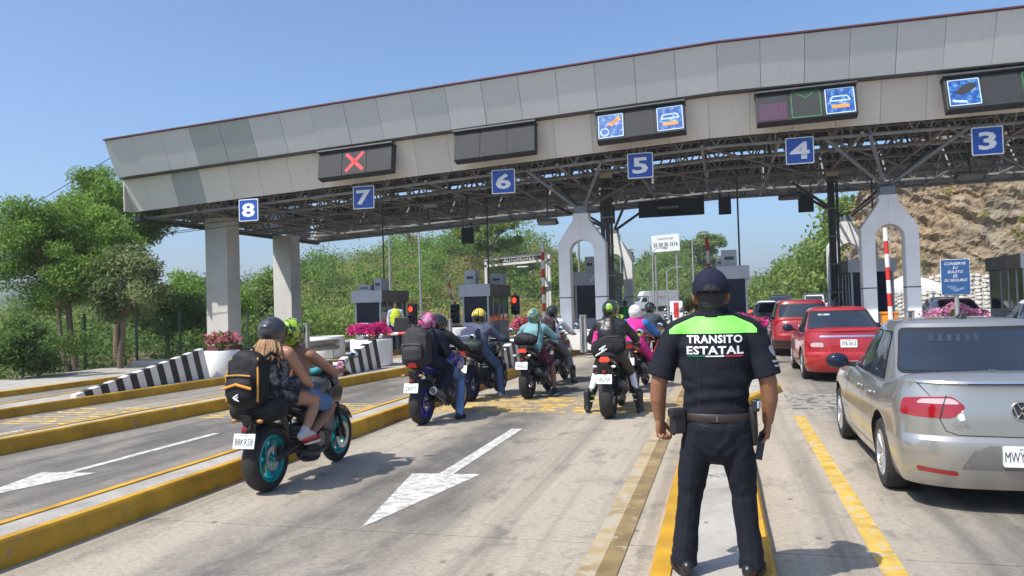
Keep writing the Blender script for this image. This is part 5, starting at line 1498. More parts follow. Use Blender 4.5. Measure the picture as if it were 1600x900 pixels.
    for sx in (-1, 1):
        for (ya0, yb0, ya1, yb1) in S['side']:
            q = [(ya0, zw0), (yb0, zw0), (yb1, zw1), (ya1, zw1)]
            cx = sum(a for a, b in q) / 4; cz = sum(b for a, b in q) / 4
            big = [(cx + (a - cx) * 1.045, cz + (b - cz) * 1.075) for a, b in q]
            fr = side_patch('window_seal', big, M_TRIMB, sx, 0.003)
            side_patch('side_window', q, M_CGLASS, sx, 0.006, par=t)
        # door seams, handles, mirrors
        for (ys, zlo, zhi) in S['seams']:
            side_patch('door_seam', [(ys - 0.004, zlo), (ys + 0.004, zlo), (ys + 0.004, zhi), (ys - 0.004, zhi)], M_TRIMB, sx, 0.0015, 0.06, bv, body, 0.0)
        if S['seams']:
            yA, yB = S['seams'][0][0], S['seams'][-1][0]
            side_patch('door_seam', [(yA, 0.30), (yB, 0.30), (yB, 0.308), (yA, 0.308)], M_TRIMB, sx, 0.0015, 0.1, bv, body, 0.0)
        for yh in S['handles']:
            h_, n_, i_, d_ = bv.ray_cast(Vector((sx * 2, yh, zb - 0.13)), Vector((-sx, 0, 0)))
            if h_ is not None:
                mb = MB(); mb.limb([(h_.x + sx * 0.012, yh - 0.09, zb - 0.13), (h_.x + sx * 0.035, yh, zb - 0.128), (h_.x + sx * 0.012, yh + 0.09, zb - 0.13)], [0.016, 0.018, 0.016], n=8); mb.obj('door_handle', paintm, t, smooth=True)
        ym = S['mirror']
        mb = MB(); mb.sphere((sx * (W + 0.10), ym, zb + 0.06), (0.115, 0.075, 0.085), 14); mm = mb.obj('wing_mirror', S.get('mirmat', paintm), t, smooth=True)
        mb = MB(); mb.bar((sx * (W - 0.09), ym + 0.03, zb + 0.01), (sx * (W + 0.04), ym, zb + 0.03), 0.025, 8); mb.obj('arm', M_TRIMB, mm)
        mb = MB(); mb.sphere((sx * (W + 0.10), ym - 0.055, zb + 0.06), (0.10, 0.03, 0.07), 12); mb.obj('mirror_glass', M_GLASSD, mm, smooth=True)
    # glass front and rear
    wz = S.get('rwin', (zb + 0.03, zr - 0.10)); wl0, wl1 = S.get('rwinw', (wbk * 0.86, wrf * 0.84))
    rear_patch('window_seal', [(-wl0 * 1.03, wz[0] - 0.02), (wl0 * 1.03, wz[0] - 0.02), (wl1 * 1.03, wz[1] + 0.02), (-wl1 * 1.03, wz[1] + 0.02)], M_TRIMB, 0.003)
    rear_patch('rear_window', [(-wl0, wz[0]), (wl0, wz[0]), (wl1, wz[1]), (-wl1, wz[1])], M_CGLASS, 0.006)
    rear_patch('windscreen', [(-wbk * 0.84, zb + 0.03), (wbk * 0.84, zb + 0.03), (wrf * 0.8, zr - 0.1), (-wrf * 0.8, zr - 0.1)], M_CGLASS, 0.005, front=True)
    for sx in (-1, 1):
        for nm, poly, mt, off in S['lights']:
            diag_patch(nm, poly, {'r': M_TAILR, 'w': M_TAILW, 'k': M_TRIMB}[mt], sx, off)
        rear_patch('headlight', [(sx * W * 0.5, 0.58), (sx * W * 0.93, 0.62), (sx * W * 0.93, 0.74), (sx * W * 0.5, 0.68)], M_TAILW, 0.004, bv, front=True)
        for yy in (0.0, wb):
            make_wheel(t, sx * (W - 0.125), yy, wr, 0.2, S.get('spokes', 9), side=sx)
    for nm, poly, mt, off in S.get('rear', []):
        rear_patch(nm, poly, mt, off, bv, par=body, rd=0.012)
    # plate
    if plate is not None:
        pz = S['platez']; pw, ph = 0.3, 0.15
        h_, n_, i_, d_ = bv.ray_cast(Vector((0.02, -ro - 1, pz)), Vector((0, 1, 0)))
        py = (h_.y if h_ is not None else -ro) - 0.012
        mb = MB(); mb.prism(rounded([(-pw / 2, pz - ph / 2), (pw / 2, pz - ph / 2), (pw / 2, pz + ph / 2), (-pw / 2, pz + ph / 2)], 0.015), py - 0.006, py + 0.02, 'Y'); pl = mb.obj('number_plate', M_PLATE, t)
        if plate: text_obj('lettering', plate, M_INK, pl, FACE_CAM((-0.068 if len(plate) < 5 else 0, py - 0.0085, pz)), 0.1, width=0.145 if len(plate) < 5 else pw * 0.88, height=ph * 0.5, bold=0.0)
        if plate: text_obj('small_lettering', 'EDOMEX', M_INK, pl, FACE_CAM((0, py - 0.0085, pz + 0.056)), 0.1, width=0.09, height=0.014)
    if detail: detail(t, body, cab, bv, gv, rear_patch, side_patch, diag_patch)
    return t
SEDAN = dict(w=0.83, wb=2.465, ro=0.98, fo=0.80, belt=0.93, roof=1.46, cowl=1.75, hood=0.93, deck=1.04, wr=0.305,
    prof=[(0.20, 0.93, 0.10, 0.08), (0.27, 0.965, 0.05, 0.02), (0.40, 0.985, 0.01, 0.0), (0.50, 1.0, 0.0, 0.0), (0.565, 1.0, 0.01, 0.0), (0.60, 0.995, 0.045, 0.03), (0.72, 1.0, 0.05, 0.05), (0.82, 0.99, 0.06, 0.08), (0.92, 0.965, 0.085, 0.12), (0.985, 0.935, 0.085, 0.2), (1.0, 0.925, 0.07, 0.22), (1.02, 0.915, 0.085, 0.24), (1.03, 0.90, 0.11, 0.26)],
    gb=(-0.50, 2.02), gr=(0.30, 1.20), gw=0.915, rw=0.70, rearcurve=1.12,
    side=[(0.12, 0.72, 0.42, 0.72), (0.78, 1.66, 0.78, 1.22)], seams=[(0.30, 0.55, 0.93), (0.75, 0.3, 0.93), (1.70, 0.3, 0.9)], handles=[0.42, 1.02], mirror=1.58,
    rwin=(1.035, 1.36), rwinw=(0.66, 0.53),
    lights=[('tail_light', [(-0.215, 0.735), (0.0, 0.735), (0.17, 0.75), (0.15, 0.87), (0.02, 0.885), (-0.20, 0.90), (-0.285, 0.82)], 'r', 0.004), ('clear_lens', [(-0.255, 0.84), (0.03, 0.84), (0.0, 0.872), (-0.20, 0.885)], 'w', 0.007), ('reflector', [(-0.24, 0.305), (0.03, 0.325), (0.03, 0.36), (-0.24, 0.34)], 'r', 0.004), ('lamp_gap', [(-0.143, 0.725), (-0.136, 0.725), (-0.160, 0.905), (-0.167, 0.905)], 'k', 0.009)],
    platez=0.47, mirmat=M_TRIMB)
def silver_detail(t, body, cab, bv, gv, rear, side, diag):
    # boot lid shut line
    def line(pts, w=0.006, mat=M_TRIMB, off=0.002):
        for a, b in zip(pts[:-1], pts[1:]):
            d = (Vector(b) - Vector(a)); n = Vector((-d.y, d.x)).normalized() * w / 2; a2, b2 = Vector(a), Vector(b)
            rear('shut_line', [tuple(a2 + n), tuple(a2 - n), tuple(b2 - n), tuple(b2 + n)], mat, off, bv, 0.05, body, 0.0)
    for s in (-1, 1):
        line([(s * 0.66, 1.0), (s * 0.585, 0.90), (s * 0.54, 0.74), (s * 0.50, 0.64), (s * 0.42, 0.612), (0, 0.605)])
    line([(-0.66, 1.005), (0.66, 1.005)], 0.012, M_CHROME, 0.003)
    # plate recess, its shade painted as a darker patch on the bumper
    rear('plate_recess_shade', [(-0.42, 0.36), (0.42, 0.36), (0.34, 0.50), (0.22, 0.545), (-0.22, 0.545), (-0.34, 0.50)], pm('painted_recess_shade', (0.20, 0.195, 0.18), 0.4, 0.4), 0.0015, bv, 0.06, body, 0.02)
    # round badge with its two letters
    h, n, i, d = bv.ray_cast(Vector((0, -3, 0.80)), Vector((0, 1, 0)))
    y = h.y
    mb = MB(); mb.lathe([(0.001, y - 0.006), (0.066, y - 0.008), (0.07, y + 0.01)], 32, (0, 0, 0.80), 'Y'); bd = mb.obj('badge', pm('badge_dark', (0.05, 0.055, 0.065), 0.25, 0.5), t, smooth=True)
    mb = MB(); mb.lathe([(0.060, y - 0.008), (0.063, y - 0.016), (0.071, y - 0.016), (0.073, y)], 32, (0, 0, 0.80), 'Y'); mb.obj('badge_ring', M_CHROME, bd, smooth=True)
    mb = MB()
    for a, b in (((-0.026, 0.054), (0, 0.006)), ((0, 0.006), (0.026, 0.054)), ((-0.052, 0.028), (-0.024, -0.052)), ((-0.024, -0.052), (0, -0.004)), ((0, -0.004), (0.024, -0.052)), ((0.024, -0.052), (0.052, 0.028))):
        mb.bar((a[0], y - 0.012, 0.80 + a[1]), (b[0], y - 0.012, 0.80 + b[1]), 0.006, 6)
    mb.obj('badge_letters', M_CHROME, bd)
    h, n, i, d = bv.ray_cast(Vector((-0.40, -3, 0.69)), Vector((0, 1, 0)))
    text_obj('badge_lettering', 'GOL', M_CHROME, t, FACE_CAM((-0.40, h.y - 0.012, 0.69)), 0.05, width=0.13, height=0.035, bold=0.0)
    h, n, i, d = bv.ray_cast(Vector((-0.42, -3, 0.775)), Vector((0, 1, 0)))
    rear('fruit_sticker', [(-0.395 + 0.026 * math.cos(a) * (1.0 if not (-0.6 < a - 0 < 0.5) else 0.75), 0.748 + 0.029 * math.sin(a)) for a in [2 * math.pi * k / 14 for k in range(14)]], M_WHP, 0.004, bv, 0.0, body, 0.0)
    rear('fruit_sticker', [(-0.394, 0.782), (-0.381, 0.786), (-0.376, 0.800), (-0.390, 0.796)], M_WHP, 0.004, bv, 0.0, body, 0.0)
    # shark antenna
    mb = MB(); mb.add([(-0.035, 0.42, 1.452), (0.035, 0.42, 1.452), (0.028, 0.62, 1.455), (-0.028, 0.62, 1.455), (0, 0.44, 1.52), (0, 0.60, 1.462)], [(0, 1, 4), (1, 2, 5, 4), (2, 3, 5), (3, 0, 4, 5), (0, 3, 2, 1)]); mb.obj('antenna', M_TRIMB, t, bevel=0.006)
    # light grid reflected in the window film, painted as paler stripes
    for k in range(6): rear('painted_reflection_stripe', [(-0.36 + 0.07 * k, 1.26), (-0.325 + 0.07 * k, 1.26), (-0.305 + 0.07 * k, 1.315), (-0.34 + 0.07 * k, 1.315)], pm('reflection_stripe_paint', (0.035, 0.048, 0.055), 0.08), 0.008, gv, 0.0, t, 0.0)
car('sedan_car', 'silver four door sedan with red tail lights, nearest car on the right', 2.10, 7.42, paint('silver_beige_metallic', (0.41, 0.40, 0.375), 0.7, 0.30), SEDAN, plate='MWY-', detail=silver_detail)
RS = dict(SEDAN); RS.update(w=0.815, wb=2.40, ro=0.92, fo=0.75, platez=0.76, mirmat=M_TRIMB,
    lights=[('tail_light', [(-0.22, 0.68), (0.0, 0.68), (0.12, 0.70), (0.16, 0.84), (0.02, 0.90), (-0.12, 0.86), (-0.20, 0.80)], 'r', 0.004), ('clear_lens', [(-0.21, 0.69), (0.02, 0.69), (0.04, 0.74), (0.0, 0.775), (-0.19, 0.78)], 'w', 0.007)],
    rear=[('chrome_strip', [(-0.52, 0.88), (0.52, 0.88), (0.5, 0.915), (-0.5, 0.915)], M_CHROME, 0.006)])
def ant_detail(t, body, cab, bv, gv, rear, side, diag):
    mb = MB(); mb.bar((0, 0.45, 1.45), (0, 0.35, 1.62), 0.006, 6); mb.obj('antenna', M_TRIMB, t)
    rear('window_sticker', [(-0.42, 1.28), (-0.2, 1.28), (-0.2, 1.31), (-0.42, 1.31)], pm('pale_sticker', (0.4, 0.45, 0.45), 0.3), 0.009, gv, 0.0, t, 0.0)
car('sedan_car', 'bright red four door sedan with a chrome boot strip, second in the lane', 2.30, 16.85, paint('bright_red_paint', (0.36, 0.004, 0.010), 0.1, 0.35, 0.05), RS, plate='VTB-160-Z', detail=ant_detail)
HATCH = dict(w=0.86, wb=2.55, ro=0.80, fo=0.82, belt=1.02, roof=1.60, cowl=1.85, hood=1.0, deck=1.05, wr=0.33,
    prof=[(0.24, 0.93, 0.08, 0.08), (0.32, 0.97, 0.03, 0.02), (0.48, 0.99, 0.0, 0.0), (0.60, 1.0, 0.0, 0.0), (0.66, 0.995, 0.05, 0.03), (0.80, 1.0, 0.06, 0.05), (0.92, 0.985, 0.08, 0.1), (1.0, 0.955, 0.11, 0.2), (1.04, 0.93, 0.14, 0.25)],
    gb=(-0.66, 2.1), gr=(-0.25, 1.3), gw=0.92, rw=0.74,
    side=[(-0.35, 0.05, -0.15, 0.1), (0.13, 0.82, 0.18, 0.82), (0.88, 1.75, 0.88, 1.32)], seams=[(0.36, 0.6, 1.0), (0.85, 0.35, 1.0), (1.80, 0.35, 0.98)], handles=[0.45, 1.1], mirror=1.68,
    rwin=(1.12, 1.46), rwinw=(0.66, 0.58),
    lights=[('tail_light', [(-0.17, 0.86), (0.0, 0.86), (0.12, 0.88), (0.16, 1.0), (-0.02, 1.01), (-0.17, 0.96)], 'r', 0.004), ('bumper_cladding', [(-0.6, 0.27), (0.2, 0.27), (0.2, 0.48), (-0.6, 0.44)], 'k', 0.003)],
    rear=[('bumper_cladding', [(-0.5, 0.30), (0.5, 0.30), (0.5, 0.44), (-0.5, 0.44)], M_TRIMB, 0.003)], platez=0.82, mirmat=M_TRIMB)
car('sport_utility_car', 'dark red sport utility car ahead of the red sedan', 2.15, 23.6, paint('deep_red_paint', (0.27, 0.003, 0.009), 0.1, 0.35, 0.05), HATCH, plate='')
car('hatchback_car', 'dark windowed silver hatchback with an arm resting out of its window', 1.85, 31.5, paint('silver_grey_metallic', (0.34, 0.345, 0.35), 0.7, 0.35), dict(HATCH, belt=0.95, roof=1.5, wr=0.3), plate='')
car('sedan_car', 'white saloon car approaching the exit, far along the lane', 2.7, 52, paint('white_car_paint', (0.66, 0.66, 0.65), 0.0, 0.3), SEDAN, plate='')
car('taxi_car', 'pink and white taxi beyond the pale pink flowers', 8.05, 30.5, paint('pink_taxi_paint', (0.52, 0.02, 0.11), 0.0, 0.35), dict(SEDAN), plate='', detail=lambda t, body, cab, bv, gv, rear, side, diag: [rear('white_panel', [(-0.8, 0.22), (0.8, 0.22), (0.8, 0.80), (-0.8, 0.80)], MATS['white_car_paint'], 0.003, bv), side('white_panel', [(-0.9, 0.25), (3.2, 0.25), (3.2, 0.72), (-0.9, 0.72)], MATS['white_car_paint'], -1, 0.003, 0.1, bv)])
car('hatchback_car', 'white hatchback cut off by the right edge of the picture', 7.05, 18.6, paint('white_car_paint', (0.66, 0.66, 0.65), 0.0, 0.3), dict(HATCH, roof=1.5, belt=0.97), plate='')
car('sedan_car', 'grey sedan parked by the white tent behind the right arch', 10.4, 41.5, paint('dark_grey_car_paint', (0.06, 0.06, 0.065), 0.5, 0.3), SEDAN, plate='')
# ---- pickups with roll bars in the distance
def pickup(label, x, y, col, rz=0.0):
    t = thing('pickup_truck', label, 'pickup', (x, y, 0), rz)
    P = paint(*col)
    W = 0.92
    mb = MB(); mb.prism([(-1.3, 0.55), (-1.3, 1.08), (1.15, 1.08), (1.2, 1.12), (2.3, 1.12), (3.7, 1.02), (3.95, 0.9), (3.95, 0.5), (3.6, 0.42), (-1.2, 0.45)], -W, W, 'X'); mb.obj('body', P, t, bevel=0.07)
    mb = MB(); mb.rings([[Vector((sx * W * a, yy, z)) for sx, yy in ((-1, y0), (1, y0), (1, y1), (-1, y1))] for a, y0, y1, z in ((0.96, 0.45, 2.35, 1.1), (0.80, 0.62, 1.75, 1.76))]); mb.obj('cabin', P, t, bevel=0.06)
    mb = MB(); mb.add([(-0.70, 0.48, 1.2), (0.70, 0.48, 1.2), (0.62, 0.585, 1.66), (-0.62, 0.585, 1.66)], [(0, 1, 2, 3)]); mb.obj('rear_window', M_CGLASS, t)
    mb = MB(); mb.add([(-0.70, 2.26, 1.2), (0.70, 2.26, 1.2), (0.62, 1.83, 1.66), (-0.62, 1.83, 1.66)], [(0, 1, 2, 3)]); mb.obj('windscreen', M_CGLASS, t)
    for sx in (-1, 1):
        mb = MB(); mb.add([(sx * 0.90, 0.6, 1.2), (sx * 0.90, 2.1, 1.2), (sx * 0.785, 1.7, 1.66), (sx * 0.785, 0.72, 1.66)], [(0, 1, 2, 3)]); mb.obj('side_window', M_CGLASS, t)
        mb = MB(); mb.box((sx * 0.82, -1.31, 0.88), (0.14, 0.04, 0.3)); mb.obj('tail_light', M_TAILR, t)
        for yy in (0.0, 3.1): make_wheel(t, sx * (W - 0.12), yy, 0.38, 0.24, 6, side=sx)
        mb = MB(); mb.tube([(sx * 0.8, 0.3, 1.08), (sx * 0.76, 0.25, 1.85), (sx * 0.76, -1.1, 1.85), (sx * 0.8, -1.15, 1.08)], 0.04, 6); mb.obj('roll_bar', M_STEELD, t, smooth=True)
    mb = MB(); mb.bar((-0.76, 0.25, 1.85), (0.76, 0.25, 1.85), 0.04, 6); mb.obj('roll_bar', M_STEELD, t)
    mb = MB(); mb.bar((-0.76, -1.1, 1.85), (0.76, -1.1, 1.85), 0.04, 6); mb.obj('roll_bar', M_STEELD, t)
    mb = MB(); mb.box((0, 1.2, 1.83), (1.1, 0.3, 0.12)); mb.obj('light_bar', M_BLACK, t, bevel=0.03)
pickup('black and white patrol pickup with roll bars, leftmost of the distant row', 0.35, 72, ('dark_pickup_paint', (0.03, 0.035, 0.05), 0.3, 0.4))
pickup('dark patrol pickup with roll bars in the middle of the distant row', 4.6, 68, ('dark_pickup_paint', (0.03, 0.035, 0.05), 0.3, 0.4))
pickup('white patrol pickup with roll bars, rightmost of the distant row', 7.2, 67, ('white_car_paint', (0.66, 0.66, 0.65), 0.0, 0.3))
# ---- white box truck coming round the bend
t = thing('box_truck', 'white cab box truck with grey cargo body on the far road', 'truck', (-10.2, 117, 0), R(118))
MW = paint('white_car_paint', (0.66, 0.66, 0.65), 0.0, 0.3)
mb = MB(); mb.box((0, -1.4, 1.95), (2.2, 4.8, 2.3)); mb.obj('cargo_box', pm('pale_grey_box', (0.42, 0.42, 0.43), 0.5), t, bevel=0.04)
mb = MB(); mb.prism([(1.1, 0.5), (1.1, 2.3), (2.1, 2.25), (2.5, 1.55), (3.6, 1.4), (3.75, 1.2), (3.75, 0.5)], -0.95, 0.95, 'X'); mb.obj('cab', MW, t, bevel=0.06)
mb = MB(); mb.prism([(0.9, 2.3), (0.9, 3.1), (1.7, 3.1), (2.1, 2.4)], -1.0, 1.0, 'X'); mb.obj('wind_deflector', MW, t, bevel=0.05)
mb = MB(); mb.add([(-0.8, 2.53, 1.6), (0.8, 2.53, 1.6), (0.78, 2.16, 2.2), (-0.78, 2.16, 2.2)], [(0, 1, 2, 3)]); mb.obj('windscreen', M_CGLASS, t)
for sx in (-1, 1):
    mb = MB(); mb.add([(sx * 0.965, 1.3, 1.5), (sx * 0.965, 2.2, 1.5), (sx * 0.965, 2.0, 2.15), (sx * 0.965, 1.3, 2.15)], [(0, 1, 2, 3)]); mb.obj('side_window', M_CGLASS, t)
    mb = MB(); mb.box((sx * 0.7, 3.77, 0.95), (0.35, 0.05, 0.2)); mb.obj('headlight', M_TAILW, t)
    for yy in (2.9, -1.6, -2.7): make_wheel(t, sx * 0.9, yy, 0.48, 0.28, 6, side=sx)
mb = MB(); mb.box((0, 3.78, 0.9), (0.8, 0.05, 0.6)); mb.obj('grille', M_STEELD, t)
mb = MB(); mb.box((0, 0, 0.62), (0.9, 7.2, 0.25)); mb.obj('chassis', M_STEELD, t)
mb = MB(); mb.box((-1.108, -1.2, 2.2), (0.01, 1.6, 0.35)); mb.obj('lettering_band', pm('red_lettering', (0.35, 0.05, 0.04), 0.5, wear=(0.5, 0.5, 0.5), wearpos=0.5, wearscale=5), t)
# ================================================================ MOTORCYCLES
M_BMET = pm('black_engine_metal', (0.03, 0.03, 0.032), 0.45, 0.5, var=0.3, scale=14, bmp=0.1, bscale=80)
M_GMET = pm('grey_engine_metal', (0.16, 0.16, 0.165), 0.4, 0.7, var=0.3, scale=14)
M_SEAT = pm('black_seat_vinyl', (0.018, 0.018, 0.019), 0.6, var=0.2)
M_DISC = pm('brake_disc_steel', (0.45, 0.45, 0.46), 0.3, 0.9)
M_AMB = pm('smoked_amber_lens', (0.35, 0.16, 0.05), 0.25)
M_CLRL = pm('clear_lens', (0.7, 0.7, 0.68), 0.2)
M_TLIT = pm('lit_red_tail_lamp', (0.8, 0.04, 0.02), 0.25, emit=0.9, var=0.05)
M_MIRR = pm('mirror_glass', (0.55, 0.65, 0.7), 0.04, 1.0, var=0.02)
def loft_y(mb, secs, n=16, pw=2.3):
    """superellipse sections (y, z, half width, half height)"""
    rings = []
    for (y, z, a, b) in secs:
        ring = []
        for j in range(n):
            t = 2 * math.pi * j / n; c, s_ = math.cos(t), math.sin(t)
            ring.append(Vector((a * math.copysign(abs(c) ** (2 / pw), c), y, z + b * math.copysign(abs(s_) ** (2 / pw), s_))))
        rings.append(ring)
    return mb.rings(rings)
def bike_wheel(t, y, r, w, rim, double):
    wh = bpy.data.objects.new('wheel', None); COL.objects.link(wh); wh.parent = t; wh.location = (0, y, r)
    k = r * 0.70
    prof = [(k, -w * 0.36), (k + 0.02, -w * 0.46), (r - 0.055, -w * 0.5), (r - 0.022, -w * 0.40), (r - 0.005, -w * 0.2), (r, 0), (r - 0.005, w * 0.2), (r - 0.022, w * 0.40), (r - 0.055, w * 0.5), (k + 0.02, w * 0.46), (k, w * 0.36), (k, -w * 0.36)]
    mb = MB(); mb.lathe(prof, 44, (0, 0, 0), 'X'); mb.obj('tyre', M_TYRE, wh, smooth=True, angle=70)
    mb = MB()
    for x in (-w * 0.38, w * 0.38):
        s_ = 1 if x > 0 else -1
        mb.lathe([(k + 0.012, x), (k - 0.02, x + s_ * 0.006), (k - 0.035, x * 0.8)], 40, (0, 0, 0), 'X')
    mb.lathe([(k - 0.035, -w * 0.31), (k - 0.04, 0), (k - 0.035, w * 0.31)], 40, (0, 0, 0), 'X')
    for i in range(5):
        for da in (-0.16, 0.16):
            a = 2 * math.pi * i / 5 + da * 0.4; b = 2 * math.pi * i / 5 + da * 1.4
            mb.bar((0, 0.035 * math.cos(a), 0.035 * math.sin(a)), (0, (k - 0.03) * math.cos(b), (k - 0.03) * math.sin(b)), 0.017, 6, 0.013)
    mb.bar((-w * 0.42, 0, 0), (w * 0.42, 0, 0), 0.04, 12)
    mb.obj('rim', rim, wh, smooth=True, angle=40)
    for x in ((-0.075, 0.075) if double else (0.07,)):
        mb = MB(); rr_ = 0.145 if double else 0.115
        mb.lathe([(rr_ * 0.62, x), (rr_, x), (rr_, x + 0.005), (rr_ * 0.62, x + 0.005), (rr_ * 0.62, x)], 32, (0, 0, 0), 'X')
        for i in range(5):
            a = 2 * math.pi * i / 5; mb.bar((x, 0.02 * math.cos(a), 0.02 * math.sin(a)), (x, rr_ * 0.66 * math.cos(a), rr_ * 0.66 * math.sin(a)), 0.007, 5)
        mb.obj('brake_disc', M_DISC, wh)
        mb = MB(); mb.box((x + (0.02 if x > 0 else -0.02), rr_ * 0.85 * (-1 if double else 1), 0.05), (0.05, 0.06, 0.1)); mb.obj('brake_caliper', M_BMET, wh, bevel=0.01)
    mb = MB(); mb.bar((-w * 0.75, 0, 0), (w * 0.75, 0, 0), 0.014, 8); mb.obj('axle', M_DISC, wh)
    return wh
def moto(label, x, y, rz, rim, body, fork=None, plate='', muffler='low', tail_lit=False, screen=False, wb=1.40, accent=None, fat=0.18, plate_z=0.56):
    t = thing('motorcycle', label, 'motorcycle', (x, y, 0), rz, 'motorcycles waiting in the toll lane')
    accent = accent or body; fork = fork or M_BMET
    bike_wheel(t, 0, 0.31, fat, rim, False); bike_wheel(t, wb, 0.30, 0.125, rim, True)
    # swing arm, chain side
    mb = MB()
    for sx in (-1, 1): mb.limb([(sx * 0.125, 0.0, 0.31), (sx * 0.13, 0.3, 0.36), (sx * 0.10, 0.56, 0.42)], [(0.02, 0.035), (0.022, 0.045), (0.025, 0.05)], n=8)
    mb.bar((-0.11, 0.5, 0.41), (0.11, 0.5, 0.41), 0.04, 8); mb.obj('swing_arm', M_BMET, t, smooth=True, angle=50)
    mb = MB(); mb.tube([(-0.11, 0, 0.37), (-0.11, 0.55, 0.44), (-0.11, 0.58, 0.40), (-0.11, 0.0, 0.26), (-0.11, -0.06, 0.31)], 0.009, 6, closed=True); mb.obj('chain', M_GMET, t)
    # engine
    mb = MB(); mb.box((0, 0.74, 0.36), (0.34, 0.46, 0.24)); mb.box((0, 0.66, 0.47), (0.30, 0.28, 0.14)); en = mb.obj('engine_case', M_BMET, t, bevel=0.045)
    mb = MB(); mb.box((0, 0.93, 0.56), (0.36, 0.20, 0.26), M=Matrix.Rotation(R(-18), 3, 'X')); mb.obj('cylinder_block', M_GMET, en, bevel=0.03)
    for k in range(5):
        mb = MB(); mb.box((0, 0.93 - k * 0.01, 0.47 + k * 0.042), (0.385, 0.22, 0.01), M=Matrix.Rotation(R(-18), 3, 'X')); mb.obj('cooling_fin', M_GMET, en)
    for sx in (-1, 1):
        mb = MB(); mb.lathe([(0.001, sx * 0.215), (0.075, sx * 0.21), (0.09, sx * 0.17)], 20, (0, 0.68, 0.38), 'X'); mb.obj('clutch_cover', M_GMET, en, smooth=True)
    mb = MB(); mb.box((0, 1.08, 0.62), (0.30, 0.045, 0.28), M=Matrix.Rotation(R(-12), 3, 'X')); mb.obj('radiator', M_BLACK, t, bevel=0.01)
    # frame
    mb = MB()
    for sx in (-1, 1):
        mb.tube([(sx * 0.06, 1.10, 0.86), (sx * 0.16, 0.90, 0.72), (sx * 0.17, 0.62, 0.58), (sx * 0.14, 0.52, 0.40)], 0.026, 8)
        mb.tube([(sx * 0.15, 0.60, 0.60), (sx * 0.11, 0.25, 0.74), (sx * 0.08, -0.1, 0.86)], 0.017, 8)
    mb.obj('frame', M_BMET, t, smooth=True)
    mb = MB(); mb.bar((0, 0.40, 0.42), (0, 0.30, 0.70), 0.035, 10); mb.obj('shock_absorber', M_GMET, t, smooth=True)
    # exhaust
    mb = MB()
    for dx in (-0.09, 0.0, 0.09): mb.tube([(dx, 1.02, 0.52), (dx, 1.13, 0.40), (dx * 0.9, 1.02, 0.24), (dx * 0.6 + 0.04, 0.75, 0.19)], 0.021, 8)
    mb.obj('exhaust_header', M_GMET, t, smooth=True)
    if muffler == 'low':
        mb = MB(); mb.limb([(0.09, 0.72, 0.21), (0.13, 0.50, 0.24), (0.17, 0.36, 0.28)], [(0.08, 0.07), (0.075, 0.065), (0.055, 0.055)], n=14); mf = mb.obj('muffler', M_BMET, t, smooth=True, angle=50)
        mb = MB(); mb.bar((0.172, 0.335, 0.287), (0.176, 0.315, 0.292), 0.04, 16); mb.obj('muffler_tip', M_BLACK, mf)
    else:
        mb = MB(); mb.tube([(0.06, 0.75, 0.2), (0.14, 0.5, 0.26), (0.19, 0.32, 0.36)], 0.03, 8); mb.obj('exhaust_pipe', M_GMET, t, smooth=True)
        mb = MB(); mb.tube([(0.19, 0.34, 0.35), (0.21, 0.16, 0.43), (0.22, -0.08, 0.50)], [0.05, 0.062, 0.06], 16); mf = mb.obj('muffler', M_GMET if muffler == 'steel' else M_BMET, t, smooth=True, angle=50)
        mb = MB(); mb.tube([(0.2201, -0.081, 0.5005), (0.221, -0.095, 0.504)], [0.034, 0.034], 16); mb.obj('muffler_tip', M_BLACK, mf)
    # tank, seat, tail
    mb = MB(); loft_y(mb, [(0.66, 0.80, 0.07, 0.05), (0.70, 0.82, 0.12, 0.08), (0.80, 0.85, 0.155, 0.12), (0.92, 0.88, 0.17, 0.14), (1.03, 0.88, 0.15, 0.13), (1.10, 0.87, 0.09, 0.10), (1.13, 0.87, 0.04, 0.05)], 20); tk = mb.obj('fuel_tank', body, t, smooth=True, angle=60)
    mb = MB(); mb.bar((0, 0.94, 1.01), (0, 0.94, 1.03), 0.045, 16); mb.obj('filler_cap', M_GMET, tk)
    for sx in (-1, 1):
        mb = MB(); mb.prism([(0.86, 0.72), (1.16, 0.70), (1.22, 0.84), (1.10, 0.92), (0.92, 0.84)], sx * 0.165, sx * 0.20, 'X'); mb.obj('tank_shroud', accent, t, bevel=0.02)
    mb = MB(); loft_y(mb, [(0.12, 0.86, 0.09, 0.02), (0.16, 0.87, 0.11, 0.045), (0.35, 0.845, 0.13, 0.05), (0.45, 0.80, 0.135, 0.045), (0.60, 0.79, 0.11, 0.045), (0.72, 0.81, 0.07, 0.03)], 16); mb.obj('rider_seat', M_SEAT, t, smooth=True)
    mb = MB(); loft_y(mb, [(-0.16, 0.93, 0.07, 0.02), (-0.10, 0.93, 0.10, 0.035), (0.06, 0.91, 0.115, 0.04), (0.17, 0.88, 0.10, 0.04)], 14); mb.obj('pillion_seat', M_SEAT, t, smooth=True)
    mb = MB(); loft_y(mb, [(-0.27, 0.90, 0.035, 0.02), (-0.20, 0.88, 0.075, 0.04), (0.0, 0.83, 0.11, 0.055), (0.25, 0.76, 0.13, 0.06), (0.45, 0.70, 0.12, 0.06)], 14); tl = mb.obj('tail_cowl', body if accent is body else accent, t, smooth=True, angle=60)
    mb = MB(); mb.prism(rounded([(-0.075, 0.845), (0.075, 0.845), (0.055, 0.91), (-0.055, 0.91)], 0.02), -0.295, -0.25, 'Y'); mb.obj('tail_lamp', M_TLIT if tail_lit else M_TAILR, tl)
    # rear hugger, plate bracket, plate, indicators
    mb = MB()
    for sx in (-1, 1): mb.bar((sx * 0.03, -0.12, 0.85), (sx * 0.025, -0.33, plate_z + 0.07), 0.012, 6)
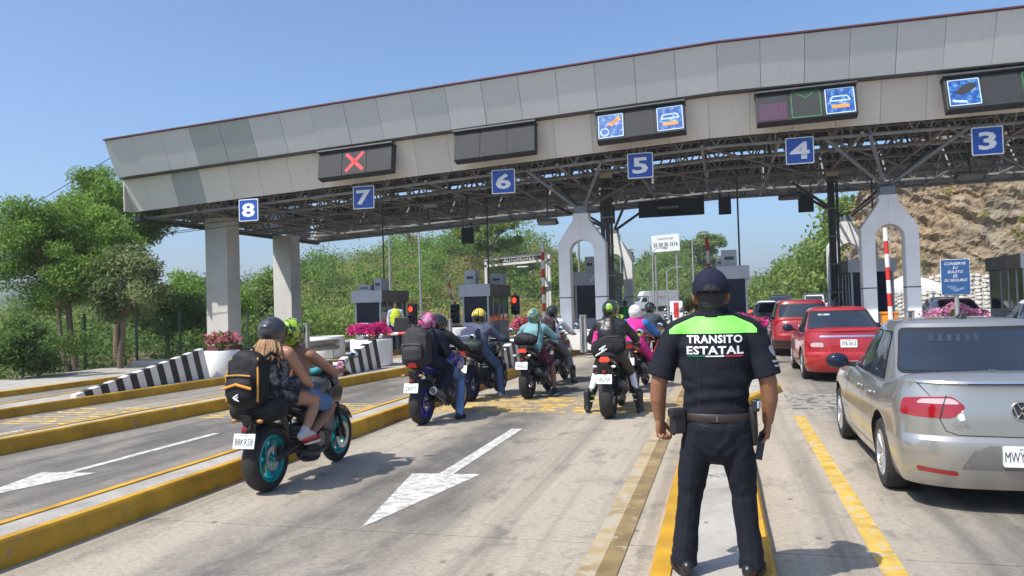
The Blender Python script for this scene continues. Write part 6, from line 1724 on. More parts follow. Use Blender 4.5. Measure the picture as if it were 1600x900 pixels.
    mb.box((0, -0.27, plate_z + 0.14), (0.10, 0.03, 0.2), M=Matrix.Rotation(R(22), 3, 'X')); br = mb.obj('plate_bracket', M_BLACK, t)
    Mp = Matrix.Rotation(R(-14), 3, 'X'); pc = Vector((0, -0.345, plate_z))
    mb = MB(); mb.box(pc, (0.22, 0.008, 0.135), M=Mp); pl = mb.obj('number_plate', M_PLATE, t, bevel=0.003)
    if plate:
        up = Mp @ Vector((0, 0, 1))
        text_obj('lettering', plate, M_INK, pl, plane_M(pc + (Mp @ Vector((0, -0.0062, 0))) - up * 0.008, (1, 0, 0), up), 0.1, width=0.185, height=0.062, bold=0.0)
        text_obj('small_lettering', 'EDO MEX', M_INK, pl, plane_M(pc + (Mp @ Vector((0, -0.0062, 0))) + up * 0.05, (1, 0, 0), up), 0.1, width=0.07, height=0.014)
    mb = MB(); mb.box((0, -0.335, plate_z + 0.105), (0.05, 0.03, 0.04)); mb.obj('reflector', M_TAILR, t, bevel=0.006)
    for sx in (-1, 1):
        mb = MB(); mb.bar((sx * 0.03, -0.27, plate_z + 0.17), (sx * 0.11, -0.29, plate_z + 0.175), 0.009, 6); st = mb.obj('indicator_stalk', M_BLACK, t)
        mb = MB(); mb.sphere((sx * 0.135, -0.295, plate_z + 0.175), (0.035, 0.022, 0.02), 10); mb.obj('indicator', M_CLRL if tail_lit else M_AMB, st, smooth=True)
    mb = MB(); mb.lathe([(0.335, -0.07), (0.345, 0), (0.335, 0.07)], 14, (0, 0, 0.31), 'X', R(40), R(140)); o = mb.obj('rear_hugger', M_BLACK, t, smooth=True); sm = o.modifiers.new('thick', 'SOLIDIFY'); sm.thickness = 0.006
    # fork, front fender
    fx, hy = wb, wb - 0.30
    for sx in (-1, 1):
        mb = MB(); mb.bar((sx * 0.095, fx, 0.29), (sx * 0.095, fx - 0.13, 0.62), 0.022, 10); mb.bar((sx * 0.095, fx - 0.12, 0.60), (sx * 0.095, hy, 0.98), 0.027, 10); mb.obj('fork_leg', fork, t, smooth=True)
    mb = MB(); mb.box((0, hy + 0.02, 0.95), (0.25, 0.09, 0.03)); mb.box((0, hy + 0.07, 0.80), (0.25, 0.09, 0.03)); mb.obj('fork_yoke', M_BMET, t, bevel=0.01)
    mb = MB(); mb.lathe([(0.315, -0.062), (0.335, -0.045), (0.342, 0), (0.335, 0.045), (0.315, 0.062)], 16, (0, fx, 0.30), 'X', R(25), R(150)); o = mb.obj('front_fender', body, t, smooth=True); sm = o.modifiers.new('thick', 'SOLIDIFY'); sm.thickness = 0.006
    mb = MB(); loft_y(mb, [(fx - 0.24, 0.90, 0.08, 0.08), (fx - 0.17, 0.90, 0.11, 0.12), (fx - 0.08, 0.87, 0.10, 0.11), (fx - 0.04, 0.85, 0.07, 0.07)], 16); hl = mb.obj('headlight_cowl', body, t, smooth=True, angle=60)
    mb = MB(); mb.sphere((0, fx - 0.055, 0.86), (0.065, 0.03, 0.065), 12); mb.obj('headlight_lens', M_CLRL, hl, smooth=True)
    mb = MB(); mb.box((0, hy + 0.05, 1.03), (0.16, 0.03, 0.09), M=Matrix.Rotation(R(35), 3, 'X')); mb.obj('instrument', M_BLACK, t, bevel=0.015)
    if screen:
        mb = MB(); mb.grid(lambda u, v: ((u - 0.5) * 0.28 * (1 - 0.4 * v), fx - 0.08 - 0.16 * v - 0.25 * (u - 0.5) ** 2, 0.96 + 0.2 * v), 8, 6); o = mb.obj('wind_screen', M_CGLASS, t, smooth=True); sm = o.modifiers.new('thick', 'SOLIDIFY'); sm.thickness = 0.005
    # handlebar
    mb = MB(); mb.tube([(-0.37, hy - 0.10, 1.02), (-0.24, hy - 0.04, 1.04), (-0.10, hy + 0.02, 0.99), (0.10, hy + 0.02, 0.99), (0.24, hy - 0.04, 1.04), (0.37, hy - 0.10, 1.02)], 0.013, 8); hb = mb.obj('handlebar', M_BMET, t, smooth=True)
    for sx in (-1, 1):
        mb = MB(); mb.bar((sx * 0.26, hy - 0.05, 1.037), (sx * 0.385, hy - 0.107, 1.018), 0.019, 10); mb.obj('grip', M_BLACK, hb, smooth=True)
        mb = MB(); mb.tube([(sx * 0.22, hy + 0.0, 1.03), (sx * 0.29, hy + 0.03, 1.02), (sx * 0.40, hy - 0.04, 1.01)], 0.006, 6); mb.obj('lever', M_GMET, hb, smooth=True)
        mb = MB(); mb.tube([(sx * 0.24, hy - 0.03, 1.05), (sx * 0.30, hy + 0.02, 1.14), (sx * 0.36, hy + 0.02, 1.20)], 0.006, 6); ms = mb.obj('mirror_stalk', M_BLACK, hb, smooth=True)
        mb = MB(); mb.sphere((sx * 0.38, hy + 0.02, 1.215), (0.07, 0.018, 0.042), 14); mb.obj('mirror_shell', M_BLACK, ms, smooth=True)
        mb = MB(); mb.sphere((sx * 0.38, hy + 0.008, 1.215), (0.06, 0.012, 0.035), 12); mb.obj('mirror_glass', M_MIRR, ms, smooth=True)
        mb = MB(); mb.bar((sx * 0.14, 0.52, 0.36), (sx * 0.25, 0.51, 0.35), 0.012, 6); mb.obj('foot_peg', M_GMET, t)
        mb = MB(); mb.tube([(sx * 0.12, 0.25, 0.66), (sx * 0.14, 0.22, 0.45), (sx * 0.22, 0.2, 0.44)], 0.011, 6); mb.obj('pillion_peg', M_BMET, t, smooth=True)
    return t

# ================================================================ PEOPLE
def skin_mat(name, c):
    m = pm(name, c, 0.5, var=0.08, scale=9, bmp=0.06, bscale=90)
    pr = m.node_tree.nodes['Principled BSDF']; pr.inputs['Subsurface Weight'].default_value = 0.08; pr.inputs['Subsurface Radius'].default_value = (0.02, 0.008, 0.004)
    return m
SK1 = skin_mat('tan_skin', (0.36, 0.185, 0.11)); SK2 = skin_mat('brown_skin', (0.22, 0.105, 0.06)); SK3 = skin_mat('deep_tan_skin', (0.27, 0.13, 0.075))
def cloth(name, c, rough=0.85, var=0.14, scale=7, bmp=0.25, bscale=30, **k): return pm(name, c, rough, var=var, scale=scale, bmp=bmp, bscale=bscale, spec=0.2, **k)
def hand_mb(mb, wrist, d, n, s, curl=50, size=1.0, thumb=35, spread=0.0):
    """palm and five fingers: d along the palm, n the way the fingers curl, s towards the thumb"""
    d, n, s = Vector(d).normalized(), Vector(n).normalized(), Vector(s).normalized(); k = size
    w = Vector(wrist); e = w + d * 0.085 * k
    mb.limb([w, w + d * 0.045 * k, e], [(0.030 * k, 0.020 * k), (0.040 * k, 0.019 * k), (0.040 * k, 0.014 * k)], side=s, n=10)
    for off, L in ((0.030, 0.070), (0.010, 0.080), (-0.010, 0.074), (-0.029, 0.058)):
        p = e + s * off * k - d * 0.01; dirn = (d + s * off * spread).normalized(); a = 0; pts = [p]
        for f in (0.44, 0.31, 0.25):
            a += R(curl) * (0.7 if f == 0.44 else 1.0)
            p = p + (dirn * math.cos(a) + n * math.sin(a)) * L * f * k; pts.append(p)
        mb.limb(pts, [0.0095 * k, 0.009 * k, 0.0082 * k, 0.007 * k], side=s, n=8)
    p = w + d * 0.022 * k + s * 0.030 * k; b = (d * 0.7 + s * 0.75 + n * 0.25).normalized(); a = R(thumb)
    p1 = p + b * 0.034 * k; b2 = (b * math.cos(a) + (n * 0.7 + d * 0.5).normalized() * math.sin(a)).normalized(); p2 = p1 + b2 * 0.028 * k; p3 = p2 + (b2 + n * 0.4).normalized() * 0.022 * k
    mb.limb([p, p1, p2, p3], [0.014 * k, 0.0115 * k, 0.010 * k, 0.008 * k], side=n, n=8)
def shoe(t, an, to, mat, sole, size=1.0, boot=0.0):
    an, to = Vector(an), Vector(to); f = (to - an); f.z = 0; f.normalize(); sd = Vector((f.y, -f.x, 0))
    base = Vector((an.x, an.y, min(an.z, to.z))); L = 0.155 * size
    heel = base - f * 0.07 * size; tip = base + f * L
    z = to.z
    P = lambda q, h: Vector((q.x, q.y, z + h))
    mb = MB(); mb.limb([P(heel, 0.05), P(base, 0.062), P(base + f * 0.07, 0.05), P(tip - f * 0.02, 0.036)], [(0.038, 0.045), (0.043, 0.055), (0.047, 0.042), (0.038, 0.028)], side=sd, n=14)
    mb.limb([P(base - f * 0.012, 0.05), an + Vector((0, 0, 0.02 + boot))], [0.047, 0.046 + 0.012 * (boot > 0)], side=sd, n=12)
    me = blob_mesh(mb, 0.010, 3); s_ = put('shoe', me, mat, t)
    mb = MB(); o = []
    for k in range(16):
        a = 2 * math.pi * k / 16; cx = math.cos(a); sy = math.sin(a)
        q = base + f * (0.043 * size + 0.128 * size * cx) + sd * (0.046 * sy * (1 + 0.1 * cx)); o.append((q.x, q.y))
    mb.prism(o, z, z + 0.024, 'Z'); mb.obj('sole', sole, s_, bevel=0.005)
    return s_
def helmet(t, c, mat, yawv=0.0, pitch=0.0, peak=False, visor=True, trim=None, r=0.128, chin=None):
    Mh = Matrix.Rotation(yawv, 3, 'Z') @ Matrix.Rotation(pitch, 3, 'X'); c = Vector(c)
    mb = MB()
    mb.limb([(0, -0.03, 0.015), (0, 0.0, 0.02), (0, 0.03, 0.012)], [(r, r * 1.02), (r * 1.03, r * 1.06), (r * 0.98, r)], side=(1, 0, 0), n=20)
    mb.limb([(0, -0.035, -0.045), (0, -0.02, -0.06)], [(r * 0.9, r * 0.75), (r * 0.86, r * 0.7)], n=18)
    mb.limb([(-0.075, 0.05, -0.085), (0, 0.105, -0.09), (0.075, 0.05, -0.085)], [0.035, 0.04, 0.035], n=12)
    mb.limb([(0, -0.12, 0.075), (0, -0.155, 0.058)], [(0.06, 0.022), (0.045, 0.008)], n=10)
    me = blob_mesh(mb, 0.011, 4)
    me.transform(Matrix.Translation(c) @ Mh.to_4x4())
    h = put('helmet', me, mat, t)
    bv = bvh_of(me)
    T = lambda v: Mh @ Vector(v)
    if visor:
        poly = rounded([(-0.115, -0.045), (0.115, -0.045), (0.12, 0.05), (-0.12, 0.05)], 0.03)
        put('visor', patch_mesh(bv, poly, c + T((0, 0.6, 0)), T((1, 0, 0)), T((0, 0, 1)), T((0, -1, 0)), 0.006, 0.03, far=0.0), M_GLASSD, h)
    if chin:
        for O_, S_, D_, w_ in (((0, -0.6, 0), (1, 0, 0), (0, 1, 0), 0.105), ((0.6, 0, 0), (0, 1, 0), (-1, 0, 0), 0.10), ((-0.6, 0, 0), (0, 1, 0), (1, 0, 0), 0.10)):
            put('helmet_graphic', patch_mesh(bv, rounded([(-w_, -0.10), (w_, -0.10), (w_, 0.0), (0, 0.03), (-w_, 0.0)], 0.02), c + T(O_), T(S_), T((0, 0, 1)), T(D_), 0.003, 0.03, far=0.0), chin, h)
        for q in (-0.05, 0.0, 0.05):
            put('helmet_graphic', patch_mesh(bv, [(q - 0.008, 0.02), (q + 0.008, 0.02), (q * 0.6 + 0.004, 0.13), (q * 0.6 - 0.004, 0.13)], c + T((0, -0.6, 0)), T((1, 0, 0)), T((0, 0, 1)), T((0, 1, 0)), 0.004, 0.03, far=0.0), chin, h)
    if trim:
        for sx in (-1, 1):
            poly = rounded([(-0.09, 0.0), (0.02, 0.03), (0.07, 0.01), (0.02, 0.075), (-0.05, 0.085)], 0.02)
            put('helmet_graphic', patch_mesh(bv, poly, c + T((sx * 0.6, 0, 0)), T((0, 1, 0)), T((0, 0, 1)), T((-sx, 0, 0)), 0.004, 0.03, far=0.0), trim, h)
        poly = rounded([(-0.055, 0.02), (0.055, 0.02), (0.03, 0.095), (-0.03, 0.095)], 0.02)
        put('helmet_graphic', patch_mesh(bv, poly, c + T((0, -0.6, 0)), T((1, 0, 0)), T((0, 0, 1)), T((0, 1, 0)), 0.004, 0.03, far=0.0), trim, h)
    return h
def figure(name, label, loc, rz, J, O, group=None, voxel=0.017):
    """a clothed person; J joints in local space, O outfit"""
    t = thing(name, label, 'person', loc, rz, group)
    g = O.get('girth', 1.0)
    V = {k: ([Vector(q) for q in v] if isinstance(v, list) else Vector(v)) for k, v in J.items()}
    sd = (V['sh'][1] - V['sh'][0]).normalized()
    skin = O.get('skin', SK2)
    def torso(mb, e, top=True):
        mb.limb([V['pel'], V['pel'].lerp(V['che'], 0.45), V['che'], V['che'].lerp(V['nek'], 0.7)], [((0.165 + e) * g, (0.125 + e) * g), ((0.155 + e) * g, (0.115 + e) * g), ((0.185 + e) * g, (0.125 + e) * g), (0.15 + e, 0.09 + e)], side=sd, n=16)
        if top: mb.limb([V['sh'][0], V['che'].lerp(V['nek'], 0.75), V['sh'][1]], [0.06 + e, 0.085 + e, 0.06 + e], side=(0, 1, 0), n=12)
    def arm(mb, i, e, a=0.0, b=1.0):
        sh, el, ha = V['sh'][i], V['el'][i], V['ha'][i]
        if b >= 1: mb.limb([sh, sh.lerp(el, 0.5), el, el.lerp(ha, 0.4), ha], [0.062 + e, 0.056 + e, 0.047 + e, 0.046 + e, 0.034 + e], n=12)
        else: mb.limb([sh, sh.lerp(el, 0.5), sh.lerp(el, b * 2)], [0.064 + e, 0.060 + e, 0.056 + e], n=12, caps=(True, False))
    def leg(mb, i, e, b=1.0):
        hp, kn, an = V['hp'][i], V['kn'][i], V['an'][i]
        if b >= 1: mb.limb([hp, hp.lerp(kn, 0.5), kn, kn.lerp(an, 0.35), an], [(0.095 + e) * g, (0.082 + e) * g, 0.060 + e, 0.058 + e, 0.042 + e * 1.6], n=12)
        else: mb.limb([hp, hp.lerp(kn, 0.4), hp.lerp(kn, b * 2)], [(0.097 + e) * g, (0.09 + e) * g, 0.075 + e * 1.6], n=12, caps=(True, False))
    mb = MB(); torso(mb, 0.0)
    for i in (0, 1): arm(mb, i, 0.0); leg(mb, i, 0.0)
    mb.limb([V['nek'] - Vector((0, 0, 0.05)), V['hed'] - Vector((0, 0, 0.05))], [0.055, 0.052], n=12)
    mb.limb([V['hed'] + Vector((0, 0.012, -0.055)), V['hed'], V['hed'] + Vector((0, -0.01, 0.03))], [(0.058, 0.07), (0.074, 0.092), (0.07, 0.085)], n=14)
    body = blob_mesh(mb, voxel, 4)
    glove = O.get('glove'); hm = MB()
    for i, sx in ((0, -1), (1, 1)):
        dd = O.get('hd', [Vector((0, 1, -0.25)), Vector((0, 1, -0.25))])[i]; nn = O.get('hn', [Vector((0, -0.25, -1))] * 2)[i]; ss = O.get('hs', [Vector((1, 0, 0)), Vector((-1, 0, 0))])[i]
        hand_mb(hm, V['ha'][i], dd, nn, ss, O.get('curl', 62))
    me = join_meshes('body', [(body, 0), (hm.mesh('h'), 1)])
    put('body', me, [skin, glove or skin], t)
    fold = O.get('fold', 0.006)
    if O.get('jacket'):
        mb = MB()
        if O.get('tank'):
            mb.limb([V['pel'], V['pel'].lerp(V['che'], 0.45), V['che'], V['che'].lerp(V['nek'], 0.12)], [(0.185, 0.142), (0.174, 0.134), (0.202, 0.142), (0.19, 0.13)], side=sd, n=16, caps=(True, False))
            for s in (-1, 1): mb.limb([V['che'] + Vector((s * 0.09, -0.12, 0)), V['nek'] + Vector((s * 0.09, -0.06, -0.03)), V['nek'] + Vector((s * 0.085, 0.03, -0.05)), V['che'] + Vector((s * 0.09, 0.11, 0))], [0.022, 0.02, 0.02, 0.022], n=8)
        else: torso(mb, 0.018)
        for i in (0, 1): arm(mb, i, 0.016, b=O.get('sleeve', 1.0)) if O.get('sleeve', 1.0) > 0 else None
        if O.get('tank'): pass
        elif O.get('hood'):
            mb.limb([V['nek'] + Vector((-0.09, -0.04, 0.0)), V['nek'] + Vector((0, -0.10, -0.02)), V['nek'] + Vector((0.09, -0.04, 0.0))], [0.05, 0.06, 0.05], n=12)
        else: mb.limb([V['nek'] - Vector((0, 0, 0.06)), V['nek'] + Vector((0, -0.005, 0.015))], [0.085, 0.068], n=12)
        put(O.get('top_name', 'jacket'), blob_mesh(mb, voxel * 0.9, 4, fold, 11), O['jacket'], t)
    if O.get('trousers'):
        mb = MB(); mb.limb([V['pel'] - Vector((0, 0, 0.02)), V['pel'].lerp(V['che'], 0.3)], [(0.172 * g, 0.135 * g), (0.165 * g, 0.125 * g)], side=sd, n=16)
        for i in (0, 1): leg(mb, i, 0.014, O.get('legs', 1.0))
        put(O.get('legs_name', 'trousers'), blob_mesh(mb, voxel * 0.9, 4, fold, 10), O['trousers'], t)
    for i in (0, 1):
        shoe(t, V['an'][i], V['to'][i], O['shoe'], O.get('sole', M_BLACK), boot=O.get('boot', 0.0))
    if O.get('helmet'): helmet(t, V['hed'] + Vector((0, 0.0, 0.01)), *O['helmet'][:1], **O['helmet'][1])
    return t, V
def riding(pel=(0.48, 0.87), lean=12, head=None, hands=True, down=(False, False), foot_y=0.5, spread=0.30, torso=0.47, wb=1.40, hx=0.0, knee=0.62, tilt=0.0):
    """joints of a rider on a motorcycle (rear tyre contact at the origin)"""
    py, pz = pel; a = R(lean); hy = wb - 0.30
    nek = (tilt, py + torso * math.sin(a), pz + torso * math.cos(a)); che = (tilt * 0.7, py + torso * 0.68 * math.sin(a), pz + torso * 0.68 * math.cos(a))
    hed = (tilt + hx, nek[1] + 0.05, nek[2] + 0.155) if head is None else (tilt + hx, head[0], head[1])
    sh = [(che[0] + s * 0.185, nek[1] - 0.01, nek[2] - 0.07) for s in (-1, 1)]
    ha = [(s * 0.325, hy - 0.17, 1.065) for s in (-1, 1)]
    el = [(s * 0.36, (sh[0][1] + ha[0][1]) / 2 - 0.03, (sh[0][2] + ha[0][2]) / 2 - 0.10) for s in (-1, 1)]
    hp = [(s * 0.10, py + 0.02, pz - 0.02) for s in (-1, 1)]
    kn, an, to = [], [], []
    for i, s in enumerate((-1, 1)):
        if down[i]:
            kn.append((s * 0.27, py + 0.30, knee - 0.06)); an.append((s * spread, foot_y + 0.0, 0.09)); to.append((s * (spread + 0.02), foot_y + 0.14, 0.0))
        else:
            kn.append((s * 0.22, py + 0.40, knee + 0.06)); an.append((s * 0.20, 0.46, 0.46)); to.append((s * 0.21, 0.60, 0.37))
    return dict(pel=(tilt * 0.3, py, pz), che=che, nek=nek, hed=hed, sh=sh, el=el, ha=ha, hp=hp, kn=kn, an=an, to=to)
RIDE_HD = dict(hd=[Vector((0.0, 1, -0.3))] * 2, hn=[Vector((0, -0.3, -1))] * 2, hs=[Vector((1, 0, 0)), Vector((-1, 0, 0))], curl=62)
def backpack(label, loc, rz, w, h, d, mat, tiltx=0.0, trim=None, kind='plain', name='backpack', strap=True):
    """origin at the bag's centre; wearer is on the +Y side"""
    t = thing(name, label, 'bag', loc, rz); t.rotation_euler = (tiltx, 0, rz)
    mb = MB(); mb.limb([(0, 0, -h * 0.36), (0, 0, 0), (0, 0.0, h * 0.34)], [(w * 0.5, d * 0.5), (w * 0.5, d * 0.52), (w * 0.46, d * 0.40)], n=20)
    mb.box((0, 0.02, -h * 0.05), (w * 0.92, d * 0.82, h * 0.80))
    put('main_bag', blob_mesh(mb, 0.016, 6, 0.006, 9), mat, t)
    mb = MB(); mb.limb([(0, -d * 0.5, -h * 0.32), (0, -d * 0.52, -h * 0.1), (0, -d * 0.46, h * 0.06)], [(w * 0.40, d * 0.16), (w * 0.40, d * 0.18), (w * 0.36, d * 0.10)], n=18); mb.box((0, -d * 0.5, -h * 0.14), (w * 0.72, d * 0.2, h * 0.36))
    pk = put('pocket', blob_mesh(mb, 0.014, 4, 0.004, 9), mat, t)
    mb = MB(); mb.tube([(-w * 0.36, -d * 0.64, h * 0.05), (0, -d * 0.66, h * 0.07), (w * 0.36, -d * 0.64, h * 0.05)], 0.006, 6); mb.obj('zip', trim or M_GMET, pk, smooth=True)
    mb = MB(); mb.tube([(-0.05, 0.02, h * 0.46), (-0.04, 0.02, h * 0.56), (0.04, 0.02, h * 0.56), (0.05, 0.02, h * 0.46)], 0.011, 8); mb.obj('handle', mat, t, smooth=True)
    if strap:
        for s in (-1, 1):
            mb = MB(); mb.tube([(s * w * 0.28, d * 0.42, h * 0.36), (s * w * 0.34, d * 0.75, h * 0.47), (s * w * 0.40, d * 1.15, h * 0.40), (s * w * 0.45, d * 1.3, h * 0.10)], 0.018, 8); mb.obj('shoulder_strap', mat, t, smooth=True)
    if trim and kind == 'outline':
        for x in (-w * 0.30, w * 0.30):
            mb = MB(); mb.tube([(x * 1.45, -d * 0.30, -h * 0.42), (x * 1.5, -d * 0.34, 0), (x * 1.25, -d * 0.22, h * 0.36), (x * 0.9, 0.02, h * 0.47)], 0.010, 6); mb.obj('piping', trim, t, smooth=True)
        mb = MB(); mb.tube([(-w * 0.4, -d * 0.66, -h * 0.18), (0, -d * 0.74, -h * 0.10), (w * 0.4, -d * 0.66, -h * 0.18)], 0.013, 6); mb.obj('piping', trim, t, smooth=True)
        mb = MB()
        for a, b in (((-0.03, -0.0), (0.02, 0.03)), ((-0.03, 0.0), (0.03, -0.03)), ((-0.01, -0.02), (0.02, 0.01))):
            mb.bar((a[0], -d * 0.70, -h * 0.34 + a[1]), (b[0], -d * 0.70, -h * 0.34 + b[1]), 0.007, 6)
        mb.obj('white_emblem', M_WHP, t)
    return t
def soft_bag(label, loc, rz, w, h, d, mat, name='duffel_bag', strap=None, roll=0.0):
    t = thing(name, label, 'bag', loc, rz); t.rotation_euler = (0, roll, rz)
    mb = MB(); mb.limb([(-w * 0.32, 0, -h * 0.05), (0, 0, 0), (w * 0.32, 0, -h * 0.05)], [(d * 0.42, h * 0.40), (d * 0.5, h * 0.5), (d * 0.42, h * 0.40)], side=(0, 1, 0), n=18)
    put('sack', blob_mesh(mb, 0.016, 5, 0.012, 8), mat, t)
    if strap:
        mb = MB(); mb.tube(strap, 0.014, 6); mb.obj('strap', mat, t, smooth=True)
    mb = MB(); mb.tube([(-w * 0.38, -d * 0.2, h * 0.36), (0, -d * 0.22, h * 0.47), (w * 0.38, -d * 0.2, h * 0.36)], 0.006, 6); mb.obj('zip', M_GMET, t, smooth=True)
    return t
# ================================================================ RIDERS AND THEIR MOTORCYCLES
M_TEALR = pm('teal_wheel_paint', (0.0, 0.26, 0.28), 0.35, 0.2, var=0.06)
M_BLUR = pm('blue_wheel_paint', (0.03, 0.03, 0.22), 0.35, 0.3, var=0.06)
M_NAVR = pm('dark_blue_wheel_paint', (0.02, 0.02, 0.11), 0.35, 0.3, var=0.06)
M_GREYT = pm('matt_grey_tank', (0.10, 0.10, 0.11), 0.35, 0.4, var=0.06, coat=0.4)
M_BLUT = pm('blue_tank_paint', (0.03, 0.035, 0.30), 0.3, 0.3, var=0.06, coat=0.8)
M_BLKT = pm('black_tank_paint', (0.015, 0.015, 0.017), 0.25, 0.1, var=0.1, coat=0.8)
M_REDT = pm('red_black_tank_paint', (0.16, 0.01, 0.015), 0.25, 0.1, var=0.1, coat=0.8)
M_GOLD = pm('gold_fork', (0.42, 0.22, 0.05), 0.3, 0.8)
M_DENIM = cloth('blue_denim', (0.115, 0.19, 0.33), var=0.3, scale=6)
M_DENIMD = cloth('mid_blue_denim', (0.075, 0.12, 0.22), var=0.3, scale=6)
M_BLKC = cloth('black_jacket_cloth', (0.016, 0.017, 0.021))
M_NAVC = cloth('dark_navy_jacket_cloth', (0.014, 0.018, 0.032))
M_LEA = pm('black_leather', (0.017, 0.017, 0.018), 0.38, var=0.25, scale=9, bmp=0.35, bscale=22)
M_BAGB = cloth('black_bag_nylon', (0.017, 0.017, 0.019), 0.6)
M_BAGG = cloth('charcoal_bag_nylon', (0.035, 0.035, 0.037), 0.65)
def camo(name, cols, scale=14):
    if name in MATS: return MATS[name]
    m, nt, p = _nodes(name); n1 = noise_t(nt, coord(nt), scale, 3, 0.6)
    nt.links.new(ramp(nt, n1, [(0.0, cols[0]), (0.46, cols[0]), (0.49, cols[1]), (0.56, cols[1]), (0.585, cols[2]), (1.0, cols[2])]), p.inputs['Base Color'])
    p.inputs['Roughness'].default_value = 0.8; p.inputs['Specular IOR Level'].default_value = 0.2
    MATS[name] = m; return m
def gloss(name, cols, scale=9):
    m = camo(name, cols, scale); p = m.node_tree.nodes['Principled BSDF']; p.inputs['Roughness'].default_value = 0.3; p.inputs['Coat Weight'].default_value = 0.8; p.inputs['Specular IOR Level'].default_value = 0.5
    return m
M_CAMO = camo('dark_grey_print_cloth', [(0.02, 0.022, 0.035), (0.05, 0.052, 0.07), (0.13, 0.13, 0.15)])
H_GREY = pm('satin_dark_grey_helmet', (0.045, 0.045, 0.05), 0.32, 0.2, var=0.1, coat=0.5)
H_LIME = gloss('lime_and_black_helmet', [(0.30, 0.48, 0.02), (0.01, 0.01, 0.012), (0.30, 0.48, 0.02)], 11)
H_PINK = gloss('pink_and_black_helmet', [(0.02, 0.02, 0.025), (0.55, 0.05, 0.22), (0.6, 0.3, 0.42)], 9)
H_YEL = pm('yellow_helmet_shell', (0.72, 0.55, 0.06), 0.3, var=0.05, coat=0.7)
H_BLK = pm('black_helmet_shell', (0.016, 0.016, 0.018), 0.25, var=0.1, coat=0.8)
H_TEAL = gloss('teal_and_olive_helmet', [(0.02, 0.16, 0.22), (0.20, 0.24, 0.10), (0.30, 0.33, 0.16)], 7)
H_WHT = pm('white_helmet_shell', (0.72, 0.66, 0.68), 0.3, var=0.05, coat=0.6)
H_GRN = gloss('black_green_helmet', [(0.014, 0.015, 0.016), (0.035, 0.05, 0.02), (0.16, 0.30, 0.02)], 9)
H_NEO = pm('neon_green_shell', (0.25, 0.55, 0.03), 0.3, var=0.05, coat=0.6)
M_RSH = pm('red_canvas_shoe', (0.30, 0.015, 0.02), 0.7); M_GSH = pm('grey_white_trainer', (0.45, 0.45, 0.47), 0.7); M_BSH = pm('black_shoe', (0.015, 0.015, 0.016), 0.6)
M_HAIRB = pm('light_brown_hair', (0.30, 0.165, 0.07), 0.55, var=0.35, scale=30, bmp=0.4, bscale=60)
RG = 'people riding the motorcycles'

# --- first motorcycle: teal wheels, two up
b1 = (-4.24, 6.44, 0)
moto('grey motorcycle with bright teal wheels carrying two people, nearest in the lane', b1[0], b1[1], R(0.6), M_TEALR, M_GREYT, plate='88KRS8', plate_z=0.53, accent=M_BLKT)
J = riding(pel=(0.50, 0.87), lean=6, head=(0.50, 1.47), torso=0.45)
figure('person', 'bare backed rider in lime and black helmet, denim shorts and red shoes', b1, 0, J, dict(skin=SK3, trousers=M_DENIM, legs=0.40, legs_name='shorts', shoe=M_RSH, sole=M_WHP, helmet=(H_LIME, dict(trim=None)), **RIDE_HD), RG)
J = riding(pel=(0.12, 0.93), lean=3, head=(0.16, 1.49), torso=0.44)
J['ha'] = [(-0.17, 0.58, 0.93), (0.17, 0.56, 0.93)]; J['el'] = [(-0.29, 0.26, 1.02), (0.29, 0.26, 1.02)]
J['kn'] = [(-0.27, 0.48, 0.80), (0.28, 0.46, 0.80)]; J['an'] = [(-0.25, 0.28, 0.52), (0.26, 0.27, 0.52)]; J['to'] = [(-0.26, 0.42, 0.44), (0.27, 0.41, 0.44)]
pt, PV = figure('person', 'long haired pillion passenger in dark grey helmet and dark printed playsuit', b1, 0, J, dict(skin=SK1, jacket=M_CAMO, tank=True, sleeve=0.0, top_name='playsuit_top', trousers=M_CAMO, legs=0.14, legs_name='playsuit_shorts', shoe=M_GSH, sole=M_REDP, helmet=(H_GREY, dict()), hd=[Vector((0.6, 0.7, -0.1)), Vector((-0.6, 0.7, -0.1))], hn=[Vector((0.6, -0.5, 0)), Vector((-0.6, -0.5, 0))], hs=[Vector((0, 0, 1))] * 2, curl=30), RG)
mb = MB(); hr = random.Random(4)
for i in range(46):
    a = R(-165 + 150 * i / 45); x, y = 0.10 * math.cos(a), 0.15 + 0.11 * math.sin(a)
    w = hr.uniform(-.03, .03); L = hr.uniform(0.16, 0.27)
    mb.tube([(x, y, 1.43), (x * 1.35 + w, y - 0.04, 1.43 - L * 0.45), (x * 1.65 - w, y - 0.05 + hr.uniform(-.02, .02), 1.43 - L)], [0.016, 0.018, 0.004], 6)
mb.obj('hair', M_HAIRB, pt, smooth=True)
backpack('large black backpack with orange piping on the pillion passenger', (b1[0] - 0.02, b1[1] - 0.24, 1.09), 0, 0.37, 0.50, 0.24, M_BAGB, R(-4), pm('orange_piping', (0.62, 0.27, 0.03), 0.6), 'outline')
soft_bag('black saddle bag strapped across the tail of the teal wheeled motorcycle', (b1[0], b1[1] - 0.10, 0.80), 0, 0.52, 0.30, 0.34, M_BAGB, 'saddle_bag')
soft_bag('round dark printed belt bag on the passenger hip', (b1[0] + 0.20, b1[1] + 0.18, 1.00), R(70), 0.26, 0.17, 0.13, M_CAMO, 'belt_bag')
t = thing('tank_bag', 'bunch of dark gear and teal cloth strapped on the handlebar of the nearest motorcycle', 'bag', (b1[0], b1[1] + 0.98, 1.08))
mb = MB(); mb.limb([(-0.1, 0, 0), (0.1, 0.02, 0.01)], [0.07, 0.075], side=(0, 1, 0)); put('pouch', blob_mesh(mb, 0.014, 4, 0.01, 12), M_BAGB, t)
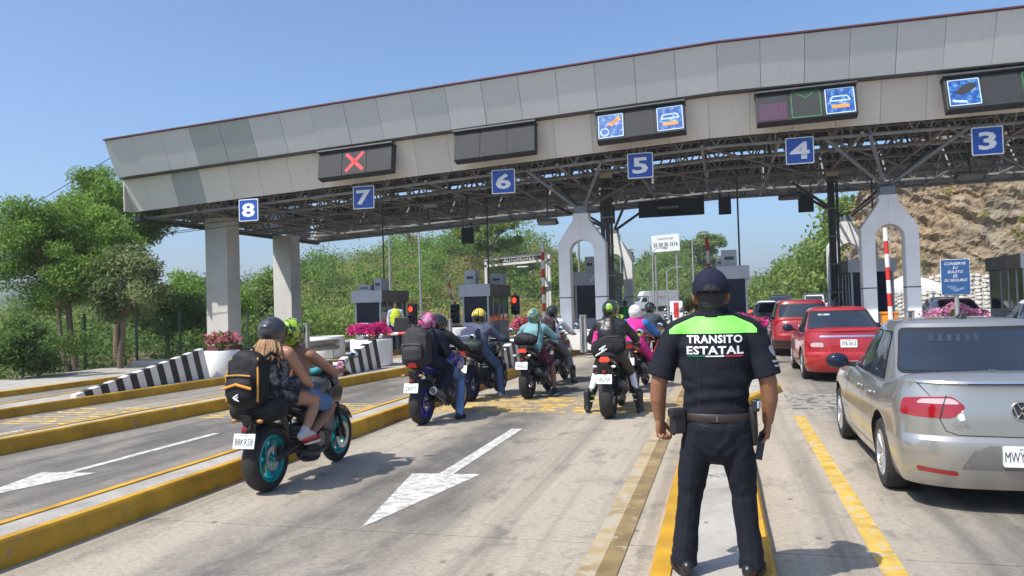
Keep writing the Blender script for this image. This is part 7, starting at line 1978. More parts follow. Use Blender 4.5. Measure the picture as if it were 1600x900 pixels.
mb = MB(); mb.limb([(-0.03, -0.09, -0.03), (0.07, -0.08, -0.02)], [0.035, 0.04], side=(0, 1, 0)); put('teal_cloth', blob_mesh(mb, 0.012, 4, 0.01, 14), cloth('teal_cloth_mat', (0.05, 0.25, 0.28)), t)
t = thing('flower_ornament', 'small pink flower tied to the handlebar of the nearest motorcycle', 'ornament', (b1[0] + 0.24, b1[1] + 1.06, 1.10))
for k in range(6):
    a = 2 * math.pi * k / 6; mb = MB(); mb.sphere((0.03 * math.cos(a), 0, 0.03 * math.sin(a)), (0.022, 0.010, 0.022), 8); mb.obj('petal', M_PINK3, t, smooth=True)
# --- second: blue wheels, gold fork, two up
b2 = (-4.27, 10.43, 0)
moto('blue motorcycle with gold fork legs and round muffler, second along the kerb', b2[0], b2[1], R(-3), M_BLUR, M_BLUT, M_GOLD, 'S28WTS', 'steel', False)
J = riding(pel=(0.55, 0.86), lean=14, head=(0.66, 1.43), down=(False, True), foot_y=0.55, spread=0.36)
figure('person', 'rider in dark jacket and light jeans steering the blue motorcycle, right foot down', b2, R(-3), J, dict(jacket=M_BLKC, trousers=M_DENIM, shoe=M_BSH, helmet=(H_BLK, dict(yawv=R(-20))), skin=SK2, **RIDE_HD), RG)
J = riding(pel=(0.20, 0.93), lean=8, head=(0.27, 1.46), torso=0.43)
J['ha'] = [(-0.16, 0.55, 0.98), (0.16, 0.55, 0.98)]; J['el'] = [(-0.30, 0.33, 1.02), (0.30, 0.33, 1.02)]; J['kn'] = [(-0.26, 0.52, 0.78), (0.26, 0.50, 0.76)]; J['an'] = [(-0.24, 0.26, 0.51), (0.24, 0.26, 0.51)]; J['to'] = [(-0.25, 0.40, 0.44), (0.25, 0.40, 0.44)]
figure('person', 'pillion passenger with pink and black helmet and navy jacket on the blue motorcycle', b2, R(-3), J, dict(jacket=M_NAVC, trousers=M_NAVC, shoe=M_BSH, helmet=(H_PINK, dict(yawv=R(-25))), skin=SK2, hd=[Vector((0.6, 0.7, 0)), Vector((-0.6, 0.7, 0))], hn=[Vector((0.6, -0.5, 0)), Vector((-0.6, -0.5, 0))], hs=[Vector((0, 0, 1))] * 2, curl=30), RG)
backpack('big boxy charcoal backpack on the passenger of the blue motorcycle', (b2[0] - 0.02, b2[1] - 0.10, 1.13), R(-3), 0.42, 0.54, 0.28, M_BAGG, R(-5))
# --- third: yellow helmet
b3 = (-4.40, 13.0, 0)
moto('black motorcycle with dark blue wheels under the rider with the yellow helmet', b3[0], b3[1], R(-6), M_NAVR, M_BLKT, plate='', muffler='low', plate_z=0.6)
J = riding(pel=(0.42, 0.88), lean=10, head=(0.50, 1.49), down=(True, True), foot_y=0.62, spread=0.36)
figure('person', 'rider in grey blue hoodie, jeans and yellow helmet with black stripes', b3, R(-6), J, dict(jacket=cloth('grey_blue_hoodie', (0.085, 0.10, 0.145)), hood=True, trousers=M_DENIMD, shoe=M_GSH, sole=M_WHP, helmet=(H_YEL, dict(chin=H_BLK)), skin=SK2, **RIDE_HD), RG)
backpack('small grey blue backpack with a pale badge on the rider with the yellow helmet', (b3[0] - 0.05, b3[1] + 0.18, 1.12), R(-6), 0.32, 0.38, 0.17, cloth('dusty_blue_bag', (0.07, 0.075, 0.13)), R(-8), pm('pale_blue_badge', (0.45, 0.6, 0.75), 0.5))
soft_bag('dark green dry bag strapped behind the rider with the yellow helmet', (b3[0] + 0.03, b3[1] - 0.02, 1.0), R(-6), 0.46, 0.27, 0.3, cloth('dark_green_nylon', (0.025, 0.035, 0.03), 0.5), 'dry_bag')
# --- fourth: teal jacket
b4 = (-3.44, 13.4, 0)
moto('black motorcycle with lit red tail lamp under the rider in the teal jacket', b4[0], b4[1], R(-2), M_BLKT, M_BLKT, plate='WH2DLG', muffler='black', tail_lit=True, plate_z=0.62)
J = riding(pel=(0.45, 0.86), lean=13, head=(0.55, 1.46), down=(False, True), foot_y=0.62, spread=0.34)
figure('person', 'rider in teal hooded jacket, patterned shorts and teal helmet', b4, R(-2), J, dict(jacket=cloth('teal_rain_jacket', (0.16, 0.32, 0.33), 0.6), hood=True, trousers=camo('maroon_print', [(0.06, 0.012, 0.03), (0.13, 0.03, 0.06), (0.2, 0.08, 0.12)]), legs=0.44, legs_name='shorts', shoe=M_BSH, sole=M_WHP, helmet=(H_TEAL, dict()), skin=SK2, **RIDE_HD), RG)
soft_bag('black sling bag across the back of the rider in the teal jacket', (b4[0] - 0.06, b4[1] + 0.20, 1.06), R(-2), 0.46, 0.25, 0.2, M_BAGB, 'sling_bag', [(0.2, 0.05, 0.0), (0.2, 0.18, 0.16), (0.17, 0.26, 0.32)])
# --- fifth: white shirt
b5 = (-3.55, 15.5, 0)
moto('dark red tailed motorcycle under the rider in the white shirt', b5[0], b5[1], R(-3), M_BLKT, M_REDT, plate='X71LK', muffler='black', tail_lit=True)
J = riding(pel=(0.45, 0.90), lean=8, head=(0.52, 1.50), down=(False, True), foot_y=0.6, spread=0.40)
figure('person', 'rider in white shirt with black helmet and black boots', b5, R(-3), J, dict(jacket=cloth('white_shirt_cloth', (0.62, 0.62, 0.60)), top_name='shirt', trousers=cloth('grey_trousers', (0.17, 0.17, 0.17)), shoe=M_BSH, boot=0.22, helmet=(H_BLK, dict(yawv=R(15))), skin=SK2, **RIDE_HD), RG)
backpack('dark maroon backpack on the rider in the white shirt', (b5[0], b5[1] + 0.20, 1.20), R(-3), 0.32, 0.42, 0.17, cloth('dark_maroon_nylon', (0.045, 0.03, 0.035)), R(-3))
# --- sixth: black leather, seen square from behind
b6 = (-1.67, 11.23, 0)
moto('black sport motorcycle with wide rear tyre seen square from behind', b6[0], b6[1], R(0), M_BLKT, M_BLKT, plate='14G70P', muffler='black', tail_lit=True, fat=0.2, screen=True, plate_z=0.60)
J = riding(pel=(0.40, 0.91), lean=10, head=(0.52, 1.565), torso=0.52, down=(True, True), foot_y=0.5, spread=0.40)
lt, LV = figure('person', 'rider in black leather suit with white knee guards and green striped boots', b6, 0, J, dict(jacket=M_LEA, trousers=M_LEA, shoe=M_BSH, sole=M_GSH, boot=0.2, girth=1.12, glove=M_LEA, helmet=(H_GRN, dict(trim=H_NEO)), skin=SK2, fold=0.008, **RIDE_HD), RG)
for s, i in ((-1, 0), (1, 1)):
    k, a = LV['kn'][i], LV['an'][i]
    mb = MB(); mb.limb([k + Vector((s * 0.01, -0.045, 0.02)), k.lerp(a, 0.4) + Vector((s * 0.01, -0.045, 0))], [(0.055, 0.035), (0.048, 0.03)], n=12); mb.obj('knee_guard', M_WHP, lt, smooth=True)
    for q in (0.62, 0.78):
        c = k.lerp(a, q); mb = MB(); mb.tube([c + Vector((0.066 * math.cos(b), 0.066 * math.sin(b), 0.02 * math.sin(2 * b))) for b in [2 * math.pi * j / 14 for j in range(14)]], 0.011, 6, closed=True); mb.obj('boot_stripe', H_NEO if q < 0.7 else M_WHP, lt, smooth=True)
dbag = soft_bag('limp black drawstring bag with white mark on the back of the leather clad rider', (b6[0] + 0.0, b6[1] + 0.16, 1.03), R(4), 0.56, 0.33, 0.2, cloth('soft_black_cloth', (0.02, 0.018, 0.019)), 'drawstring_bag', [(0.08, 0.05, 0.1), (0.12, 0.12, 0.3), (0.14, 0.2, 0.45)], R(-12))
t = thing('cloth_bundle', 'bright pink cloth bundle tied at the hip of the leather clad rider', 'cloth', (b6[0] - 0.19, b6[1] + 0.22, 1.17))
mb = MB(); mb.limb([(-0.02, 0, -0.07), (0.01, 0, 0.06)], [0.05, 0.04]); put('bundle', blob_mesh(mb, 0.012, 4, 0.012, 14), cloth('hot_pink_cloth', (0.55, 0.04, 0.2)), t)
for a, b in (((-0.20, -0.085), (-0.02, -0.02)), ((-0.13, -0.01), (-0.06, 0.02)), ((-0.10, -0.03), (-0.03, 0.03))):
    mb = MB(); mb.limb([(a[0], -0.105, a[1]), (b[0], -0.112, b[1])], [(0.012, 0.006), (0.010, 0.006)], side=(0, 0, 1), n=8); mb.obj('white_emblem', M_WHP, dbag, smooth=True)
# --- seventh: pink suit
b7 = (-1.68, 14.4, 0)
moto('black motorcycle under the rider in the pink suit', b7[0], b7[1], R(-4), M_BLKT, M_REDT, plate='', muffler='black', plate_z=0.6)
J = riding(pel=(0.42, 0.88), lean=12, head=(0.52, 1.47), down=(True, True), foot_y=0.55, spread=0.36)
M_HOTP = camo('hot_pink_purple_cloth', [(0.62, 0.03, 0.24), (0.62, 0.03, 0.24), (0.48, 0.09, 0.40)], 3)
p7, V7 = figure('person', 'rider in hot pink and purple suit with blue sleeves and white helmet', b7, R(-4), J, dict(jacket=M_HOTP, trousers=M_HOTP, shoe=cloth('purple_boot', (0.12, 0.10, 0.22)), boot=0.15, helmet=(H_WHT, dict()), skin=SK2, **RIDE_HD), RG)
mb = MB()
for i in (0, 1): mb.limb([V7['sh'][i] + Vector((0, -0.01, 0.0)), V7['sh'][i].lerp(V7['el'][i], 0.5), V7['el'][i], V7['el'][i].lerp(V7['ha'][i], 0.5)], [0.088, 0.08, 0.07, 0.065])
put('sleeves', blob_mesh(mb, 0.016, 3, 0.005, 11), cloth('bright_blue_sleeve', (0.04, 0.16, 0.42)), p7)
mb = MB(); mb.limb([(0.10, 0.38, 1.05), (0.12, 0.45, 1.16)], [(0.05, 0.07), (0.05, 0.07)]); put('vest_panel', blob_mesh(mb, 0.016, 3), pm('neon_yellow_cloth', (0.5, 0.6, 0.03), 0.7), p7)
# --- eighth and ninth farther ahead
b8 = (-1.75, 18.6, 0)
moto('dark motorcycle farthest ahead in the lane', b8[0], b8[1], 0, M_BLKT, M_BLKT, plate='', muffler='low')
figure('person', 'rider in dark jacket and dark helmet farthest ahead', b8, 0, riding(pel=(0.42, 0.88), lean=10, down=(True, True), foot_y=0.6, spread=0.36), dict(jacket=cloth('slate_jacket', (0.05, 0.06, 0.075)), trousers=M_BLKC, shoe=M_BSH, helmet=(H_BLK, dict()), skin=SK2, **RIDE_HD), RG)
b9 = (-2.45, 17.2, 0)
moto('green motorcycle half hidden ahead of the leather clad rider', b9[0], b9[1], 0, M_BLKT, H_NEO, plate='', muffler='low', screen=True)
figure('person', 'rider in neon green helmet and lime jacket half hidden ahead of the leather clad rider', b9, 0, riding(pel=(0.42, 0.90), lean=8, head=(0.52, 1.56), torso=0.50, down=(True, True), foot_y=0.6, spread=0.36), dict(jacket=camo('lime_black_jacket', [(0.30, 0.5, 0.04), (0.03, 0.03, 0.03), (0.03, 0.03, 0.03)], 6), trousers=M_BLKC, shoe=M_BSH, helmet=(H_NEO, dict(trim=H_BLK)), skin=SK2, **RIDE_HD), RG)

# ================================================================ STANDING STAFF
def standing(h=1.7, arms=((-0.26, 0.06, 0.95), (0.26, 0.06, 0.95))):
    return dict(pel=(0, 0, 0.92), che=(0, 0, 1.25), nek=(0, 0, 1.46), hed=(0, 0.01, 1.60), sh=[(-0.19, 0, 1.39), (0.19, 0, 1.39)], el=[(-0.26, -0.02, 1.14), (0.26, -0.02, 1.14)], ha=list(arms), hp=[(-0.09, 0, 0.88), (0.09, 0, 0.88)], kn=[(-0.11, 0.01, 0.48), (0.11, 0.01, 0.48)], an=[(-0.12, -0.02, 0.09), (0.12, -0.02, 0.09)], to=[(-0.13, 0.12, 0), (0.13, 0.12, 0)])
def hair_cap(t, c, mat):
    mb = MB(); mb.limb([Vector(c) + Vector((0, -0.025, 0.0)), Vector(c) + Vector((0, -0.02, 0.05))], [(0.082, 0.092), (0.078, 0.095)], n=16); put('hair', blob_mesh(mb, 0.012, 3), mat, t)
M_HAIRK = pm('black_hair', (0.012, 0.011, 0.011), 0.5, var=0.3, scale=30, bmp=0.5, bscale=120)
HD = dict(hd=[Vector((0, 0.15, -1))] * 2, hn=[Vector((1, 0, 0)), Vector((-1, 0, 0))], hs=[Vector((0, 1, 0))] * 2, curl=28)
o, v = figure('person', 'attendant in neon safety vest standing by the leftmost booth', (-10.95, 24.6, 0.18), R(200), standing(), dict(jacket=cloth('pale_shirt', (0.4, 0.45, 0.5)), trousers=M_NAVC, shoe=M_BSH, skin=SK2, **HD)); hair_cap(o, (0, 0.01, 1.60), M_HAIRK)
mb = MB(); mb.limb([(0, 0, 1.02), (0, 0, 1.25), (0, 0, 1.40)], [(0.195, 0.15), (0.215, 0.155), (0.17, 0.12)], n=16); put('vest', blob_mesh(mb, 0.016, 3), pm('neon_yellow_cloth', (0.5, 0.6, 0.03), 0.7), o)
o, v = figure('person', 'person in light blue shirt standing by the right pipe bundle', (3.75, 29.0, 0.0), R(250), standing(), dict(jacket=cloth('light_blue_shirt', (0.25, 0.33, 0.42)), trousers=M_NAVC, shoe=M_BSH, skin=SK2, **HD)); hair_cap(o, (0, 0.01, 1.60), M_HAIRK)
o, v = figure('person', 'attendant in green top standing beside the booth behind the left arch', (-3.65, 29.6, 0.0), R(150), standing(), dict(jacket=cloth('green_top', (0.03, 0.28, 0.09)), trousers=M_BLKC, shoe=M_BSH, skin=SK2, **HD)); hair_cap(o, (0, 0.01, 1.60), M_HAIRK)
# driver's forearm out of the hatchback window
t = thing('person', 'driver of the silver hatchback with bare arm out of the window', 'person', (1.85, 31.5, 0))
mb = MB(); mb.limb([(-0.3, 1.15, 1.0), (-0.32, 1.15, 1.25)], [(0.16, 0.11), (0.14, 0.09)]); mb.limb([(-0.32, 1.18, 1.36), (-0.32, 1.19, 1.40)], [0.08, 0.085]); mb.limb([(-0.5, 1.2, 1.15), (-0.88, 1.28, 1.0), (-1.12, 1.1, 1.06)], [0.055, 0.048, 0.036]); hm = MB(); hand_mb(hm, (-1.12, 1.1, 1.06), (-0.8, -0.6, 0.1), (0, 0.2, -1), (0.3, 0.8, 0), 25)
put('body', join_meshes('body', [(blob_mesh(mb, 0.016, 4), 0), (hm.mesh('h'), 0)]), SK2, t)
# ================================================================ THE OFFICER
M_UNI = pm('navy_black_uniform', (0.008, 0.0095, 0.016), 0.85, var=0.2, scale=5, bmp=0.12, bscale=160, spec=0.25)
M_UNIT = pm('navy_uniform_trousers', (0.008, 0.010, 0.017), 0.85, var=0.22, scale=5, bmp=0.10, bscale=160, spec=0.25)
M_CAP = pm('navy_cap_cloth', (0.013, 0.015, 0.032), 0.85, var=0.18, scale=9, bmp=0.2, bscale=140, spec=0.2)
M_NEON = pm('neon_green_yoke', (0.20, 0.78, 0.10), 0.6, var=0.08, scale=8, bmp=0.12, bscale=60)
M_LETW = pm('reflective_white_lettering', (0.70, 0.70, 0.72), 0.4, var=0.05)
M_BELT = pm('dark_leather_belt', (0.030, 0.020, 0.018), 0.5, var=0.2, scale=12)
OX, OY, OZ = -0.068, 4.60, 0.118
of = thing('person', 'traffic officer in navy uniform and cap seen from behind, holding a phone', 'person', (OX, OY, OZ))
SKO = skin_mat('officer_skin', (0.25, 0.115, 0.062))
# body
mb = MB()
mb.limb([(0.015, 0, 0.85), (0.015, 0, 1.0), (0.015, 0, 1.2), (0.015, -0.005, 1.36), (0.015, 0, 1.44)], [(0.165, 0.12), (0.16, 0.12), (0.18, 0.125), (0.19, 0.11), (0.11, 0.075)], n=20)
mb.limb([(-0.19, 0, 1.385), (0.01, -0.01, 1.42), (0.205, 0, 1.385)], [0.055, 0.075, 0.055], side=(0, 1, 0), n=14)
ARM = {-1: [(-0.20, 0, 1.385), (-0.262, -0.01, 1.25), (-0.312, -0.02, 1.10), (-0.322, 0.0, 1.0), (-0.318, 0.03, 0.875)], 1: [(0.212, 0, 1.385), (0.260, -0.01, 1.25), (0.298, -0.02, 1.10), (0.302, 0.0, 1.0), (0.290, 0.03, 0.875)]}
for s in (-1, 1):
    mb.limb([Vector(p) for p in ARM[s]], [0.060, 0.056, (0.050, 0.052), (0.047, 0.05), (0.032, 0.030)], n=14)
    mb.limb([(-0.003 + s * 0.085, 0, 0.83), (-0.003 + s * 0.148, 0.012, 0.46), (-0.015 + s * 0.190, -0.012, 0.07)], [0.085, 0.055, 0.042], n=12)
mb.limb([(0.01, 0.0, 1.40), (0.005, 0.01, 1.54)], [0.066, 0.060], n=16)
# head: skull, jaw, nose, ears, brow
mb.limb([(0, 0.045, 1.495), (0, 0.03, 1.56), (0, 0.015, 1.63), (0, 0.01, 1.68)], [(0.056, 0.062), (0.076, 0.088), (0.084, 0.102), (0.078, 0.095)], n=20)
mb.limb([(0, 0.125, 1.60), (0, 0.142, 1.57), (0, 0.132, 1.555)], [0.011, 0.016, 0.014], n=8)
mb.limb([(-0.045, 0.105, 1.625), (0.045, 0.105, 1.625)], [0.014, 0.014], n=8)
mb.limb([(-0.022, 0.115, 1.525), (0.022, 0.115, 1.525)], [0.011, 0.011], n=8)
for s in (-1, 1):
    mb.limb([(s * 0.086, 0.012, 1.555), (s * 0.098, 0.0, 1.585), (s * 0.096, -0.004, 1.612)], [(0.008, 0.013), (0.012, 0.021), (0.010, 0.016)], n=10)
body = blob_mesh(mb, 0.0075, 3)
hm = MB()
hand_mb(hm, ARM[-1][-1], (0.06, 0.05, -1), (0.75, -0.65, 0), (0.5, 0.8, -0.1), 58, 1.08, 40)
hand_mb(hm, ARM[1][-1], (-0.08, 0.0, -1), (-0.85, 0.1, -0.1), (0.1, 0.9, 0), 38, 1.08, 30)
put('body', join_meshes('body', [(body, 0), (hm.mesh('h'), 0)]), SKO, of)
for s in (-1, 1):
    mb = MB(); mb.sphere((s * 0.033, 0.104, 1.602), (0.013, 0.010, 0.010), 10); e = mb.obj('eye', M_WHP, of, smooth=True)
    mb = MB(); mb.sphere((s * 0.033, 0.1115, 1.602), (0.006, 0.004, 0.006), 8); mb.obj('pupil', M_INK, e, smooth=True)
# shirt
def fold_field(me, fn):
    nv = len(me.vertices); co = np.empty(nv * 3, np.float32); me.vertices.foreach_get('co', co); co = co.reshape(-1, 3)
    no = np.empty(nv * 3, np.float32); me.vertices.foreach_get('normal', no); no = no.reshape(-1, 3)
    d = np.array([fn(Vector(c)) for c in co]); me.vertices.foreach_set('co', (co + no * d[:, None]).astype(np.float32).ravel()); me.update()
mb = MB()
mb.limb([(0.01, 0.0, 0.90), (0.01, 0, 0.96), (0.012, 0, 1.06), (0.012, -0.005, 1.20), (0.012, -0.008, 1.31), (0.012, -0.005, 1.39), (0.01, 0, 1.455)], [(0.192, 0.145), (0.186, 0.143), (0.188, 0.146), (0.205, 0.150), (0.214, 0.145), (0.195, 0.122), (0.105, 0.085)], n=28)
mb.limb([(-0.195, 0, 1.395), (-0.08, -0.008, 1.445), (0.10, -0.008, 1.445), (0.208, 0, 1.395)], [0.068, 0.066, 0.066, 0.068], side=(0, 1, 0), n=16)
for s in (-1, 1):
    a = ARM[s]
    mb.limb([Vector(a[0]), Vector(a[0]).lerp(Vector(a[1]), 0.5) + Vector((s * 0.008, 0, 0)), Vector(a[1]) + Vector((s * 0.004, 0, 0)), Vector(a[1]).lerp(Vector(a[2]), 0.78) + Vector((s * 0.004, 0, 0))], [0.076, 0.077, 0.076, 0.081], n=18, caps=(True, False))
shirt_me = blob_mesh(mb, 0.008, 4)
def shirt_fold(c):
    w = 0.010 * noise.noise(Vector((c.x * 7, c.y * 6, c.z * 13))) + 0.005 * noise.noise(Vector((c.x * 16, c.y * 14, c.z * 26)))
    waist = max(0, 1 - abs(c.z - 1.02) / 0.13)
    ridge = 0.007 * waist * math.sin(c.z * 75 + 5 * noise.noise(Vector((c.x * 5, c.y * 5, 1.0))))
    pit = 0.006 * max(0, 1 - abs(abs(c.x - 0.01) - 0.17) / 0.07) * math.sin(c.z * 48 + c.x * 30)
    return w * (0.45 + waist) + ridge + pit * (1 if c.z > 1.1 else 0)
fold_field(shirt_me, shirt_fold)
shirt = put('shirt', shirt_me, M_UNI, of)
sb = bvh_of(shirt_me)
BACK = dict(O=(0, -1.0, 0), S=(1, 0, 0), T=(0, 0, 1), D=(0, 1, 0))
yoke = [(-0.238, 1.384), (0.243, 1.384), (0.243, 1.405), (0.22, 1.432), (0.12, 1.480), (-0.09, 1.480), (-0.205, 1.432), (-0.238, 1.405)]
put('yoke', patch_mesh(sb, yoke, BACK['O'], BACK['S'], BACK['T'], BACK['D'], 0.004, 0.018, far=0.0), M_NEON, shirt)
def back_text(name, body_, cx, cz, w, h, mat, off=0.0045, bold=0.028, res=0.03):
    me = text_mesh(body_, 1.0, bold, 1.06)
    xs = [v.co.x for v in me.vertices]; ys = [v.co.y for v in me.vertices]
    bm = bmesh.new(); bm.from_mesh(me)
    bmesh.ops.remove_doubles(bm, verts=bm.verts, dist=1e-5)
    for v in bm.verts:
        v.co.x = cx + (v.co.x - (min(xs) + max(xs)) / 2) * w / (max(xs) - min(xs)); v.co.y = cz + (v.co.y - (min(ys) + max(ys)) / 2) * h / (max(ys) - min(ys)); v.co.z = 0
    put(name, _lay(bm, sb, Vector(BACK['O']), Vector(BACK['S']), Vector(BACK['T']), Vector(BACK['D']), off, res, name, 0.0), mat, shirt)
back_text('lettering', 'TRANSITO', 0.012, 1.353, 0.300, 0.046, M_LETW)
back_text('lettering', 'ESTATAL', 0.012, 1.292, 0.305, 0.046, M_LETW)
for k, mt in enumerate((pm('flag_green', (0.0, 0.16, 0.07), 0.6), M_LETW, pm('flag_red', (0.42, 0.02, 0.03), 0.6))):
    x0 = -0.138 + k * 0.1
    put('flag_stripe', patch_mesh(sb, [(x0, 1.256), (x0 + 0.099, 1.256), (x0 + 0.099, 1.263), (x0, 1.263)], BACK['O'], BACK['S'], BACK['T'], BACK['D'], 0.004, 0.03, far=0.0), mt, shirt)
# seams down the back and across the sleeve hems
for x in (-0.085, 0.11):
    put('back_seam', patch_mesh(sb, [(x, 0.96), (x + 0.003, 0.96), (x + 0.003, 1.25), (x, 1.25)], BACK['O'], BACK['S'], BACK['T'], BACK['D'], 0.0015, 0.03, far=0.0), M_BLACK, shirt)
for s in (-1, 1):
    mb = MB(); mb.box((0.01 + s * 0.145, -0.005, 1.487), (0.13, 0.045, 0.012), M=Matrix.Rotation(s * R(19), 3, 'Y')); ep = mb.obj('epaulette', M_BLACK, shirt, bevel=0.004)
    for k in range(3):
        mb = MB(); mb.sphere((0.01 + s * (0.11 + k * 0.03), -0.005, 1.505 - k * 0.011), 0.007, 8); mb.obj('stud', M_GMET, ep, smooth=True)
# sleeve badges: red tab on the left, pale badge on the right
put('sleeve_tab', patch_mesh(sb, rounded([(-0.02, 1.275), (0.005, 1.275), (0.012, 1.35), (-0.012, 1.35)], 0.005), (-1, -0.02, 0), (0, 1, 0), (0, 0, 1), (1, 0, 0), 0.004, 0.02, far=0.0), pm('flag_red', (0.42, 0.02, 0.03), 0.6), shirt)
for k, z in enumerate((1.215, 1.190)):
    put('sleeve_lettering', patch_mesh(sb, [(-0.055, z), (0.03, z), (0.03, z + 0.012), (-0.055, z + 0.012)], (1, -0.02, 0), (0, 1, 0), (0, 0, 1), (-1, 0, 0), 0.003, 0.02, far=0.0), pm('grey_lettering', (0.3, 0.3, 0.33), 0.6), shirt)
put('sleeve_badge', patch_mesh(sb, rounded([(-0.04, 1.25), (0.02, 1.25), (0.025, 1.31), (-0.045, 1.31)], 0.02), (1, -0.02, 0), (0, 1, 0), (0, 0, 1), (-1, 0, 0), 0.003, 0.02, far=0.0), pm('grey_lettering', (0.3, 0.3, 0.33), 0.6), shirt)
# collar
mb = MB(); rings = []
for z, k in ((1.475, 1.13), (1.50, 1.05), (1.53, 1.0), (1.532, 0.94), (1.50, 0.97)):
    rings.append([Vector((0.008 + 0.082 * k * math.cos(a), 0.005 + 0.080 * k * math.sin(a), z - 0.022 * max(0, math.sin(a)))) for a in [2 * math.pi * i / 28 for i in range(28)]])
mb.rings(rings, False, False); mb.obj('collar', M_UNI, shirt, smooth=True)
# belt and its gear
mb = MB(); rings = []
for k, z in ((1.0, 0.888), (1.012, 0.890), (1.012, 0.932), (1.0, 0.934)):
    rings.append([Vector((0.01 + 0.200 * k * math.cos(a), 0.153 * k * math.sin(a), z)) for a in [2 * math.pi * i / 48 for i in range(48)]])
mb.rings(rings, False, False, closed=False); belt = mb.obj('belt', M_BELT, of, smooth=True, angle=50)
for dx, dz in ((0.012, 0.918), (0.012, 0.902)):
    mb = MB(); mb.bar((dx, -0.154, dz), (dx, -0.161, dz), 0.007, 10); mb.obj('belt_stud', M_GMET, belt)
mb = MB(); mb.box((-0.205, -0.085, 0.885), (0.085, 0.06, 0.14), rz=R(32)); pc = mb.obj('belt_pouch', pm('black_pouch_leather', (0.014, 0.014, 0.016), 0.55, var=0.2, scale=20), of, bevel=0.014)
mb = MB(); mb.box((-0.212, -0.096, 0.935), (0.092, 0.062, 0.05), rz=R(32)); mb.obj('pouch_flap', MATS['black_pouch_leather'], pc, bevel=0.012)
mb = MB(); mb.bar((-0.225, -0.125, 0.925), (-0.228, -0.130, 0.925), 0.008, 10); mb.obj('pouch_stud', M_GMET, pc)
mb = MB()
for k in range(4): mb.tube([(-0.25 + 0.006 * k, -0.03 - 0.015 * k + 0.028 * math.cos(a), 0.85 + 0.045 * math.sin(a)) for a in [2 * math.pi * i / 14 for i in range(14)]], 0.006, 6, closed=True)
mb.obj('cord_loops', M_BLACK, of, smooth=True)
mb = MB(); mb.limb([(0.205, -0.055, 0.955), (0.208, -0.05, 0.87), (0.212, -0.045, 0.765)], [(0.024, 0.04), (0.024, 0.038), (0.02, 0.03)], n=14); ho = mb.obj('holster', MATS['black_pouch_leather'], of, smooth=True)
mb = MB(); mb.box((0.222, -0.075, 0.975), (0.035, 0.05, 0.07), rz=R(-20)); rd = mb.obj('belt_radio', M_BLACK, of, bevel=0.008)
mb = MB(); mb.box((0.240, -0.088, 0.982), (0.012, 0.03, 0.04), rz=R(-20)); mb.obj('radio_screen', pm('pale_screen', (0.35, 0.42, 0.5), 0.3), rd, bevel=0.003)
# trousers
mb = MB()
mb.limb([(0.01, 0, 0.925), (0.012, -0.006, 0.84), (0.015, -0.006, 0.77)], [(0.188, 0.142), (0.203, 0.158), (0.19, 0.145)], n=26)
LEG = {-1: [(-0.088, -0.005, 0.80), (-0.128, 0.0, 0.64), (-0.154, 0.012, 0.46), (-0.182, 0.0, 0.27), (-0.206, -0.012, 0.045)], 1: [(0.105, -0.005, 0.80), (0.128, 0.0, 0.64), (0.146, 0.012, 0.46), (0.160, 0.0, 0.27), (0.174, -0.012, 0.045)]}
for s in (-1, 1):
    mb.limb([Vector(p) for p in LEG[s]], [(0.102, 0.13), (0.090, 0.110), (0.072, 0.088), (0.068, 0.082), (0.074, 0.095)], n=22, caps=(True, False))
tr = blob_mesh(mb, 0.0085, 3)
def leg_fold(c):
    w = 0.008 * noise.noise(Vector((c.x * 11, c.y * 9, c.z * 4.5))) + 0.004 * noise.noise(Vector((c.x * 24, c.y * 20, c.z * 14)))
    kn = max(0, 1 - abs(c.z - 0.47) / 0.12); an = max(0, 1 - abs(c.z - 0.10) / 0.10); cr = max(0, 1 - abs(c.z - 0.72) / 0.09)
    q = noise.noise(Vector((c.x * 9, c.y * 9, c.z * 3)))
    rd = lambda v: 1 - abs(math.sin(v))          # narrow ridges rather than waves
    w += (0.006 * kn + 0.008 * an) * (rd(c.z * 34 + 16 * (c.x + c.y) + 3 * q) - 0.4)
    w += 0.007 * cr * (rd(c.z * 30 - abs(c.x - 0.012) * 38 + q) - 0.4)
    s_ = 1 if c.x > 0.012 else -1
    lx = (-0.015 + s_ * 0.105) + s_ * (0.8 - c.z) * 0.11
    if c.z < 0.78: w += 0.004 * max(0, 1 - abs(c.x - lx) / 0.014)     # pressed crease
    return w
fold_field(tr, leg_fold)
trs = put('trousers', tr, M_UNIT, of)
tb = bvh_of(tr)
for s in (-1, 1):
    put('pocket_slit', patch_mesh(tb, [(0.012 + s * 0.05, 0.865), (0.012 + s * 0.15, 0.878), (0.012 + s * 0.15, 0.882), (0.012 + s * 0.05, 0.870)], BACK['O'], BACK['S'], BACK['T'], BACK['D'], 0.002, 0.03, far=0.0), M_BLACK, trs)
shoe(of, (-0.208, -0.015, 0.09), (-0.26, 0.13, 0.0), pm('black_polished_boot', (0.013, 0.013, 0.014), 0.35, var=0.2, scale=12), M_BLACK, 1.12, 0.03)
shoe(of, (0.176, -0.015, 0.09), (0.225, 0.13, 0.0), MATS['black_polished_boot'], M_BLACK, 1.12, 0.03)
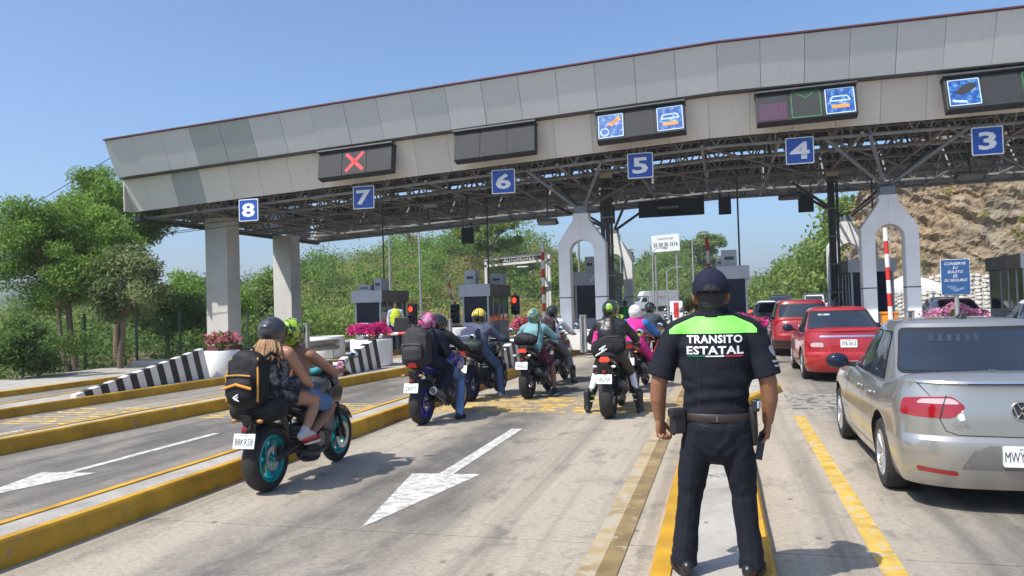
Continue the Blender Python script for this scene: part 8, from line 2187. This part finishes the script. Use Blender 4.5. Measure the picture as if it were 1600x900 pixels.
# hair and cap
mb = MB(); mb.limb([(0, -0.012, 1.555), (0, 0.0, 1.62), (0, 0.0, 1.68)], [(0.074, 0.078), (0.088, 0.104), (0.082, 0.098)], n=22)
put('hair', blob_mesh(mb, 0.009, 2), M_HAIRK, of)
mb = MB(); rings = []
for k in range(11):
    ph = R(-8 + 98 * k / 10); c = math.cos(ph); zz = math.sin(ph)
    rings.append([Vector((0.1065 * c * math.cos(a), -0.004 + 0.124 * c * math.sin(a), 1.632 + 0.128 * zz * (1 - 0.10 * (math.sin(a) > 0) * c))) for a in [2 * math.pi * i / 40 for i in range(40)]])
mb.rings(rings, False, True); cap_me = mb.mesh('cap', True); cap = put('cap', cap_me, M_CAP, of)
cb = bvh_of(cap_me)
arcp = [(0.047 * math.cos(a), 1.618 + 0.046 * math.sin(a)) for a in [math.pi * i / 12 for i in range(13)]]
put('cap_opening', patch_mesh(cb, arcp, BACK['O'], BACK['S'], BACK['T'], BACK['D'], 0.002, 0.02, far=0.0), M_HAIRK, cap)
mb = MB(); mb.tube([(0.05 * math.cos(a), -0.1315 + 0.010 * (math.cos(a)) ** 2 + 0.016 * math.sin(a), 1.618 + 0.049 * math.sin(a)) for a in [math.pi * i / 12 for i in range(13)]], 0.004, 6); mb.obj('opening_hem', M_CAP, cap, smooth=True)
put('cap_strap', patch_mesh(cb, rounded([(-0.075, 1.612), (0.075, 1.612), (0.075, 1.630), (-0.075, 1.630)], 0.004), BACK['O'], BACK['S'], BACK['T'], BACK['D'], 0.006, 0.015, far=0.0), M_CAP, cap)
mb = MB(); mb.sphere((0, -0.004, 1.761), 0.010, 8); mb.obj('cap_button', M_CAP, cap, smooth=True)
for i in range(6):
    a = math.pi * i / 3 + math.pi / 6
    mb = MB(); mb.tube([(0.108 * math.cos(R(p)) * math.cos(a), -0.004 + 0.1255 * math.cos(R(p)) * math.sin(a), 1.632 + 0.129 * math.sin(R(p)) * (1 - 0.10 * (math.sin(a) > 0) * math.cos(R(p)))) for p in range(0, 91, 10)], 0.0018, 5); mb.obj('cap_seam', M_CAP, cap, smooth=True)
mb = MB(); mb.grid(lambda u, v: (0.088 * math.sin((u - 0.5) * 2.6) * (1 - 0.06 * v), 0.09 + 0.03 * math.cos((u - 0.5) * 2.6) + 0.075 * v * math.cos((u - 0.5) * 2.2), 1.622 - 0.018 * v - 0.03 * (2 * u - 1) ** 2 * v), 16, 5); o = mb.obj('cap_brim', M_CAP, cap, smooth=True); sm = o.modifiers.new('thick', 'SOLIDIFY'); sm.thickness = 0.005
# phone in the right hand
ph = thing('smartphone', 'black smartphone held low in the right hand of the officer', 'phone', (OX + 0.244, OY + 0.0, OZ + 0.735))
ph.rotation_euler = (R(6), R(14), R(62))
mb = MB(); mb.box((0, 0, 0), (0.078, 0.010, 0.155)); mb.obj('case', M_BLACK, ph, bevel=0.004)
mb = MB(); mb.box((0, -0.0057, 0), (0.070, 0.001, 0.145)); mb.obj('screen', M_GLASSD, ph)
mb = MB(); mb.box((0.02, 0.0065, 0.055), (0.026, 0.004, 0.03)); mb.obj('camera_bump', M_BMET, ph, bevel=0.001)
bpy.data.scenes.remove(TMP)
# ================================================================ HAZE
hz, nt, p = _nodes('summer_haze')
nt.nodes.remove(p)
pv = nt.nodes.new('ShaderNodeVolumePrincipled')
pv.inputs['Color'].default_value = (0.86, 0.92, 1.0, 1)
pv.inputs['Density'].default_value = 0.0006
pv.inputs['Anisotropy'].default_value = 0.2
nt.links.new(pv.outputs[0], nt.nodes['Material Output'].inputs['Volume'])
stuff(MB().box((0, 920, 32), (3020, 1980, 66.6)).obj('haze', hz), 'thin summer haze in the air', 'haze')
